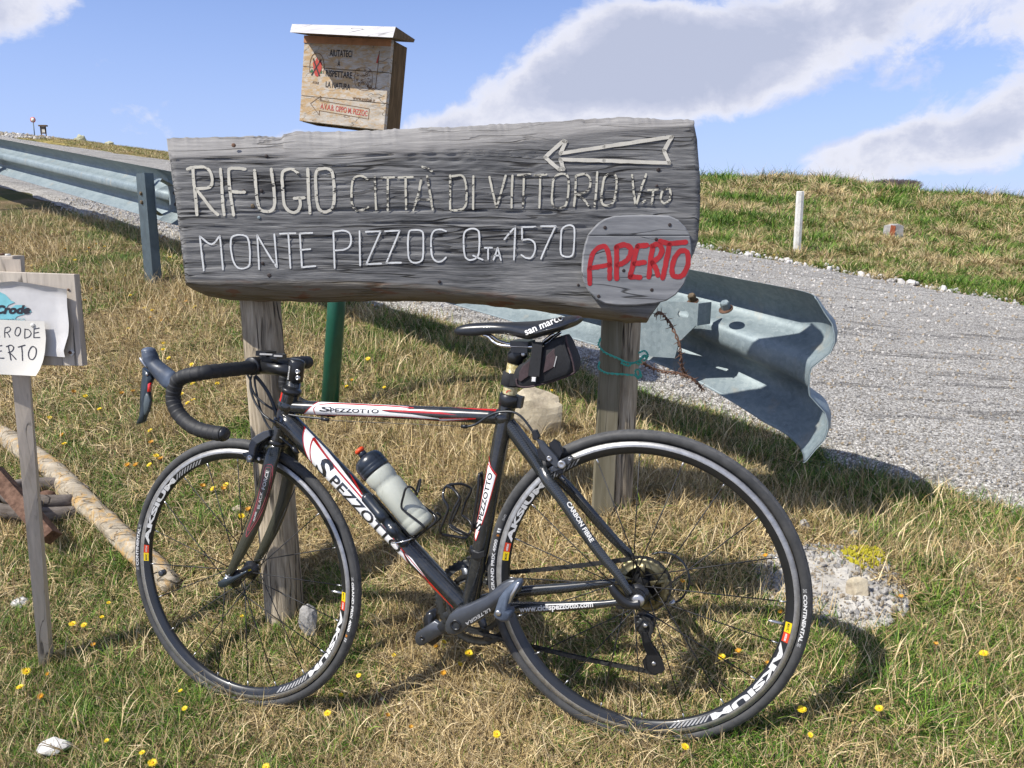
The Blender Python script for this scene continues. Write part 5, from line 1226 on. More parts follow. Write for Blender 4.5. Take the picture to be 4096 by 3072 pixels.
    def tree(pos, H, seed):
        r = random.Random(seed); R = empty('bare_tree', pos, 'tiny leafless tree on the distant ridge behind the meadow crest', 'tree', 'bare trees on the distant ridge')
        V, F = sweep([pos-AX[2]*1, pos+AX[2]*H*.5, pos+AX[2]*H*.9], [H*.03, H*.02, H*.006], 6); mk('trunk', V, F, M['bare_bark'], R)
        mb = MB()
        for k in range(70):
            t = r.uniform(.25, .95); a = r.uniform(0, 6.28); L = H*.42*(1.1-t)*r.uniform(.6, 1.2)+H*.08; p = pos+AX[2]*H*t
            d = np.array([math.cos(a), math.sin(a), r.uniform(.25, .9)]); mid = p+d*L*.5; e = mid+(d+np.array([r.uniform(-.5, .5), r.uniform(-.5, .5), .4]))*L*.5
            mb.add(*sweep([p, mid, e], [H*.010, H*.007, H*.003], 4, caps=False))
            for j in range(5):
                q = p+(e-p)*r.uniform(.4, 1); dd = np.array([r.uniform(-1, 1), r.uniform(-1, 1), r.uniform(.0, 1)])*L*.28; mb.add(*sweep([q, q+dd], [H*.006, H*.003], 3, caps=False))
        mb.build('crown', M['bare_bark'], R); return R
    trees = [tree(np.array([0, 0, 0.]), 7.0, k) for k in range(3)]
    first = True; cnt = 0
    spots = []
    for (u0, u1, v, k) in ((1742, 1800, 384.5, 14), (1888, 1985, 388.5, 22)):
        for i in range(k): spots.append((u0+(u1-u0)*(i+.5)/k+tr.uniform(-2, 2), v+3*((i+.5)/k-.5)**2*4+tr.uniform(-.8, .8), tr.uniform(395, 430)))
    for i, (u, v, Y) in enumerate(spots):
        top = atY(u*1.85172, v*1.85172, Y); o = trees[i] if i < 3 else copy_tree(trees[i % 3])
        sc_ = tr.uniform(.8, 1.2); o.location = (top[0], top[1], top[2]-7.0*sc_); o.scale = (sc_*1.3, sc_*1.3, sc_)
M['orange_paint'] = simple('orange_paint', (.36, .10, .04), .8, nz=.4, nscale=40); M['red_letter_plain'] = simple('sign_red', (.45, .04, .04), .5)
M['bare_bark'] = simple('bare_bark', (.14, .11, .12), .9, nz=.2)
far_things()

# ------------------------------------------------------------------ coltsfoot flowers
def pet_mat(name, a, b_):
    m, nt, b = new_mat(name); oc = objco(nt); nt.links.new(ramp(nt, noise_n(nt, oc, 300, 2), [(.4, a), (.6, b_)]), b.inputs['Base Color']); b.inputs['Roughness'].default_value = .6; return m
M['petal'] = pet_mat('petal', (.72, .50, .008), (.85, .66, .02)); M['petal_old'] = pet_mat('petal_old', (.55, .25, .02), (.62, .36, .04)); M['flower_disc'] = simple('flower_disc', (.62, .32, .01), .8)
M['stem'] = simple('stem', (.16, .13, .075), .8, nz=.3, tint=(.20, .11, .09)); M['seed_head'] = simple('seed_head', (.26, .13, .06), .9, nz=.4, nscale=200, tint=(.40, .17, .07))
def flower_proto(old, seed):
    r = random.Random(seed); mt = M['petal_old'] if old else M['petal']; mb = MB()
    n = 26; up = AX[2]
    for lay in range(2):
        for k in range(n):
            a = 2*math.pi*(k+lay*.5)/n+r.uniform(-.05, .05); L = (1-.22*lay)*r.uniform(.86, 1.05); h = math.cos(a), math.sin(a); w = .075
            lift = (.10+.22*lay) if not old else .75+.2*lay
            pts = [(.22, .0), (.65, lift*.5), (1.0*L, lift*.8*r.uniform(.7, 1.2))]
            V = []
            for i, (q, z) in enumerate(pts):
                ww = w*(.7, 1.0, .45)[i]; V += [(h[0]*q-h[1]*ww, h[1]*q+h[0]*ww, z), (h[0]*q+h[1]*ww, h[1]*q-h[0]*ww, z)]
            mb.add(V, [(0, 1, 3, 2), (2, 3, 5, 4)])
    return mb
def build_flowers():
    heads = []; meshes = {}
    def mesh_of(nm, mb, mat):
        me = bpy.data.meshes.new(nm); me.from_pydata(np.concatenate(mb.V).tolist(), [], mb.F); me.materials.append(mat); me.update(); return me
    pm = [mesh_of('petals', flower_proto(False, k), M['petal']) for k in range(3)]+[mesh_of('petals', flower_proto(True, 5), M['petal_old'])]
    db = MB(); db.add(*ball((0, 0, .1), .30, 10, (1, 1, .5))); dm = mesh_of('disc', db, M['flower_disc'])
    cb = MB(); cb.add(*lathe((0, 0, -.55), AX[2], [(0, .16), (.15, .34), (.6, .30)], 8)); cm_ = mesh_of('calyx', cb, M['stem'])
    stems = []
    for k in range(3):
        sb = MB(); pth = catmull([(0, 0, 0), (.2*math.sin(k), .25*math.cos(k*2), -1.6), (.1, .5*math.sin(k*3), -3.2), (0, .3, -5)], 3); sb.add(*sweep(pth, .10, 6)); stems.append(mesh_of('stem', sb, M['stem']))
    def place(u, v, r, old=False, label='', group=None, k=0):
        p = ground_hit(u, v+r*1.1, 1.1, 30)
        if p is None: return
        q = C0+(p-C0)*(1-.055/np.linalg.norm(p-C0)); d = ray(u, v); q = C0+d*(q[1]/d[1]); R = float(np.clip(r*1.12/FPX*q[1], .006, .018))
        o = bpy.data.objects.new('coltsfoot_flower', None); col.objects.link(o); o.location = tuple(q); o.empty_display_size = .01
        rr_ = random.Random(int(u*7+v)); tilt = rr_.uniform(.15, .75); az_ = rr_.uniform(-2.6, -.4)
        nrm = Vector((math.cos(az_)*tilt, math.sin(az_)*tilt, 1)).normalized(); o.rotation_euler = Vector((0, 0, 1)).rotation_difference(nrm).to_euler(); o.scale = (R, R, R)
        tag(o, label, 'flower', group)
        for nm, me in (('petals', pm[3] if old else pm[rr_.randrange(3)]), ('disc', dm), ('calyx', cm_), ('stem', stems[rr_.randrange(3)])):
            c = bpy.data.objects.new(nm, me); col.objects.link(c); c.parent = o
    def many(reg, pts, label, group, old=False):
        for i, e in enumerate(pts):
            (u, v), = Z(reg, [e[:2]]); r = (e[2]*(reg[2]-reg[0])/reg[3]) if len(e) > 2 else None
            if r is None:
                g = ground_hit(u, v); r = .0105*FPX/(g[1] if g is not None else 3)
            lb = label if isinstance(label, str) else label[i]; place(u, v, r, old, lb, group, i)
    A6 = (0, 900, 800, 2212); A7 = (0, 1500, 1000, 2212); A8 = (0, 2250, 1100, 2212); A4 = (1100, 2200, 2100, 1269); A9 = (2300, 2300, 3500, 1270); A3 = (1100, 1200, 2100, 1269); A2 = (1700, 1220, 2500, 2212); A5 = (2600, 600, 4096, 2212)
    many(A6, [(345, 448), (828, 385), (958, 292), (1157, 238), (1010, 708), (1388, 558), (1440, 777), (1427, 1145)], 'small yellow flower on the slope between the notice board and the guardrail post', 'yellow flowers on the upper left slope')
    many(A6, [(1727, 525)], 'yellow flower touching the foot of the steel guardrail post', None)
    many(A6, [(1602, 918), (1683, 942), (1935, 828), (2153, 905), (1878, 353)], 'small yellow flower on the slope just left of the log sign', 'yellow flowers left of the log sign')
    many(A6, [(1812, 1307), (1803, 1375), (1865, 1472), (2120, 1540)], 'yellow flower just above the handlebar hood', 'yellow flowers above the handlebar')
    many(A6, [(720, 268), (1062, 215), (980, 258), (935, 838), (880, 818), (1325, 620), (2060, 850), (1798, 1058), (1660, 1030)], 'small faded orange flower on the upper left slope', 'faded orange flowers on the upper left slope', True)
    many(A7, [(440, 377), (880, 300), (1328, 490), (755, 185), (1382, 713), (1322, 793)], 'yellow flower in the grass between the left stake and the handlebar drop', 'yellow flowers between stake and handlebar')
    many(A7, [(570, 607)], 'yellow flower above the upper end of the fallen log', None)
    many(A7, [(1605, 165), (1712, 218), (1658, 247), (1705, 75), (1922, 73)], 'yellow flower seen inside the curve of the handlebar', 'yellow flowers inside the handlebar curve')
    many(A7, [(1805, 767), (1885, 1003), (1998, 972), (2138, 1247), (1880, 733)], 'yellow flower seen through the upper half of the front wheel', 'yellow flowers seen through the front wheel')
    many(A7, [(555, 535), (652, 150), (1175, 148), (1080, 165), (1130, 800), (1205, 800), (1340, 600), (1425, 745), (1790, 985), (1975, 1012), (2200, 1195)], 'faded orange flower between the left stake and the front wheel', 'faded orange flowers left of the front wheel', True)
    many(A8, [(210, 875, 37), (160, 1000, 30), (583, 492, 29), (675, 502, 25), (873, 322, 17), (820, 437, 18), (1452, 1030, 19), (1485, 1172, 24), (857, 1432, 20), (1143, 1528, 25), (1227, 1610, 38), (2138, 1645, 34), (1945, 430, 14)],
         ['largest yellow flower left of the foot of the left stake', 'yellow flower just below the largest one by the left stake', 'left one of two yellow flowers right of the left stake', 'right one of two yellow flowers right of the left stake', 'small yellow flower above the pair right of the left stake', 'small yellow flower near the lower end of the fallen log', 'yellow flower below the front tyre, the upper of two', 'yellow flower below the front tyre, the lower of two',
          'narrow yellow flower right of the white corner stone', 'upper one of two yellow flowers at the bottom left edge', 'big yellow flower at the very bottom left edge of the picture', 'yellow flower cut by the bottom edge below the front tyre', 'tiny yellow flower seen between the lower spokes of the front wheel'], None)
    many(A8, [(330, 1080, 27), (752, 662, 20), (385, 900, 15)], ['dark yellow withering flower below the foot of the left stake', 'orange withering flower right of the left stake', 'brownish withering flower touching the foot of the left stake'], None, True)
    many(A4, [(425, 637, 14), (266, 828, 20), (335, 735, 13), (603, 533, 9), (858, 468, 16), (983, 523, 23), (940, 578, 15), (1125, 935, 22)],
         ['yellow flower just right of the front tyre', 'round yellow flower right below the lowest point of the front tyre', 'yellow flower close to the lower right of the front tyre', 'tiny yellow flower on the bare slope between front wheel and crank', 'yellow flower directly under the far crank end', 'bright round yellow flower below the chainring', 'yellow flower hanging just below the round one under the chainring', 'yellow flower at the bottom edge midway between the wheels'], None)
    many(A4, [(855, 625, 16), (820, 490, 14), (570, 840, 13), (690, 900, 12)], 'withered orange flower in the soil below the crank', 'withered flowers below the crank', True)
    many(A9, [(620, 345, 17), (960, 568, 21), (466, 727, 19)], ['yellow flower seen through the lower part of the rear wheel', 'yellow flower just right of the bottom of the rear wheel', 'yellow flower touching the lowest point of the rear tyre'], None)
    many((2600, 2000, 4096, 1270), [(778, 707, 15), (1133, 520, 15), (545, 798, 9)], ['lone yellow flower in the bottom right grass', 'yellow flower near the right edge of the picture', 'small dull yellow flower right of the rear tyre'], None)
    many((2600, 2000, 4096, 1270), [(300, 515, 11), (108, 277, 9), (444, 380, 8), (400, 555, 9), (392, 190, 9), (852, 330, 10), (1250, 270, 9), (970, 490, 9)], 'withered orange coltsfoot head in the grass around the rear wheel', 'withered flowers around the rear wheel', True)
    many(A3, [(472, 298, 13), (555, 443, 11), (362, 438, 11), (1055, 97, 8)], ['yellow flower above the middle of the top tube, the higher one', 'yellow flower just above the top tube, right one', 'yellow flower just right of the green pole', 'yellow flower above the saddle nose beside the gravel'], None)
    many(A3, [(390, 409, 10), (275, 75, 7), (262, 105, 7), (755, 78, 7), (905, 45, 7), (497, 28, 7)], 'small orange flower on the slope under the log sign', 'orange flowers under the log sign', True)
    many(A2, [(1405, 945, 24)], 'yellow orange flower right below the saddle bag', None)
    many(A5, [(517, 588), (590, 608), (622, 607), (735, 620), (757, 610)], 'yellow flower on the far verge left of the white marker post', 'yellow flowers on the far verge')
    many(A5, [(437, 460), (757, 533), (783, 545), (1190, 467), (1730, 453), (1860, 580), (1860, 683), (1655, 537), (1585, 455), (1020, 470), (1293, 408), (1800, 620), (1118, 460), (1500, 470)], 'tiny yellow flower in the meadow across the road', 'yellow flowers in the meadow')
build_flowers()

# ================================================================== the bicycle
def paint(name, c, rough=.12, coat=1.0, flake=0, nz=.06):
    m, nt, b = new_mat(name); oc = objco(nt)
    dust = noise_n(nt, oc, 28, 5, .7); n2 = noise_n(nt, oc, 160, 3, .7)
    f = ramp(nt, math_n(nt, 'ADD', math_n(nt, 'MULTIPLY', dust, .6), math_n(nt, 'MULTIPLY', n2, .4)), [(.46, (0, 0, 0)), (.72, (.16,)*3)])
    nt.links.new(mixc(nt, f, c, (.22, .19, .15, 1)), b.inputs['Base Color'])
    r = nt.nodes.new('ShaderNodeMapRange'); r.inputs[3].default_value = rough; r.inputs[4].default_value = rough+.25; nt.links.new(dust, r.inputs[0]); nt.links.new(r.outputs[0], b.inputs['Roughness'])
    b.inputs['Coat Weight'].default_value = coat; b.inputs['Coat Roughness'].default_value = .04; return m
M['frame_black'] = paint('frame_black', (.012, .015, .018)); M['frame_red'] = paint('frame_red', (.62, .012, .01)); M['frame_white'] = paint('frame_white', (.86, .86, .86), .2, .6); M['decal_black'] = paint('decal_black', (.012, .014, .018)); M['line_red'] = paint('line_red', (.42, .01, .012))
def carbon(name, a, b_, sc_=420, rough=.25):
    m, nt, b = new_mat(name); oc = objco(nt)
    ch = nt.nodes.new('ShaderNodeTexChecker'); ch.inputs['Scale'].default_value = sc_; ch.inputs['Color1'].default_value = (*a, 1); ch.inputs['Color2'].default_value = (*b_, 1)
    nt.links.new(mapping(nt, oc, (1, 1, 1), rot=(.4, .3, .78)), ch.inputs[0]); nt.links.new(ch.outputs[0], b.inputs['Base Color'])
    b.inputs['Roughness'].default_value = rough; b.inputs['Coat Weight'].default_value = .8; b.inputs['Coat Roughness'].default_value = .06; return m
M['carbon'] = carbon('carbon', (.012, .014, .016), (.03, .034, .036)); M['carbon_warm'] = carbon('carbon_warm', (.018, .02, .014), (.042, .044, .03), 420, .4)
M['carbon_gold'] = carbon('carbon_gold', (.34, .28, .12), (.50, .44, .24), 150, .25)
M['rubber'] = simple('tyre_rubber', (.030, .032, .034), .62, nz=.25, nscale=30, tint=(.05, .05, .05), bmp=.15)
def tread():
    m, nt, b = new_mat('tyre_tread'); oc = objco(nt)
    w = noise_n(nt, oc, 70, 4, .7); nt.links.new(ramp(nt, w, [(.35, (.045, .046, .048)), (.65, (.085, .085, .085))]), b.inputs['Base Color']); b.inputs['Roughness'].default_value = .78
    v = vor_n(nt, mapping(nt, oc, (1, 3, 1)), 60, 'DISTANCE_TO_EDGE'); bump(nt, b, ramp(nt, v, [(0, (0, 0, 0)), (.06, (1, 1, 1))]), .5, .001); return m
M['tread'] = tread()
M['rim_black'] = simple('rim_black', (.022, .024, .027), .3, .3, .4, nz=.15, nscale=20)
def brake_track():
    m, nt, b = new_mat('brake_track'); oc = objco(nt)
    nt.links.new(ramp(nt, noise_n(nt, oc, 60, 4, .7), [(.35, (.36, .355, .345)), (.65, (.52, .515, .50))]), b.inputs['Base Color']); b.inputs['Metallic'].default_value = .75; b.inputs['Roughness'].default_value = .38; return m
M['track'] = brake_track()
M['tape'] = simple('bar_tape', (.014, .015, .017), .62, nz=.2, nscale=50, bmp=.15); M['hood'] = simple('hood_rubber', (.045, .058, .085), .42, nz=.35, nscale=12, tint=(.085, .11, .155))
M['lever'] = simple('lever_alloy', (.03, .042, .052), .35, .4, .3); M['paddle'] = simple('lever_paddle', (.07, .09, .10), .45)
M['black_alloy'] = simple('black_alloy', (.018, .019, .021), .32, .3, .3, nz=.15, nscale=60); M['grey_alloy'] = simple('grey_alloy', (.075, .082, .095), .34, .55, .2, nz=.12, nscale=40)
M['chrome'] = simple('chrome', (.7, .7, .7), .15, 1, nz=.05); M['silver'] = simple('silver_alloy', (.52, .52, .52), .3, .9, nz=.1, nscale=60)
M['chain'] = simple('chain_steel', (.06, .06, .058), .45, .7, nz=.5, nscale=150); M['ring'] = simple('chainring_alloy', (.05, .052, .052), .42, .5, nz=.3, nscale=60); M['cog'] = simple('cog_brass', (.17, .15, .085), .38, .8, nz=.3, nscale=80)
M['leather'] = simple('saddle_cover', (.014, .016, .02), .3, nz=.2, nscale=120, bmp=.12, coat=.25); M['nylon'] = simple('bag_nylon', (.012, .013, .016), .8, nz=.3, nscale=200, bmp=.4); M['maroon'] = simple('bag_maroon', (.045, .028, .032), .8, nz=.3, nscale=160, bmp=.3)
M['white_print'] = simple('white_print', (.62, .62, .61), .5, nz=.08); M['grey_print'] = simple('grey_print', (.34, .34, .34), .6, nz=.1); M['orange_print'] = simple('orange_print', (.6, .22, .02), .5); M['yellow_print'] = simple('yellow_print', (.75, .55, .01), .4); M['rim_red'] = simple('rim_red', (.55, .05, .015), .4)
M['pink_print'] = simple('pink_print', (.42, .06, .09), .5); M['spoke'] = simple('spoke_black', (.02, .02, .021), .5, .2); M['cable'] = simple('cable_housing', (.016, .02, .026), .35, nz=.1)
M['cap_orange'] = simple('cap_orange', (.62, .06, .01), .45); M['bottle_cap'] = simple('bottle_cap', (.012, .018, .028), .3, coat=.2)
def bottle_mat():
    m, nt, b = new_mat('bottle_plastic'); oc = objco(nt); n1 = noise_n(nt, oc, 14, 4, .7)
    n2 = noise_n(nt, mapping(nt, oc, (1, 1, .3)), 60, 4, .7)
    nt.links.new(mixc(nt, ramp(nt, n2, [(.6, (0, 0, 0)), (.75, (.5,)*3)]), ramp(nt, n1, [(.3, (.50, .53, .46)), (.7, (.64, .66, .58))]), (.2, .2, .2, 1)), b.inputs['Base Color'])
    b.inputs['Roughness'].default_value = .38; b.inputs['Transmission Weight'].default_value = .25; b.inputs['Subsurface Weight'].default_value = .0; return m
M['bottle'] = bottle_mat()

def BP(u, v, off=0.): return onp(u, v, Rc+nb*off, nb)
def FP(u, v, off=0.): return onp(u, v, Fc+nf*off, nf)
def mirr(P, c, n): P = np.asarray(P); return P-2*np.outer((P-c)@n, n)
def zc(p): return (p[1]*CP-(p[2]-CAM_H)*SP)
def R_(p, w): return w/2/FPX*zc(p)
zR1 = (500, 1350, 1300, 2212); zR2 = (1700, 1220, 2500, 2212); zR5 = (1200, 1600, 2200, 2212); zR6 = (1600, 2150, 2500, 2212); zR7 = (1900, 1650, 3300, 2212); zF3 = (500, 1700, 1500, 2212); zF4 = (500, 2100, 1500, 2212); zR9 = (2300, 2300, 3500, 1270)
gb = (rb+fb)/2
bike = empty('bicycle', (gb[0], gb[1], float(gz(gb[0], gb[1]))), 'black white and red road bicycle leaning against the left post of the log sign', 'bicycle')

# ---- tubes and their graphics
class Tube:
    def __init__(s, A, B, r, n=None, ry=None): s.A = np.array(A); s.B = np.array(B); s.d = unit(s.B-s.A); s.L = np.linalg.norm(s.B-s.A); s.n = nb if n is None else n; s.n = unit(s.n-s.d*(s.n@s.d)); s.m = np.cross(s.d, s.n); s.r = r
    def rad(s, t): return np.interp(t/s.L, np.linspace(0, 1, len(s.r)), s.r) if np.ndim(s.r) else s.r
    def tw(s, u, v):
        r = s.rad(s.L/2); q = onp(u, v, s.A+s.n*r*.75, s.n); return np.array([(q-s.A)@s.d, (q-s.A)@s.m])
    def lift(s, t, w, eps=.0004):
        r = s.rad(t)+eps; w = np.clip(w, -r*.985, r*.985); return s.A+s.d*t+s.m*w+s.n*math.sqrt(r*r-w*w)
    def mesh(s, n=24, seg=28):
        path = [s.A+(s.B-s.A)*t for t in np.linspace(0, 1, n)]; return sweep(path, s.r, seg, ref=s.n)
    def decal(s, name, polys, mat, parent, eps=.0004):
        mb = MB()
        for poly in polys:
            P = [s.tw(u, v) for u, v in poly]; bm = bmesh.new(); vs = [bm.verts.new((p[0], p[1], 0)) for p in P]
            es = [bm.edges.new((vs[i], vs[(i+1) % len(vs)])) for i in range(len(vs))]
            bmesh.ops.triangle_fill(bm, edges=es, use_beauty=True)
            r = s.rad(s.L/2)
            for k in range(-9, 10): bmesh.ops.bisect_plane(bm, geom=bm.verts[:]+bm.edges[:]+bm.faces[:], plane_co=(0, k*r/10, 0), plane_no=(0, 1, 0))
            for k in range(1, 14): bmesh.ops.bisect_plane(bm, geom=bm.verts[:]+bm.edges[:]+bm.faces[:], plane_co=(s.L*k/14, 0, 0), plane_no=(1, 0, 0))
            bm.verts.index_update(); mb.add([s.lift(v.co.x, v.co.y, eps) for v in bm.verts], [tuple(v.index for v in f.verts) for f in bm.faces]); bm.free()
        return mb.build(name, mat, parent)
    def text(s, name, st, bl, br, tl, mat, parent, eps=.0007, shear=0):
        V, F, _ = text2d(st); bl, br, tl = map(np.array, (bl, br, tl)); e = br-bl; h = tl-bl
        return mk(name, [s.lift(*s.tw(*(bl+e*x+h*y+e*shear*y)), eps) for x, y in V], F, mat, parent)
bbn = BP(1823, 2500, .078); BB = bbn-nb*.078
ht_t = BP(1164.7, 1566); ht_b = BP(1111, 1762); head = Tube(ht_t, ht_b, [R_(ht_t, 72), R_(ht_b, 72)])
top = Tube(BP(1146, 1627), BP(2000, 1667), [R_(BP(1200, 1630), 54), R_(BP(1600, 1650), 55), R_(BP(1960, 1662), 62)])
down = Tube(BP(1132, 1668), BB, [R_(BP(1170, 1710), 88), R_(BP(1500, 2050), 92), R_(BP(1800, 2400), 74)])
seat = Tube(BP(2036, 1588), BB, [R_(BP(2020, 1640), 68), R_(BP(1968, 1960), 70), R_(BP(1900, 2300), 70)])
def build_frame():
    mb = MB()
    for t in (head, top, down, seat): mb.add(*t.mesh())
    mb.add(*lathe(BB-nb*.036, nb, [(0, .021), (.002, .0225), (.07, .0225), (.072, .021)], 28))
    # weld beads and gusset swellings at the joints
    for p, r in ((ht_t*.72+ht_b*.28, .0235), (ht_t*.38+ht_b*.62, .0235), (BP(2012, 1668), .0215)): mb.add(*ball(p, r, 16))
    fr = mb.build('frame', M['frame_black'], bike)
    # single seat stay that splits over the wheel, and the chain stays
    mono = [BP(2012, 1672), BP(2042, 1706), BP(2092, 1772), BP(2140, 1836), BP(2172, 1884)]
    sm = MB(); path = catmull(mono, 6); rad_ = [R_(mono[0], 62), R_(mono[1], 62), R_(mono[2], 64), R_(mono[3], 62), R_(mono[4], 56)]
    sm.add(*sweep(path, rad_, 20, ref=nb, rb=[.014, .014, .016, .019, .022]))
    st = [(2166, 1874, .012), (2190, 1922, .028), (2254, 2008, .040), (2328, 2116, .050), (2404, 2219, .058), (2463, 2289, .063), (2500, 2342, .066), (2524, 2378, .066)]
    w = [50, 50, 47, 46, 43, 38, 33, 30]; N = [BP(u, v, o) for u, v, o in st]; rr_ = [R_(p, q) for p, q in zip(N, w)]
    for P in (N, list(mirr(N, Rc, nb))): sm.add(*sweep(catmull(P, 5), rr_, 16, ref=nb, rb=[x*.62 for x in rr_]))
    stay = sm.build('seat_stay', M['carbon'], bike)
    cm = MB(); cs = [(1884, 2446, .030), (1960, 2436, .036), (2036, 2430, .046), (2216, 2427, .055), (2380, 2418, .062), (2444, 2412, .065), (2520, 2402, .066)]; w = [50, 50, 47, 42, 32, 28, 30]
    N2 = [BP(u, v, o) for u, v, o in cs]; rr2 = [R_(p, q) for p, q in zip(N2, w)]
    for P in (N2, list(mirr(N2, Rc, nb))): cm.add(*sweep(catmull(P, 5), rr2, 16, ref=nb, rb=[x*.8 for x in rr2]))
    cst = cm.build('chain_stay', M['carbon'], bike)
    # dropouts
    for s in (1, -1):
        poly = [BP(u, v, .066) for u, v in Z(zR7, [(905, 1040), (955, 1075), (1010, 1120), (1060, 1150), (1060, 1215), (1010, 1240), (905, 1240), (880, 1215), (940, 1205), (960, 1170), (930, 1110), (890, 1060)])]
        if s < 0: poly = list(mirr(poly, Rc, nb))
        V, F = prism(poly, nb, -.003, .003, .0008); mk('dropout', V, F, M['black_alloy'], bike, smooth=False)
    # --- lettering and colour panels
    a = Z(zR5, [(12, 232), (60, 268), (100, 322), (545, 838), (700, 1015), (912, 1322), (968, 1486), (900, 1460), (600, 1150), (340, 845), (112, 560), (84, 520), (50, 400)])
    down.decal('white_panel', [a], M['frame_white'], fr, .0003)
    b = Z(zR5, [(914, 1322), (1145, 1604), (1128, 1598), (968, 1488)]); down.decal('white_panel', [Z(zR5, [(914, 1322), (1000, 1400), (1146, 1606), (985, 1440)])], M['frame_white'], fr, .0003)
    down.decal('red_stripe', [Z(zR5, [(965, 1488), (1000, 1505), (1100, 1612)])+Z(zR6, [(300, 440), (520, 690), (500, 752), (330, 545), (150, 360), (40, 250)])], M['frame_red'], fr, .0003)
    ln = Z(zR5, [(97, 345), (300, 585), (548, 862), (700, 1040), (912, 1322)]); st2, f2 = stroke_mesh(ln, 4.5, False, 6); down_l = MB()
    down_l.add([down.lift(*down.tw(*p), .0006) for p in st2], f2); ln2 = Z(zR5, [(99, 345), (101, 440), (108, 552)]); s3, f3 = stroke_mesh(ln2, 4.5, False, 6); down_l.add([down.lift(*down.tw(*p), .0006) for p in s3], f3)
    for L_ in ([(12, 230), (300, 520), (545, 836)], [(12, 230), (45, 390), (80, 520)], [(914, 1320), (1146, 1606)], [(968, 1488), (1146, 1606)], [(914, 1322), (968, 1486)]):
        s3, f3 = stroke_mesh(Z(zR5, L_), 3.2, False, 6); down_l.add([down.lift(*down.tw(*p), .0006) for p in s3], f3)
    down_l.build('red_line', M['line_red'], fr)
    TXT_FAT[0] = .022
    down.text('lettering', 'S', *Z(zR5, [(226, 752), (330, 660), (120, 645)])[:0] or (Z(zR5, [(150, 655), (262, 760), (228, 555)])), M['decal_black'], fr) if False else None
    dv = np.array([.681, .732]); up = np.array([.732, -.681])
    def dtext(s_, c0, c1, h, shear=.0):
        c0 = np.array(c0, float); c1 = np.array(c1, float); bl = c0-up*h/2; br = c1-up*h/2; tl = c0+up*h/2
        bl, br, tl = Z(zR5, [tuple(bl), tuple(br), tuple(tl)]); down.text('lettering', s_, bl, br, tl, M['decal_black'], fr, .0008, shear)
    dtext('S', (178, 548), (262, 652), 150, .0); dtext('PEZZOTTO', (292, 688), (888, 1332), 98)
    # top tube
    top.decal('white_panel', [Z(zR5, [(22, 130), (70, 95), (140, 25), (175, 18), (720, 40), (950, 62), (985, 70), (900, 82), (760, 78), (720, 92), (800, 108), (1000, 125), (1240, 162), (1560, 160), (1240, 186), (1225, 168), (900, 150), (600, 138), (120, 130)])], M['frame_white'], fr, .0003)
    top.decal('red_stripe', [Z(zR5, [(1250, 42), (1500, 54), (1735, 68), (1745, 100), (1500, 82), (1300, 66)])], M['frame_red'], fr, .0003)
    top.decal('red_stripe', [Z(zR5, [(720, 90), (850, 84), (1050, 82), (1250, 104), (1400, 130), (1150, 116), (900, 104)])], M['line_red'], fr, .0006)
    tl_ = MB()
    for L_ in ([(24, 132), (140, 24), (160, 16)], [(130, 132), (188, 38), (720, 52), (1000, 70)], [(24, 133), (600, 141), (1000, 155), (1235, 188), (1560, 162)], [(1240, 162), (1400, 160), (1560, 160)]):
        s3, f3 = stroke_mesh(Z(zR5, L_), 3.4, False, 6); tl_.add([top.lift(*top.tw(*p), .0008) for p in s3], f3)
    tl_.build('red_line', M['line_red'], fr)
    top.text('lettering', 'S', *Z(zR5, [(175, 97), (268, 100), (183, 52)]), M['decal_black'], fr, .0009, .2); top.text('lettering', 'PEZZOTTO', *Z(zR5, [(274, 104), (704, 114), (276, 68)]), M['decal_black'], fr, .0009)
    # seat tube
    seat.decal('white_panel', [Z(zR5, [(1668, 545), (1700, 590), (1742, 655), (1715, 760), (1660, 950), (1610, 1120), (1560, 1240), (1545, 1200), (1550, 1110), (1590, 940), (1640, 720)])], M['frame_white'], fr, .0003)
    sl = MB()
    for L_ in ([(1668, 500), (1690, 580), (1742, 655)], [(1662, 560), (1700, 610), (1738, 665)], [(1662, 560), (1600, 900), (1545, 1190), (1558, 1240)], [(1742, 660), (1660, 960), (1560, 1240)]):
        s3, f3 = stroke_mesh(Z(zR5, L_), 3.6, False, 6); sl.add([seat.lift(*seat.tw(*p), .0006) for p in s3], f3)
    sl.build('red_line', M['line_red'], fr)
    e = np.array([1690-1580, 640-1100]); e = e/np.linalg.norm(e); upv = np.array([e[1], -e[0]])
    def stx(s_, c0, c1, h): c0 = np.array(c0, float); c1 = np.array(c1, float); seat.text('lettering', s_, *Z(zR5, [tuple(c0-upv*h/2), tuple(c1-upv*h/2), tuple(c0+upv*h/2)]), M['decal_black'], fr, .0008)
    stx('S', (1568, 1150), (1592, 1080), 60); stx('PEZZOTTO', (1596, 1060), (1690, 640), 44)
    # head tube red flash
    head.decal('red_stripe', [Z(zR1, [(1722, 590), (1755, 590), (1742, 660), (1722, 740), (1700, 812), (1706, 700)])], M['frame_red'], fr, .0004)
    TXT_FAT[0] = .03
    nst = Tube(N[2], N[4], [rr_[2], rr_[4]]); nst.r = [rr_[2]*.70, rr_[4]*.70]
    V, F, _ = text2d('CARBON FIBRE'); c0, c1 = np.array(Z(zR7, [(588, 566)])[0]), np.array(Z(zR7, [(742, 815)])[0]); e = c1-c0; u2 = np.array([e[1], -e[0]])/np.linalg.norm(e)
    stp = np.array(catmull(N, 5))
    def near_surf(pathP, rads, u, v, k=.62):
        q = onp(u, v, pathP[len(pathP)//2]+nb*.015, nb); i = int(np.argmin(((pathP-q)**2).sum(1))); return q
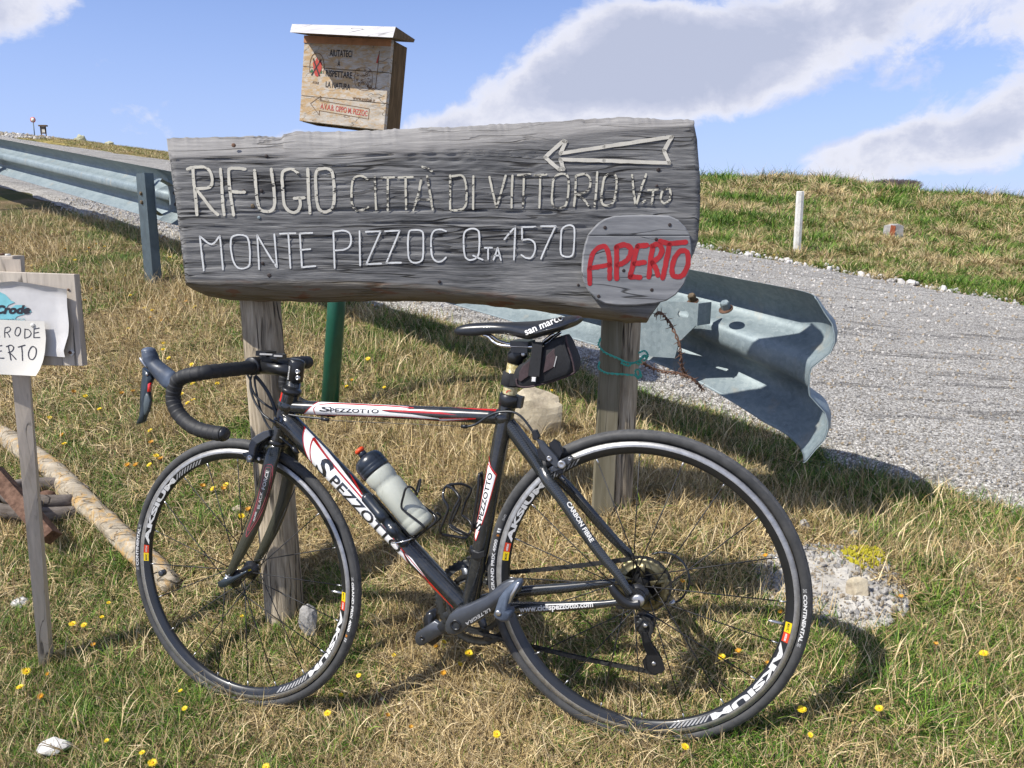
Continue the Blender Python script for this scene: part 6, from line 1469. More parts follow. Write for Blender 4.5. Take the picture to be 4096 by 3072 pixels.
    mk('lettering', [onp(*(c0+e*x+u2*(y-.5)*19), N[3]+nb*(rr_[3]*.62+.0030)+0*nb, unit(np.cross(np.cross(N[4]-N[2], nb), N[4]-N[2])*(1 if (np.cross(np.cross(N[4]-N[2], nb), N[4]-N[2])@nb) > 0 else -1))) for x, y in V], F, M['white_print'], stay)
    V, F, _ = text2d('www.ciclispezzotto.com'); c0, c1 = np.array(Z(zR6, [(1172, 722)])[0]), np.array(Z(zR6, [(1898, 668)])[0]); e = c1-c0; u2 = np.array([e[1], -e[0]])/np.linalg.norm(e); nn2 = np.cross(np.cross(N2[4]-N2[2], nb), N2[4]-N2[2]); nn2 = unit(nn2 if nn2@nb > 0 else -nn2)
    mk('lettering', [onp(*(c0+e*x+u2*(y-.42)*31), N2[3]+nb*(rr2[3]*.8+.0018), nn2) for x, y in V], F, M['white_print'], cst)
    TXT_FAT[0] = .012
    # headset, seat clamp
    ax = unit(ht_t-ht_b)
    for c, s in ((ht_t, 1), (ht_b, -1)): V, F = lathe(c, ax*s, [(-.004, .0225), (.002, .0235), (.006, .0235), (.009, .020)], 28); mk('headset_cup', V, F, M['black_alloy'], bike)
    c = BP(*Z(zR2, [(935, 1045)])[0]); V, F = lathe(c-unit(seat.A-seat.B)*.014, unit(seat.A-seat.B), [(0, .0205), (.001, .0225), (.024, .0225), (.026, .020)], 28); mk('seat_clamp', V, F, M['black_alloy'], bike)
    V, F = box(BP(*Z(zR2, [(1045, 1070)])[0]), (unit(seat.A-seat.B), nb, np.cross(seat.d, nb)), (.012, .009, .007)); mk('clamp_lug', V, F, M['black_alloy'], bike, smooth=False)
    return fr
FR = build_frame()

# ---- wheels
def wheel(name, c, n, decals, tyre_txt, valve, spoke_phase, flange_off=(.033, -.033)):
    e1, e2 = wheel_axes(n); right = -e1
    def P(r, a, off=0.): return c+right*math.cos(a)*r+e2*math.sin(a)*r+n*off
    def ang(u, v, off=.010): q = onp(u, v, c+n*off, n)-c; return math.atan2(q@e2, q@right)
    NS = 128
    prof = [(.3105, .0080, 0), (.3112, .0105, 0), (.3000, .0108, 1), (.2990, .0106, 1), (.2868, .0062, 0), (.2845, .0030, 0), (.2840, 0, 0), (.2845, -.0030, 0), (.2868, -.0062, 0), (.2990, -.0106, 0), (.3000, -.0108, 1), (.3112, -.0105, 0), (.3105, -.0080, 0)]
    V = []; F = []; mi = []
    m = len(prof)
    for i in range(NS):
        a = 2*math.pi*i/NS
        for r, o, _ in prof: V.append(P(r, a, o))
    for i in range(NS):
        for j in range(m): F.append((i*m+j, ((i+1) % NS)*m+j, ((i+1) % NS)*m+(j+1) % m, i*m+(j+1) % m)); mi.append(1 if j in (1, 10) else 0)
    rim = mk(name, V, F, M['rim_black'], bike, mats=[M['rim_black'], M['track']], midx=mi)
    # tyre
    V = []; F = []; mi = []; m = 20
    for i in range(NS):
        a = 2*math.pi*i/NS
        for k in range(m):
            b = 2*math.pi*k/m; rr_ = .3225+.0118*math.cos(b); V.append(P(rr_, a, .0118*math.sin(b)))
    for i in range(NS):
        for k in range(m):
            F.append((i*m+k, ((i+1) % NS)*m+k, ((i+1) % NS)*m+(k+1) % m, i*m+(k+1) % m)); mi.append(1 if (k < 3 or k >= 17) else 0)
    ty = mk('tyre', V, F, M['rubber'], rim, mats=[M['rubber'], M['tread']], midx=mi)
    # spokes and nipples
    for k in range(20):
        side = 1 if k % 2 == 0 else -1; a = spoke_phase+math.radians(18*k); off = flange_off[0] if side > 0 else flange_off[1]
        tw = math.radians(62)*(1 if (k//2) % 2 == 0 else -1); p0 = P(.0225, a+tw, off); p1 = P(.286, a, side*.002); V, F = sweep([p0, p0+(p1-p0)*.95], .0013, 5); mk('spoke', V, F, M['spoke'], rim)
        V, F = sweep([p0+(p1-p0)*.95, p1], .0017, 6); mk('nipple', V, F, M['silver'], rim)
    V, F = lathe(c-n*.046, n, [(0, .010), (.004, .014), (.010, .023), (.014, .024), (.018, .014), (.046, .0125), (.074, .014), (.078, .024), (.082, .023), (.088, .014), (.092, .010)], 24); mk('hub', V, F, M['black_alloy'], rim)
    # printed rim labels
    def band(nm, pts, r0, r1, mat, steps=16, slant=0.):
        mb = MB()
        for (u0, u1) in pts:
            V = []; F = []
            for i in range(steps+1):
                a = u0+(u1-u0)*i/steps
                for r in (r0, (r0+r1)/2, r1):
                    aa = a-slant*(r-r0)/(r1-r0); V.append(P(r, aa, .0108-(.300-r)*.345+.0004 if r < .3 else .0112))
            for i in range(steps):
                for j in range(2): F.append((i*3+j, i*3+j+1, (i+1)*3+j+1, (i+1)*3+j))
            mb.add(V, F)
        return mb.build(nm, mat, rim, smooth=True)
    def arc_text(nm, s, a0, a1, r0, r1, mat, tyre=True, par=None):
        V, F, _ = text2d(s); out = []
        for x, y in V:
            a = a0+(a1-a0)*x; r = r0+(r1-r0)*y
            if tyre: o = math.sqrt(max(0, .0118**2-(r-.3225)**2))+.0005
            else: o = .0108-(.300-r)*.345+.0008
            out.append(P(r, a, o))
        return mk(nm, out, F, mat, par or (ty if tyre else rim))
    for (ys, ye, re, we, he) in decals:   # pixels: yellow start, yellow/red border, red end, white end, hatch end
        A = [ang(*q) for q in (ys, ye, re, we, he)]
        for i in range(1, 5):
            while A[i] > A[i-1]+.3: A[i] -= 2*math.pi
            while A[i] < A[i-1]-3.3: A[i] += 2*math.pi
        band('rim_label', [(A[0], A[1])], .2872, .2992, M['yellow_print']); arc_text('lettering', 'MAVIC', A[0]-.008, A[1]+.010, .2905, .2955, M['decal_black'], False)
        band('rim_label', [(A[1], A[2])], .2872, .2992, M['rim_red']); arc_text('lettering', 'AKSIUM', A[1]-.008, A[2]+.008, .2910, .2950, M['white_print'], False)
        TXT_FAT[0] = .05; _txt.pop('AKSIUM', None); arc_text('lettering', 'AKSIUM', A[2]-.01, A[3], .2872, .2990, M['white_print'], False); TXT_FAT[0] = .012
        k = 9; hb = [(A[3]+(A[4]-A[3])*(i/k), A[3]+(A[4]-A[3])*((i+.5)/k)) for i in range(k)]; band('hatching', hb, .2880, .2975, M['grey_print'], 2, .05)
    TXT_FAT[0] = .035
    for (s, p0, p1, r0, r1, mt) in tyre_txt:
        a0, a1 = ang(*p0), ang(*p1)
        while a1 > a0: a1 -= 2*math.pi
        arc_text('lettering', s, a0, a1, r0, r1, M[mt])
        if s in ('CONTINENTAL', 'GRAND PRIX 4000'):
            mb = MB()
            for (aa, sg) in ((a0, 1), (a1, -1)) if s == 'CONTINENTAL' else ((a0, 1),):
                for i in range(5):
                    for j in range(3):
                        if (i+j) % 2: continue
                        x = aa+sg*(.012+i*.0045); r = r0+(r1-r0)*j/3; V = [P(q, b, math.sqrt(max(0, .0118**2-(q-.3225)**2))+.0005) for q, b in ((r, x), (r+(r1-r0)/3, x), (r+(r1-r0)/3, x+.0045), (r, x+.0045))]; mb.add(V, [(0, 1, 2, 3)])
            mb.build('chequer', M['grey_print'], ty)
    TXT_FAT[0] = .012
    a = ang(*valve); V, F = sweep([P(.286, a), P(.262, a), P(.255, a)], [.0032, .0030, .0018], 8); mk('valve', V, F, M['silver'], rim)
    return rim, P, ang
q = lambda reg, x, y: Z(reg, [(x, y)])[0]
FW, FPp, FA = wheel('front_wheel', Fc, nf,
    [(q(zF3, 185, 1202), q(zF3, 185, 1132), q(zF3, 185, 1062), q(zF3, 430, 470), q(zF3, 648, 300)), (q(zF4, 1942, 598), q(zF4, 1942, 680), q(zF4, 1935, 758), q(zF4, 1640, 1350), q(zF4, 1370, 1492))],
    [('CONTINENTAL', q(zF3, 112, 1240), q(zF3, 124, 905), .3165, .3235, 'white_print'), ('GRAND PRIX 4000', q(zF4, 2008, 505), q(zF4, 1985, 945), .3165, .3235, 'white_print'), ('S', q(zF4, 1978, 975), q(zF4, 1976, 1000), .3165, .3215, 'orange_print'), ('II', q(zF4, 1974, 1010), q(zF4, 1968, 1042), .3165, .3235, 'grey_print')],
    q(zF4, 1890, 612), 0.02)
RW, RPp, RA = wheel('rear_wheel', Rc, nb,
    [(q(zR7, 188, 935), q(zR7, 192, 880), q(zR7, 200, 822), q(zR7, 425, 435), q(zR7, 640, 310)), (q(zR7, 1992, 1330), q(zR7, 1985, 1396), q(zR7, 1968, 1456), q(zR9, 575, 600), q(zR9, 415, 640))],
    [('GRAND PRIX 4000', q(zR7, 104, 1118), q(zR7, 135, 800), .3165, .3235, 'white_print'), ('S', q(zR7, 138, 780), q(zR7, 140, 765), .3165, .3215, 'orange_print'), ('II', q(zR7, 143, 755), q(zR7, 150, 728), .3165, .3235, 'white_print'), ('23-622', q(zR7, 175, 680), q(zR7, 190, 640), .317, .3215, 'grey_print'), ('CONTINENTAL', q(zR7, 2092, 1150), q(zR7, 2052, 1450), .3165, .3235, 'white_print')],
    q(zR7, 1930, 1345), 0.03, (.035, -.018))
# spoke magnet and quick releases
a = FA(*q(zF3, 320, 1313)); V, F = lathe(FPp(.246, a, .004), nf, [(-.006, .0075), (.008, .0075), (.009, .006)], 14); mk('spoke_magnet', V, F, M['grey_alloy'], bike)
def qr():
    V, F = lathe(Fc+nf*.046, nf, [(0, .010), (.012, .010), (.014, .008)], 18); mk('axle_nut', V, F, M['silver'], bike)
    poly = [FP(*p, .062) for p in Z(zF4, [(822, 505), (870, 478), (960, 455), (1030, 425), (1072, 402), (1085, 412), (1035, 452), (960, 505), (885, 552), (838, 550)])]; V, F = prism(poly, nf, -.006, .004, .002); mk('quick_release', V, F, M['lever'], bike)
    V, F = lathe(Fc-nf*.058, nf, [(0, .008), (.012, .010), (.014, .010)], 18); mk('axle_nut', V, F, M['silver'], bike)
    for (x0, y0, x1, y1, mt) in ((1022, 425, 1062, 405, 'white_print'), (1065, 408, 1110, 388, 'yellow_print')):
        poly = [FP(*p, .020) for p in Z(zF4, [(x0, y0), (x0+8, y0+16), (x1+6, y1+14), (x1, y1)])]; V, F = prism(poly, nf, -.001, .001, 0); mk('hub_label', V, F, M[mt], bike, smooth=False)
    V, F = lathe(Rc+nb*.046, nb, [(0, .019), (.010, .019), (.014, .014), (.026, .012), (.030, .009)], 20); mk('axle_nut', V, F, M['black_alloy'], bike)
    V, F = lathe(BP(*q(zR7, 1030, 1190), .078)-nb*.004, nb, [(0, .0125), (.005, .0125), (.0065, .009)], 20); mk('axle_nut', V, F, M['silver'], bike)
    P = [BP(*p, .080) for p in Z(zR7, [(858, 1092), (880, 1135), (930, 1190), (985, 1215), (1045, 1215)])]; V, F = sweep(catmull(P, 5), [.0055, .009, .010, .009, .010], 12, ref=nb, rb=[.003, .004, .004, .005, .005]); mk('quick_release', V, F, M['black_alloy'], bike)
qr()

# ---- fork, stem, handlebar
def build_front():
    ax = unit(ht_t-ht_b)
    st = [(1101, 1764, .014), (1094, 1800, .030), (1083, 1846, .040), (1070.5, 1903, .043), (1053.8, 1971, .045), (1029.8, 2057, .047), (990.5, 2152, .049), (947.6, 2236, .050), (914, 2300, .050)]
    w = [70, 66, 64, 66, 60, 56, 52, 42, 28]; N = [FP(u, v, o) for u, v, o in st]; r = [R_(p, q_) for p, q_ in zip(N, w)]
    mb = MB()
    for P in (N, list(mirr(N, Fc, nf))): mb.add(*sweep(catmull(P, 5), r, 20, ref=nf, rb=[x*.62 for x in r]))
    mb.add(*ball(FP(1100, 1778, 0), .034, 20, (1.0, .9, .62)))
    fk = mb.build('fork', M['carbon_warm'], bike)
    for s in (1, -1):
        p = FP(914, 2300, .050) if s > 0 else mirr([FP(914, 2300, .050)], Fc, nf)[0]; e = Fc+nf*.05*s
        V, F = sweep([p+(e-p)*-.15, p+(e-p)*.9], [.0085, .011], 12, ref=nf, rb=[.005, .004]); mk('fork_tip', V, F, M['silver'], fk)
    # red outline and lettering on the near blade
    Nn = np.array(catmull(N, 5)); rr_ = interp_list(r, len(Nn))
    def surf(u, v, eps=.0008):
        off = .045
        for _ in range(3):
            p = FP(u, v, off); i = int(np.argmin(((Nn-p)**2).sum(1))); t = unit(Nn[min(i+1, len(Nn)-1)]-Nn[max(i-1, 0)]); d = p-Nn[i]; sdv = np.cross(t, nf); w_ = np.clip((d@sdv)/rr_[i], -.97, .97); base = (Nn[i]-Fc)@nf; off = base+rr_[i]*.62*math.sqrt(1-w_*w_)+eps
        return FP(u, v, off)
    def stroke_s(L_, wd, mat, nm, closed=False):
        s3, f3 = stroke_mesh(Z(zF3, L_), wd, closed, 6); return mk(nm, [surf(*p) for p in s3], f3, M[mat], fk)
    stroke_s([(1250, 352), (1300, 356), (1306, 420), (1285, 560), (1240, 700), (1180, 830), (1110, 940), (1075, 990), (1080, 930), (1130, 800), (1180, 620), (1212, 480), (1228, 380)], 1.6, 'pink_print', 'outline', True)
    stroke_s([(1252, 375), (1288, 380), (1292, 430), (1272, 550), (1228, 690), (1172, 810), (1120, 900), (1095, 935), (1108, 880), (1150, 770), (1195, 620), (1226, 480), (1240, 395)], 1.2, 'pink_print', 'outline', True)
    def ftext(s, c0, c1, h, mat):
        V, F, _ = text2d(s); c0, c1 = np.array(Z(zF3, [c0])[0]), np.array(Z(zF3, [c1])[0]); e = c1-c0; u2 = np.array([e[1], -e[0]])/np.linalg.norm(e); mk('lettering', [surf(*(c0+e*x+u2*(y-.5)*h), .0012) for x, y in V], F, M[mat], fk)
    ftext('BLACK', (1180, 742), (1210, 590), 11, 'grey_print'); ftext('FORCE', (1222, 570), (1262, 402), 13, 'white_print'); ftext('PROGRESS', (1140, 850), (1160, 768), 6, 'white_print')
    # spacers, stem
    s0 = FP(*q(zR1, 1857, 560)); s1 = FP(*q(zR1, 1880, 360)); sx = unit(s1-s0)
    V, F = lathe(s0-sx*.008, sx, [(0, .0185), (.004, .0185), (.005, .0170), (.032, .0170)], 28); mk('spacer', V, F, M['carbon'], bike)
    c = FP(*q(zR1, 1878, 487)); V, F = lathe(c, sx, [(0, .0165), (.002, .0185), (.046, .0185), (.049, .0175), (.051, .014)], 28); st_ = mk('stem', V, F, M['black_alloy'], bike)
    cl = FP(*q(zR1, 1462, 312)); V, F = sweep([FP(*q(zR1, 1880, 372)), FP(*q(zR1, 1700, 345)), FP(*q(zR1, 1520, 322))], [.0165, .0158, .0178], 24, ref=nf); mk('stem_extension', V, F, M['black_alloy'], st_)
    V, F = lathe(cl-nf*.024, nf, [(0, .0195), (.002, .0215), (.046, .0215), (.048, .0195)], 26); mk('bar_clamp', V, F, M['black_alloy'], st_)
    for (x, y) in ((1905, 378), (1908, 448)): V, F = lathe(FP(*q(zR1, x, y), .019), nf, [(-.004, .0055), (.001, .0055), (.0012, .003), (-.001, .0025)], 12); mk('bolt', V, F, M['silver'], st_)
    V, F = lathe(FP(*q(zR1, 1890, 262)), sx, [(0, .017), (.003, .017), (.005, .012)], 24); mk('top_cap', V, F, M['black_alloy'], st_)
    TXT_FAT[0] = .02; V, F, _ = text2d('BONTRAGER'); c0, c1 = np.array(q(zR1, 1812, 462)), np.array(q(zR1, 1832, 312)); e = c1-c0; u2 = np.array([e[1], -e[0]])/np.linalg.norm(e)
    stc = Tube(c, c+sx*.05, .0185, nf); mk('lettering', [stc.lift(*stc.tw(*(c0+e*x+u2*(y-.5)*7)), .0006) for x, y in V], F, M['white_print'], st_)
    # handlebar: near side pixels with their distance from the middle plane
    hb = [(1462, 312, .0), (1380, 330, .035), (1200, 352, .10), (1020, 370, .155), (880, 388, .188), (760, 408, .197), (660, 430, .198), (580, 480, .198), (545, 570, .198), (532, 660, .198), (548, 750, .199), (600, 850, .200), (680, 935, .202), (780, 1000, .205), (900, 1040, .207), (1000, 1058, .208), (1088, 1068, .209)]
    P = [FP(*q(zR1, x, y), o) for x, y, o in hb]; path = catmull(P, 6); n = len(path)
    rad_ = [.0158 if i < 7 else .0158 for i in range(n)]
    def wrap(path, s):
        out = []
        for i in range(len(path)): out.append(.0152+.0009*((i*.61) % 1.0)+(.0012 if i > 12 else 0))
        return out
    fine = catmull(P, 14)
    for s in (1, -1):
        PP = fine if s > 0 else list(mirr(fine, Fc, nf))
        rr2 = [(.0135 if i < 16 else .0150+.0014*(1-((i-16)/9.0) % 1.0)) for i in range(len(PP))]
        V, F = sweep(PP, rr2, 22); mk('handlebar', V, F, M['tape'], bike)
        e = PP[-1]; d = unit(PP[-1]-PP[-3]); V, F = lathe(e, d, [(-.001, .0148), (.004, .0150), (.008, .0125), (.0095, .007)], 22); mk('bar_end_plug', V, F, M['black_alloy'], bike)
        # brake hood and lever
        hd = [(560, 520, .198), (500, 475, .198), (430, 410, .199), (365, 345, .200), (310, 285, .201), (278, 215, .202), (262, 150, .203)]; H = [FP(*q(zR1, x, y), o) for x, y, o in hd]; wv = [150, 225, 205, 175, 165, 178, 150]
        r = [R_(p, w_*.3617) for p, w_ in zip(H, wv)]
        if s < 0: H = list(mirr(H, Fc, nf))
        H2 = catmull(H, 5); V, F = sweep(H2, r, 22, ref=nf, rb=[.014, .017, .0185, .018, .0165, .0175, .015]); ho = mk('brake_hood', V, F, M['hood'], bike)
        V, F = ball(H[-1], .0158, 14, (1, 1, .55)); mk('hood_top', V, F, M['hood'], ho)
        poly = Z(zR1, [(212, 330), (290, 400), (318, 452), (292, 500), (282, 560), (280, 640), (288, 700), (272, 790), (238, 868), (222, 928), (185, 950), (146, 958), (144, 936), (172, 870), (178, 760), (180, 640), (190, 520), (205, 420)])
        PL = [FP(u, v, .200) for u, v in poly]
        if s < 0: PL = list(mirr(PL, Fc, nf))
        V, F = prism(PL, nf, -.007, .007, .003); lv = mk('brake_lever', V, F, M['lever'], bike)
        PL = [FP(u, v, .207) for u, v in Z(zR1, [(246, 612), (270, 640), (288, 690), (280, 750), (262, 810), (230, 862), (216, 810), (214, 730), (226, 650)])]
        if s < 0: PL = list(mirr(PL, Fc, nf))
        V, F = prism(PL, nf*s, -.002, .004, .0015); mk('shift_paddle', V, F, M['paddle'], lv)
        PL = [FP(u, v, .203) for u, v in Z(zR1, [(268, 512), (292, 500), (284, 600), (262, 600)])]
        if s < 0: PL = list(mirr(PL, Fc, nf))
        V, F = prism(PL, nf*s, -.002, .005, .001); mk('red_insert', V, F, M['frame_red'], lv)
        if s > 0:
            V, F = lathe(FP(*q(zR1, 245, 405), .207), nf, [(0, .004), (.002, .004), (.003, .002)], 12); mk('pivot', V, F, M['silver'], lv)
            PL = [FP(u, v, .219) for u, v in Z(zR1, [(158, 222), (175, 225), (232, 320), (225, 332), (185, 300), (160, 250)])]; V, F = prism(PL, nf, -.005, .001, .001); mk('name_plate', V, F, M['silver'], ho)
    # bicycle computer on the stem
    cc = FP(*q(zR1, 1560, 190), .004); fx = unit(FP(*q(zR1, 1700, 205))-FP(*q(zR1, 1500, 180))); uz = unit(np.cross(nf, fx)); uz = uz if uz[2] > 0 else -uz
    cm = MB(); cm.add(*box(cc+uz*.003, (fx, nf, uz), (.0145, .019, .006))); cm.add(*box(FP(*q(zR1, 1695, 208), .004), (fx, nf, uz), (.0095, .019, .0055))); cp = cm.build('bike_computer', M['black_alloy'], bike, smooth=False)
    for (x0, x1, y) in ((1492, 1632, 188), (1648, 1742, 206)):
        PL = [FP(u, v, .024) for u, v in Z(zR1, [(x0, y-14), (x1, y-8), (x1, y+10), (x0, y+6)])]; V, F = prism(PL, nf, -.001, .0012, .0004); mk('face_strip', V, F, M['grey_print'], cp, smooth=False)
    V, F = box(FP(*q(zR1, 1600, 235)), (fx, nf, uz), (.014, .012, .007)); mk('computer_mount', V, F, M['black_alloy'], bike, smooth=False)
    # cables in front of the head tube
    def cab(pts, o0, o1, r=.0026, nm='brake_cable', mat='cable', pl=FP, reg=zR1):
        P = [pl(*q(reg, x, y), o0+(o1-o0)*i/(len(pts)-1)) for i, (x, y) in enumerate(pts)]; V, F = sweep(catmull(P, 8), r, 8); return mk(nm, V, F, M[mat], bike)
    cab([(1350, 405), (1385, 470), (1400, 560), (1450, 650), (1560, 745), (1700, 822), (1900, 868), (2130, 892), (2205, 903)], .03, .03)
    cab([(1400, 420), (1385, 500), (1395, 600), (1440, 720), (1520, 840), (1600, 905), (1665, 945)], .02, .05, nm='shift_cable')
    cab([(1430, 430), (1445, 560), (1500, 800), (1570, 960), (1650, 1060), (1740, 1120), (1850, 1210)], .02, .035, nm='shift_cable')
    P = [FP(*q(zR1, x, y), .03) for x, y in ((1440, 425), (1500, 490), (1570, 590), (1625, 700), (1660, 800), (1680, 900))]; pth = catmull(P, 14); V, F = sweep(pth, [.0035+.0012*(i % 2) for i in range(len(pth))], 8); mk('wired_cable', V, F, M['cable'], bike)
    PP = [BP(*q(zR1, x, y), .03) for x, y in ((1850, 1205), (1880, 1245), (1915, 1285))]; V, F = sweep(PP, [.0045, .006, .0045], 12); mk('barrel_adjuster', V, F, M['black_alloy'], bike)
    # cable along the top tube and down to the rear brake
    P = [BP(*q(zR5, x, y), .022) for x, y in ((190, 165), (255, 178))]; V, F = sweep(P, .0042, 12); mk('cable_stop', V, F, M['black_alloy'], bike)
    cab([(250, 178), (700, 200), (1430, 232)], .022, .022, .0007, 'bare_cable', 'chain', BP, zR5)
    P = [BP(*q(zR5, x, y), .022) for x, y in ((1428, 232), (1482, 236))]; V, F = sweep(P, .0042, 12); mk('cable_stop', V, F, M['black_alloy'], bike)
    cab([(1480, 236), (1560, 212), (1650, 152), (1740, 112), (1830, 102), (1900, 112), (1960, 150), (2015, 215), (2065, 285)], .024, .030, .0026, 'brake_cable', 'cable', BP, zR5)
    # calipers
    def cal(polys, pl, n, reg, rs):
        root = None
        for (pts, o0, o1, mt) in polys:
            V, F = prism([pl(*p, 0) for p in Z(reg, pts)], n, o0, o1, .002)
            # re-project each corner so the outline is right at its own distance
            PL = [pl(*p, (o0+o1)/2) for p in Z(reg, pts)]; V, F = prism(PL, n, -(o1-o0)/2, (o1-o0)/2, .002)
            o = mk('brake_caliper' if root is None else 'caliper_arm', V, F, M[mt], bike if root is None else root, smooth=False); root = root or o
        for (x, y, r_, o0) in rs:
            V, F = lathe(pl(*q(reg, x, y), o0), n, [(-.003, r_), (.0025, r_), (.0035, r_*.8), (.002, r_*.4)], 14); mk('bolt', V, F, M['silver'], root)
        return root
    cal([([(1288, 42), (1240, 52), (1180, 85), (1135, 120), (1112, 170), (1108, 235), (1085, 290), (1095, 328), (1135, 330), (1158, 270), (1165, 215), (1185, 170), (1250, 130), (1300, 95)], .030, .046, 'grey_alloy'),
         ([(1300, 60), (1210, 130), (1175, 185), (1180, 235), (1215, 225), (1230, 180), (1310, 120)], .018, .030, 'black_alloy'), ([(1058, 240), (1110, 236), (1170, 255), (1215, 275), (1207, 302), (1130, 300), (1066, 272)], .018, .036, 'lever')],
        FP, nf, zF3, [(1108, 288, .0065, .048), (1190, 300, .004, .038)])
    cal([([(360, 112), (392, 108), (412, 150), (398, 178), (368, 168)], .028, .040, 'black_alloy'), ([(392, 165), (430, 180), (520, 280), (545, 330), (520, 350), (480, 320), (420, 240)], .030, .042, 'grey_alloy'),
         ([(395, 230), (430, 205), (470, 222), (480, 260), (455, 310), (410, 290)], .020, .034, 'black_alloy'), ([(470, 195), (500, 168), (535, 190), (560, 250), (540, 290), (500, 270), (480, 230)], .018, .032, 'black_alloy'),
         ([(535, 300), (600, 272), (628, 290), (618, 310), (570, 350), (505, 372), (486, 350)], .018, .036, 'grey_alloy'), ([(505, 370), (552, 348), (560, 385), (520, 385)], .022, .030, 'black_alloy')],
        BP, nb, zR7, [(548, 328, .0085, .044), (600, 292, .004, .038), (470, 290, .0055, .042)])
build_front()

# ---- saddle, post, bag
def build_saddle():
    root = None
    xs = [325, 350, 400, 480, 600, 700, 800, 900, 1000, 1100, 1200, 1300, 1400, 1500, 1600, 1680, 1722]
    topv = np.interp(xs, [325, 350, 400, 480, 600, 700, 900, 1100, 1200, 1300, 1500, 1600, 1680, 1722], [285, 250, 222, 203, 194, 190, 190, 184, 178, 166, 134, 120, 112, 135])
    botv = np.interp(xs, [325, 350, 400, 480, 580, 640, 700, 800, 900, 1000, 1100, 1220, 1300, 1420, 1500, 1600, 1700, 1722], [300, 328, 345, 358, 364, 352, 334, 328, 332, 346, 368, 394, 376, 318, 300, 262, 205, 165])
    hw = np.interp(xs, [325, 350, 400, 600, 800, 900, 1000, 1100, 1200, 1300, 1400, 1600, 1700, 1722], [.005, .012, .017, .019, .021, .025, .034, .046, .057, .064, .068, .066, .052, .035])
    V = []; F = []; seg = 28
    for x, t, b, w in zip(xs, topv, botv, hw):
        pt, pb = BP(*q(zR2, x, t)), BP(*q(zR2, x, b)); up = pt-pb; hgt = np.linalg.norm(up); upn = up/hgt; c = (pt+pb)/2
        for k in range(seg):
            a = 2*math.pi*k/seg; s_, c_ = math.sin(a), math.cos(a); yy = math.copysign(abs(s_)**.75, s_); xx = math.copysign(abs(c_)**.9, c_)
            drop = (w/.068)**2*.010*abs(xx)**2.5
            zz = yy*hgt/2 if yy > 0 else yy*hgt/2
            if yy < 0 and abs(xx) < .6: zz = max(zz, -hgt*.18)
            V.append(c+nb*xx*w+upn*(zz-drop*(1 if yy > 0 else .3)))
    for i in range(len(xs)-1):
        for k in range(seg): F.append((i*seg+k, i*seg+(k+1) % seg, (i+1)*seg+(k+1) % seg, (i+1)*seg+k))
    F.append(tuple(range(seg-1, -1, -1))); F.append(tuple((len(xs)-1)*seg+k for k in range(seg)))
    sad = mk('saddle', V, F, M['leather'], bike)
    md = sad.modifiers.new('smooth', 'SUBSURF'); md.levels = 1; md.render_levels = 1
    Vn = np.array(V).reshape(len(xs), seg, 3)
    # lettering on the near flank
    TXT_FAT[0] = .02; T_, F_, _ = text2d('san marco'); c0, c1 = np.array(q(zR2, 1112, 322)), np.array(q(zR2, 1528, 148)); e = c1-c0; u2 = np.array([e[1], -e[0]])/np.linalg.norm(e)
    from mathutils.bvhtree import BVHTree
    bvh = BVHTree.FromPolygons([tuple(p) for p in V], F)
    def hit(u, v, eps=.0012):
        d = ray(u, v); d = d/np.linalg.norm(d); r_ = bvh.ray_cast(Vector(tuple(C0)), Vector(tuple(d)))
        return (np.array(r_[0])-d*eps*2.2) if r_[0] is not None else BP(u, v, .05)
    mk('lettering', [hit(*(c0+e*x+u2*(y-.3)*20)) for x, y in T_], F_, M['white_print'], sad); TXT_FAT[0] = .012
    for s in (1, -1):
        P = [BP(*q(zR2, x, y), o) for x, y, o in ((640, 330, .008), (700, 350, .010), (750, 400, .014), (810, 435, .020), (890, 452, .022), (1050, 458, .022), (1190, 462, .022), (1280, 440, .024), (1350, 375, .028), (1420, 320, .03))]
        if s < 0: P = list(mirr(P, Rc, nb))
        V, F = sweep(catmull(P, 5), .0036, 10); mk('saddle_rail', V, F, M['chrome'], sad)
    c = BP(*q(zR2, 1082, 455)); fx = unit(BP(*q(zR2, 1180, 458))-BP(*q(zR2, 990, 450))); uz = unit(np.cross(nb, fx)); uz = uz if uz[2] > 0 else -uz
    mb = MB(); mb.add(*box(c+uz*.007, (fx, nb, uz), (.019, .028, .0055))); mb.add(*box(c-uz*.006, (fx, nb, uz), (.018, .027, .0055))); sp = mb.build('rail_clamp', M['black_alloy'], bike, smooth=False)
    a, b = BP(*q(zR2, 930, 1010)), BP(*q(zR2, 992, 622)); V, F = sweep([a-(b-a)*.2, a, b], .0150, 28, ref=nb); pst = mk('seat_post', V, F, M['carbon_gold'], bike)
    V, F = sweep([BP(*q(zR2, 986, 640)), BP(*q(zR2, 1000, 575)), BP(*q(zR2, 1035, 530)), BP(*q(zR2, 1095, 495))], [.0165, .0185, .018, .016], 22, ref=nb); mk('post_head', V, F, M['black_alloy'], pst)
    V, F = lathe(BP(*q(zR2, 1085, 545), .018), nb, [(-.004, .0045), (.001, .0045), (.0015, .003)], 12); mk('bolt', V, F, M['silver'], pst)
    s3, f3 = stroke_mesh(Z(zR2, [(905, 965), (925, 945), (948, 948)]), 3, False, 5); tb = Tube(a, b, .0150); mk('red_mark', [tb.lift(*tb.tw(*p), .0005) for p in s3], f3, M['frame_red'], pst)
    # bag strapped under the saddle
    c = BP(*q(zR2, 1350, 650)); bag = empty('saddle_bag', c-np.array([0, 0, .05]), 'small black and maroon bag strapped under the bicycle saddle', 'bag')
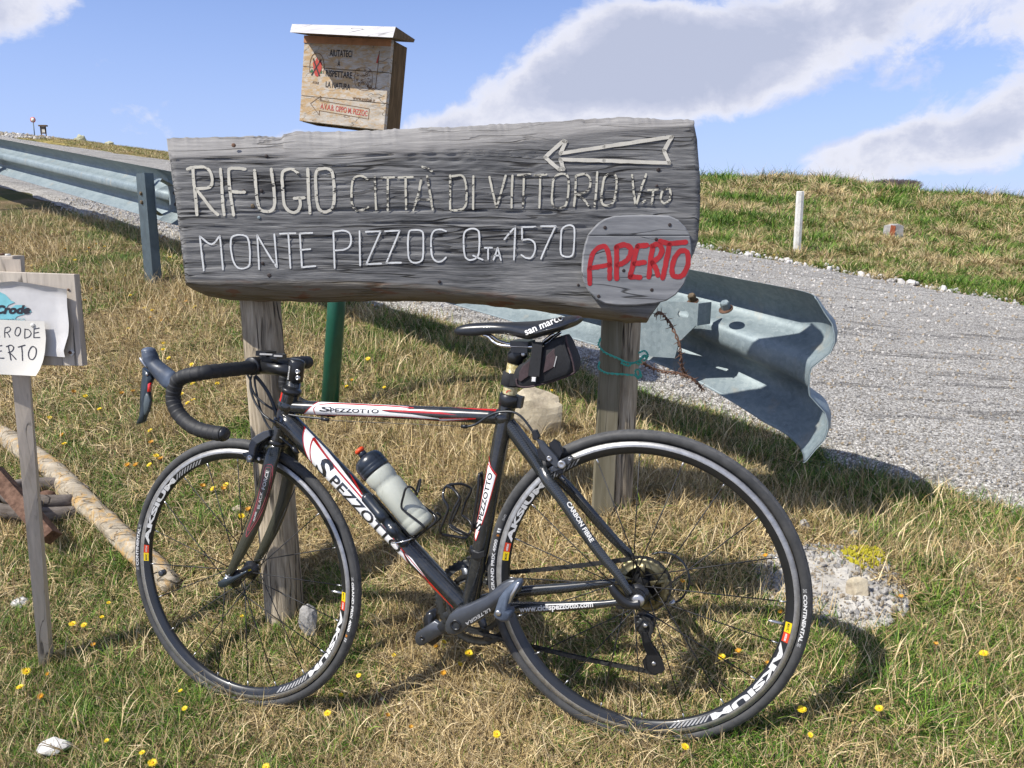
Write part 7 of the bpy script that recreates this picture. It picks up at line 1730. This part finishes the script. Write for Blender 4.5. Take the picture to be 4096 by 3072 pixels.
    out = Z(zR2, [(1012, 830), (1015, 760), (1040, 690), (1085, 645), (1150, 615), (1200, 560), (1300, 480), (1400, 405), (1480, 355), (1560, 330), (1590, 370), (1625, 450), (1655, 520), (1685, 600), (1690, 680), (1665, 735), (1630, 765), (1430, 832), (1250, 882), (1130, 908), (1060, 900), (1030, 875)])
    PL = [BP(u, v, .0) for u, v in out]; cen = np.mean(PL, 0); V = []; F = []; m = len(PL); lay = [(-.036, .86), (-.033, .95), (-.022, 1.0), (0, 1.02), (.022, 1.0), (.033, .95), (.036, .86)]
    for o, k in lay:
        for p in PL: V.append(cen+(p-cen)*k+nb*o*(1.0+.25*((p-cen)@(-wheel_axes(nb)[0]) > 0)))
    for i in range(len(lay)-1):
        for k in range(m): F.append((i*m+k, i*m+(k+1) % m, (i+1)*m+(k+1) % m, (i+1)*m+k))
    F.append(tuple(range(m-1, -1, -1))); F.append(tuple((len(lay)-1)*m+k for k in range(m))); mk('pouch', V, F, M['nylon'], bag)
    def panel(nm, pts, o0, o1, mt, bev=.001): V, F = prism([BP(*p, (o0+o1)/2) for p in Z(zR2, pts)], nb, -(o1-o0)/2, (o1-o0)/2, bev); return mk(nm, V, F, M[mt], bag, smooth=False)
    panel('side_panel', [(1035, 830), (1045, 740), (1085, 670), (1165, 615), (1145, 790), (1060, 850)], .036, .040, 'maroon'); panel('flap', [(1345, 560), (1430, 480), (1470, 490), (1450, 580), (1425, 690), (1310, 750)], .038, .043, 'maroon')
    panel('flap', [(1470, 470), (1540, 400), (1560, 470), (1610, 620), (1600, 700), (1560, 690), (1510, 560)], .040, .0435, 'nylon'); panel('label', [(1450, 565), (1462, 568), (1432, 685), (1422, 682)], .0435, .0445, 'grey_print', 0)
    panel('strap', [(1190, 405), (1306, 410), (1268, 795), (1142, 785)], .043, .047, 'nylon'); panel('buckle', [(1175, 790), (1240, 795), (1230, 858), (1168, 850)], .044, .048, 'nylon'); panel('buckle_tab', [(1182, 795), (1228, 798), (1222, 850), (1178, 846)], .048, .0495, 'white_print')
    P = [BP(*q(zR2, x, y), .037) for x, y in ((1012, 815), (1020, 880), (1060, 905), (1130, 908), (1250, 885), (1430, 835), (1630, 762), (1650, 720), (1620, 580), (1570, 430), (1556, 335))]; V, F = sweep(catmull(P, 5), .0022, 8); mk('piping', V, F, M['maroon'], bag)
    V, F = lathe(BP(*q(zR2, 945, 820))-unit(b-a)*.014, unit(b-a), [(0, .0175), (.001, .0185), (.028, .0185), (.029, .0175)], 24); mk('post_strap', V, F, M['nylon'], bag)
    panel('strap_end', [(950, 755), (1020, 765), (1010, 900), (935, 895)], .016, .021, 'nylon')
build_saddle()

# ---- cranks, pedals, chain, gears
def build_drive():
    def disc_ring(c, n, r0, r1, th, teeth, mat, nm, parent, tooth=.004, seg=None):
        seg = seg or teeth*4; V = []; F = []
        e1, e2 = wheel_axes(nb)
        for sdn in (-th/2, th/2):
            for i in range(seg):
                a = 2*math.pi*i/seg; rt = r1+(tooth*(.5+.5*math.cos(a*teeth)) if teeth else 0)
                for r in (r0, r1-.004, rt): V.append(c+(-e1*math.cos(a)+e2*math.sin(a))*r+n*sdn)
        for s_ in (0, 1):
            o = s_*seg*3
            for i in range(seg):
                for j in range(2): F.append((o+i*3+j, o+i*3+j+1, o+((i+1) % seg)*3+j+1, o+((i+1) % seg)*3+j))
        for i in range(seg):
            for j in (0, 2): F.append((i*3+j, ((i+1) % seg)*3+j, seg*3+((i+1) % seg)*3+j, seg*3+i*3+j))
        return mk(nm, V, F, M[mat], parent)
    e1, e2 = wheel_axes(nb)
    cr = [(480, 938), (452, 895), (458, 825), (495, 748), (560, 692), (700, 640), (850, 570), (930, 505), (1010, 440), (1080, 405), (1140, 398), (1185, 420), (1200, 470), (1185, 530), (1120, 560), (1040, 600), (960, 680), (880, 752), (780, 812), (690, 856), (630, 915), (560, 946)]
    V, F = prism([BP(*p, .070) for p in Z(zR6, cr)], nb, -.008, .010, .004); ca = mk('crank_arm', V, F, M['grey_alloy'], bike)
    c = BP(*q(zR6, 548, 862), .080); V, F = lathe(c, nb, [(-.002, .0125), (.002, .0125), (.0025, .0085), (-.004, .0075), (-.004, .001)], 26); mk('crank_bolt', V, F, M['black_alloy'], ca)
    TXT_FAT[0] = .02; T_, F_, _ = text2d('ULTEGRA'); bl, br, tl = map(np.array, Z(zR6, [(882, 690), (640, 838), (890, 724)])); mk('lettering', [BP(*(bl+(br-bl)*x+(tl-bl)*y), .0806) for x, y in T_], F_, M['grey_print'], ca); TXT_FAT[0] = .012
    pd = [(1196, 420), (1204, 450), (1160, 520), (1105, 610), (1068, 690), (1108, 702), (1116, 740), (1096, 790), (1060, 812), (1010, 806), (958, 778), (936, 742), (950, 702), (968, 640), (990, 575), (1040, 510), (1110, 440), (1160, 412)]
    V, F = prism([BP(*p, .100) for p in Z(zR6, pd)], nb, -.016, .016, .006); p_ = mk('pedal', V, F, M['hood'], bike)
    V, F = prism([BP(*p, .118) for p in Z(zR6, [(1150, 440), (1180, 440), (1120, 560), (1085, 640), (1062, 655), (1085, 560)])], nb, -.004, .002, .0015); mk('pedal_plate', V, F, M['silver'], p_)
    V, F = lathe(BP(*q(zR6, 965, 745), .117), nb, [(-.002, .006), (.001, .006), (.0015, .003)], 14); mk('bolt', V, F, M['silver'], p_)
    V, F = lathe(BP(*q(zR6, 1140, 450), .078), nb, [(0, .007), (.02, .007)], 12); mk('pedal_axle', V, F, M['silver'], p_)
    fc = [(168, 930), (260, 868), (350, 808), (430, 860), (470, 900), (440, 935), (330, 1000), (232, 1054), (195, 1056), (162, 1030), (152, 985)]
    V, F = prism([BP(*p, -.075) for p in Z(zR6, fc+[])], nb, -.007, .007, .003); f_ = mk('crank_arm', V, F, M['grey_alloy'], bike)
    a, b = BP(*q(zR6, 400, 900), -.072), BB-nb*.060; V, F = sweep([a, b], [.014, .018], 14, ref=nb, rb=[.007, .009]); mk('crank_root', V, F, M['grey_alloy'], f_)
    V, F = lathe(BP(*q(zR6, 214, 990), -.067), nb, [(-.001, .006), (.001, .006), (.0012, .0038), (-.003, .0035)], 16); mk('axle_hole', V, F, M['decal_black'], f_)
    pp = BP(*q(zR6, 214, 990), -.11); V, F = prism([BP(*p, -.11) for p in Z(zR6, [(250, 770), (290, 712), (345, 705), (370, 760), (360, 900), (390, 1010), (340, 1045), (290, 1010), (255, 880)])], nb, -.02, .02, .006); mk('pedal', V, F, M['black_alloy'], bike)
    # chainrings with spider
    cb = BB-nb*.046; rg = disc_ring(cb-nb*.004, nb, .083, .0995, .003, 50, 'ring', 'chainring', bike); disc_ring(cb+nb*.004, nb, .056, .0665, .003, 34, 'ring', 'inner_ring', rg)
    for k, a in enumerate((.5, 1.9, 3.64, 5.04)):
        d = -e1*math.cos(a)+e2*math.sin(a); V, F = sweep([cb+d*.01, cb+d*.05, cb+d*.088], [.014, .010, .009], 10, ref=nb, rb=[.006, .005, .004]); mk('spider_arm', V, F, M['grey_alloy'], rg)
        V, F = lathe(cb+d*.060+nb*.004, nb, [(0, .0055), (.003, .0055), (.0035, .003)], 12); mk('ring_bolt', V, F, M['black_alloy'], rg)
    # cassette
    rc_ = [.0275, .030, .0325, .0355, .0385, .0420, .0455, .0490, .0520, .0550]; cas = None
    for i, r in enumerate(rc_):
        o = disc_ring(Rc-nb*(.046-.0026*i), nb, max(.018, r-.016), r, .0016, int(r*480), 'cog' if i > 5 else 'chain', 'cassette' if cas is None else 'sprocket', bike if cas is None else cas, .003); cas = cas or o
    for k in range(5):
        a = k*1.2566+.3; d = -e1*math.cos(a)+e2*math.sin(a); V, F = sweep([Rc-nb*.020+d*.018, Rc-nb*.020+d*.047], [.006, .0045], 8, ref=nb, rb=[.0015, .0015]); mk('sprocket_arm', V, F, M['cog'], cas)
    # chain as a real row of links
    ringc, rr_ = cb+nb*.004, .0675; top_end = BP(*q(zR7, 930, 902), -.030); bot_end = BP(*q(zR7, 1100, 1640), -.045)
    def rp(c, a, r): return c+(-e1*math.cos(a)+e2*math.sin(a))*r
    path = []
    cc = Rc-nb*.028
    for a in np.radians(np.linspace(-95, 100, 26)): path.append(rp(cc, a, .0565))
    t0 = rp(ringc, math.radians(97), rr_)
    for t in np.linspace(.04, .97, 24): path.append(path[25]*(1-t)+t0*t-np.array([0, 0, .004*math.sin(t*math.pi)]))
    for a in np.radians(np.linspace(97, 275, 22)): path.append(rp(ringc, a, rr_))
    b0 = rp(ringc, math.radians(277), rr_)
    lo = BP(*q(zR7, 1150, 1645), -.040)
    for t in np.linspace(.04, 1, 24): path.append(b0*(1-t)+lo*t-np.array([0, 0, .006*math.sin(t*math.pi)]))
    for x, y in ((1180, 1625), (1178, 1580), (1150, 1520), (1110, 1470), (1095, 1420), (1118, 1370), (1115, 1320), (1085, 1295), (1040, 1290), (1030, 1275)): path.append(BP(*q(zR7, x, y), -.036))
    path = np.array(path); seg = np.linalg.norm(np.diff(path, axis=0), axis=1); cum = np.concatenate([[0], np.cumsum(seg)]); m = int(cum[-1]/.0127)
    pin = np.stack([np.interp(np.arange(m)*.0127, cum, path[:, k]) for k in range(3)], 1); mb = MB()
    for i in range(m-1):
        a, b = pin[i], pin[i+1]; t = unit(b-a); w = np.cross(t, nb); o = .0032 if i % 2 else .0022
        for s in (1, -1):
            c = (a+b)/2+nb*s*o; V = []
            for k in range(10):
                th = 2*math.pi*k/10; x = math.cos(th)*.0042; y = math.sin(th)*.0042; cx = .00635 if math.cos(th) > 0 else -.00635; V.append(c+t*(cx+x)+w*y*(1 if abs(math.cos(th)) > .3 else .78))
            n_ = len(V); V2 = [p+nb*s*.0011 for p in V]; mb.add(V+V2, [tuple(range(n_)), tuple(range(2*n_-1, n_-1, -1))]+[(k, (k+1) % n_, n_+(k+1) % n_, n_+k) for k in range(n_)])
        mb.add(*lathe(a-nb*.0040, nb, [(0, .0026), (.008, .0026)], 6))
    mb.build('chain', M['chain'], bike, smooth=False)
    # rear derailleur
    V, F = prism([BP(*p, -.048) for p in Z(zR7, [(1008, 1292), (1030, 1270), (1090, 1270), (1132, 1290), (1142, 1345), (1130, 1385), (1095, 1402), (1040, 1396), (1015, 1352)])], nb, -.010, .008, .003); rd = mk('rear_derailleur', V, F, M['black_alloy'], bike, smooth=False)
    for o in (-.046, -.030): V, F = prism([BP(*p, o) for p in Z(zR7, [(1040, 1385), (1085, 1390), (1112, 1460), (1150, 1520), (1190, 1580), (1202, 1625), (1180, 1648), (1115, 1642), (1068, 1612), (1058, 1570), (1085, 1530), (1062, 1470)])], nb, -.0012, .0012, .0005); mk('derailleur_cage', V, F, M['black_alloy'], rd, smooth=False)
    for x, y in ((1076, 1348), (1130, 1588)): disc_ring(BP(*q(zR7, x, y), -.038), nb, .004, .0165, .002, 11, 'ring', 'jockey_wheel', rd, .004); V, F = lathe(BP(*q(zR7, x, y), -.028), nb, [(-.002, .0045), (.001, .0045), (.0015, .002)], 12); mk('bolt', V, F, M['silver'], rd)
    P = [BP(*q(zR7, x, y), -.06) for x, y in ((1120, 895), (1180, 884), (1255, 900), (1315, 950), (1350, 1020), (1352, 1090), (1325, 1150), (1285, 1190), (1245, 1205))]; V, F = sweep(catmull(P, 6), .0024, 8); mk('shift_cable', V, F, M['cable'], bike)
    P = [BP(*q(zR7, x, y), -.06) for x, y in ((1262, 1190), (1225, 1220))]; V, F = sweep(P, [.004, .0052], 12); mk('barrel_adjuster', V, F, M['silver'], bike)
    # front derailleur and its clamp
    sx = unit(seat.A-seat.B); c = BP(*q(zR6, 772, 132)); V, F = lathe(c-sx*.007, sx, [(0, .0195), (.001, .0208), (.013, .0208), (.014, .0195)], 24); fd = mk('front_derailleur', V, F, M['black_alloy'], bike)
    V, F = prism([BP(*p, .004) for p in Z(zR6, [(738, 110), (800, 118), (860, 100), (868, 160), (800, 190), (738, 180)])], nb, .014, .020, .002); mk('clamp_bolt_lug', V, F, M['black_alloy'], fd, smooth=False)
    V, F = prism([BP(*p, -.045) for p in Z(zR6, [(660, 190), (860, 150), (930, 260), (900, 340), (820, 300), (700, 280)])], nb, -.007, .007, .001); mk('derailleur_cage', V, F, M['black_alloy'], fd, smooth=False)
    P = [BP(*q(zR6, x, y), .012) for x, y in ((620, 640), (640, 655), (650, 690))]
    # bottle, cages, pump
    A, B = BP(*q(zR5, 1092, 1132), 0), BP(*q(zR5, 578, 508), 0); ax = unit(B-A); L = np.linalg.norm(B-A)
    bt = empty('water_bottle', A, 'translucent sports bottle with black cap in the down tube cage', 'bottle')
    V, F = lathe(A, ax, [(0, .022), (.002, .0295), (.008, .0325), (.020, .0325), (.022, .0318), (.024, .0325), (.036, .0325), (.038, .0318), (.040, .0325), (L*.50, .0328), (L*.60, .0325), (L*.635, .0300), (L*.655, .0318), (L*.70, .0335), (L*.78, .0335), (L*.80, .0325)], 40); mk('bottle_body', V, F, M['bottle'], bt)
    V, F = lathe(A+ax*L*.795, ax, [(0, .0340), (.004, .0352), (.010, .0352), (.011, .0345), (.013, .0352), (.018, .0352), (.019, .0345), (.021, .0352), (.028, .0350), (.036, .0325), (.042, .0270), (.045, .018), (.047, .011)], 40); mk('bottle_cap', V, F, M['bottle_cap'], bt)
    nz = A+ax*(L*.795+.045); V, F = lathe(nz, ax, [(0, .010), (.010, .0095), (.012, .0085)], 20); mk('nozzle', V, F, M['bottle_cap'], bt); V, F = lathe(nz+ax*.012, ax, [(0, .0085), (.003, .0115), (.007, .0118), (.010, .009)], 20); mk('valve_cap', V, F, M['cap_orange'], bt)
    bt_t = Tube(A, B, .0330); bt_t.r = .0333
    TXT_FAT[0] = .02; T_, F_, _ = text2d('500'); 
    def cage(pts, off, nm='bottle_cage', both=True, cl=False, r=.0026, par=None):
        P = [BP(*q(zR5, x, y), o) for x, y, o in pts]; V, F = sweep(catmull(P, 6, cl), r, 10, closed=cl); o = mk(nm, V, F, M['black_alloy'], par or bike)
        if both: V, F = sweep(catmull(list(mirr(P, Rc, nb)), 6, cl), r, 10, closed=cl); mk('wire', V, F, M['black_alloy'], o)
        return o
    cg = cage([(985, 1238, .0), (1060, 1180, .018), (1095, 1150, .030), (1088, 1112, .036), (1000, 1040, .037), (912, 972, .037), (898, 925, .037), (915, 850, .037), (930, 795, .036), (955, 768, .033), (990, 775, .022), (1022, 810, .008), (1036, 838, 0)], 0)
    cage([(940, 1240, .012), (1000, 1236, .014), (1100, 1160, .014), (1190, 1085, .014), (1200, 1045, .012), (1180, 1015, .008)], 0, 'wire', True, False, .0028, cg); cage([(985, 1240, .012), (850, 1070, .012), (720, 920, .012), (640, 830, .012)], 0, 'wire', True, False, .0026, cg)
    cg2 = cage([(1520, 1150, .010), (1545, 1000, .012), (1575, 800, .012), (1582, 690, .010), (1592, 655, .006), (1610, 680, .0), (1605, 760, 0)], 0, r=.0032)
    cage([(1550, 1105, .0), (1500, 1180, .012), (1478, 1190, .020), (1400, 1150, .034), (1335, 1108, .036), (1325, 1085, .036), (1360, 970, .037), (1408, 880, .036), (1398, 840, .034), (1350, 785, .022), (1300, 765, .006), (1296, 764, 0)], 0, 'wire', True, False, .0030, cg2)
    cage([(1296, 764, .0), (1275, 790, .022), (1268, 870, .034), (1310, 950, .036), (1285, 1040, .036), (1248, 1130, .034), (1242, 1165, .030), (1262, 1190, .024), (1360, 1205, .014), (1460, 1220, .008), (1490, 1195, .004)], 0, 'wire', True, False, .0030, cg2)
    pm = empty('frame_pump', BP(*q(zR5, 760, 1070), .034), 'short black hand pump strapped beside the bottle on the down tube', 'pump')
    P0, P1 = BP(*q(zR5, 580, 858), .034), BP(*q(zR5, 945, 1290), .034); px_ = unit(P1-P0); L = np.linalg.norm(P1-P0)
    V, F = lathe(P0, px_, [(-.006, .005), (-.003, .0095), (.002, .0120), (L*.32, .0120), (L*.33, .0132), (L*.46, .0132), (L*.47, .0108), (L*.60, .0108), (L*.61, .0138), (L*.76, .0138), (L*.77, .0112), (L*.95, .0125), (L*.99, .0095), (L, .004)], 26); mk('pump_body', V, F, M['bottle_cap'], pm)
    V, F = lathe(P0+px_*L*.62, px_, [(0, .0142), (.018, .0142)], 8); mk('pump_strap', V, F, M['nylon'], pm)
    pts = [P1-px_*.016+nb*(.015*math.cos(t))+np.cross(px_, nb)*(.022*math.sin(t))-px_*.012*math.sin(t) for t in np.linspace(0, 2*math.pi, 28, endpoint=False)]; V, F = sweep(pts, .0015, 8, closed=True); mk('wire_ring', V, F, M['chrome'], pm)
build_drive()

build_grass()
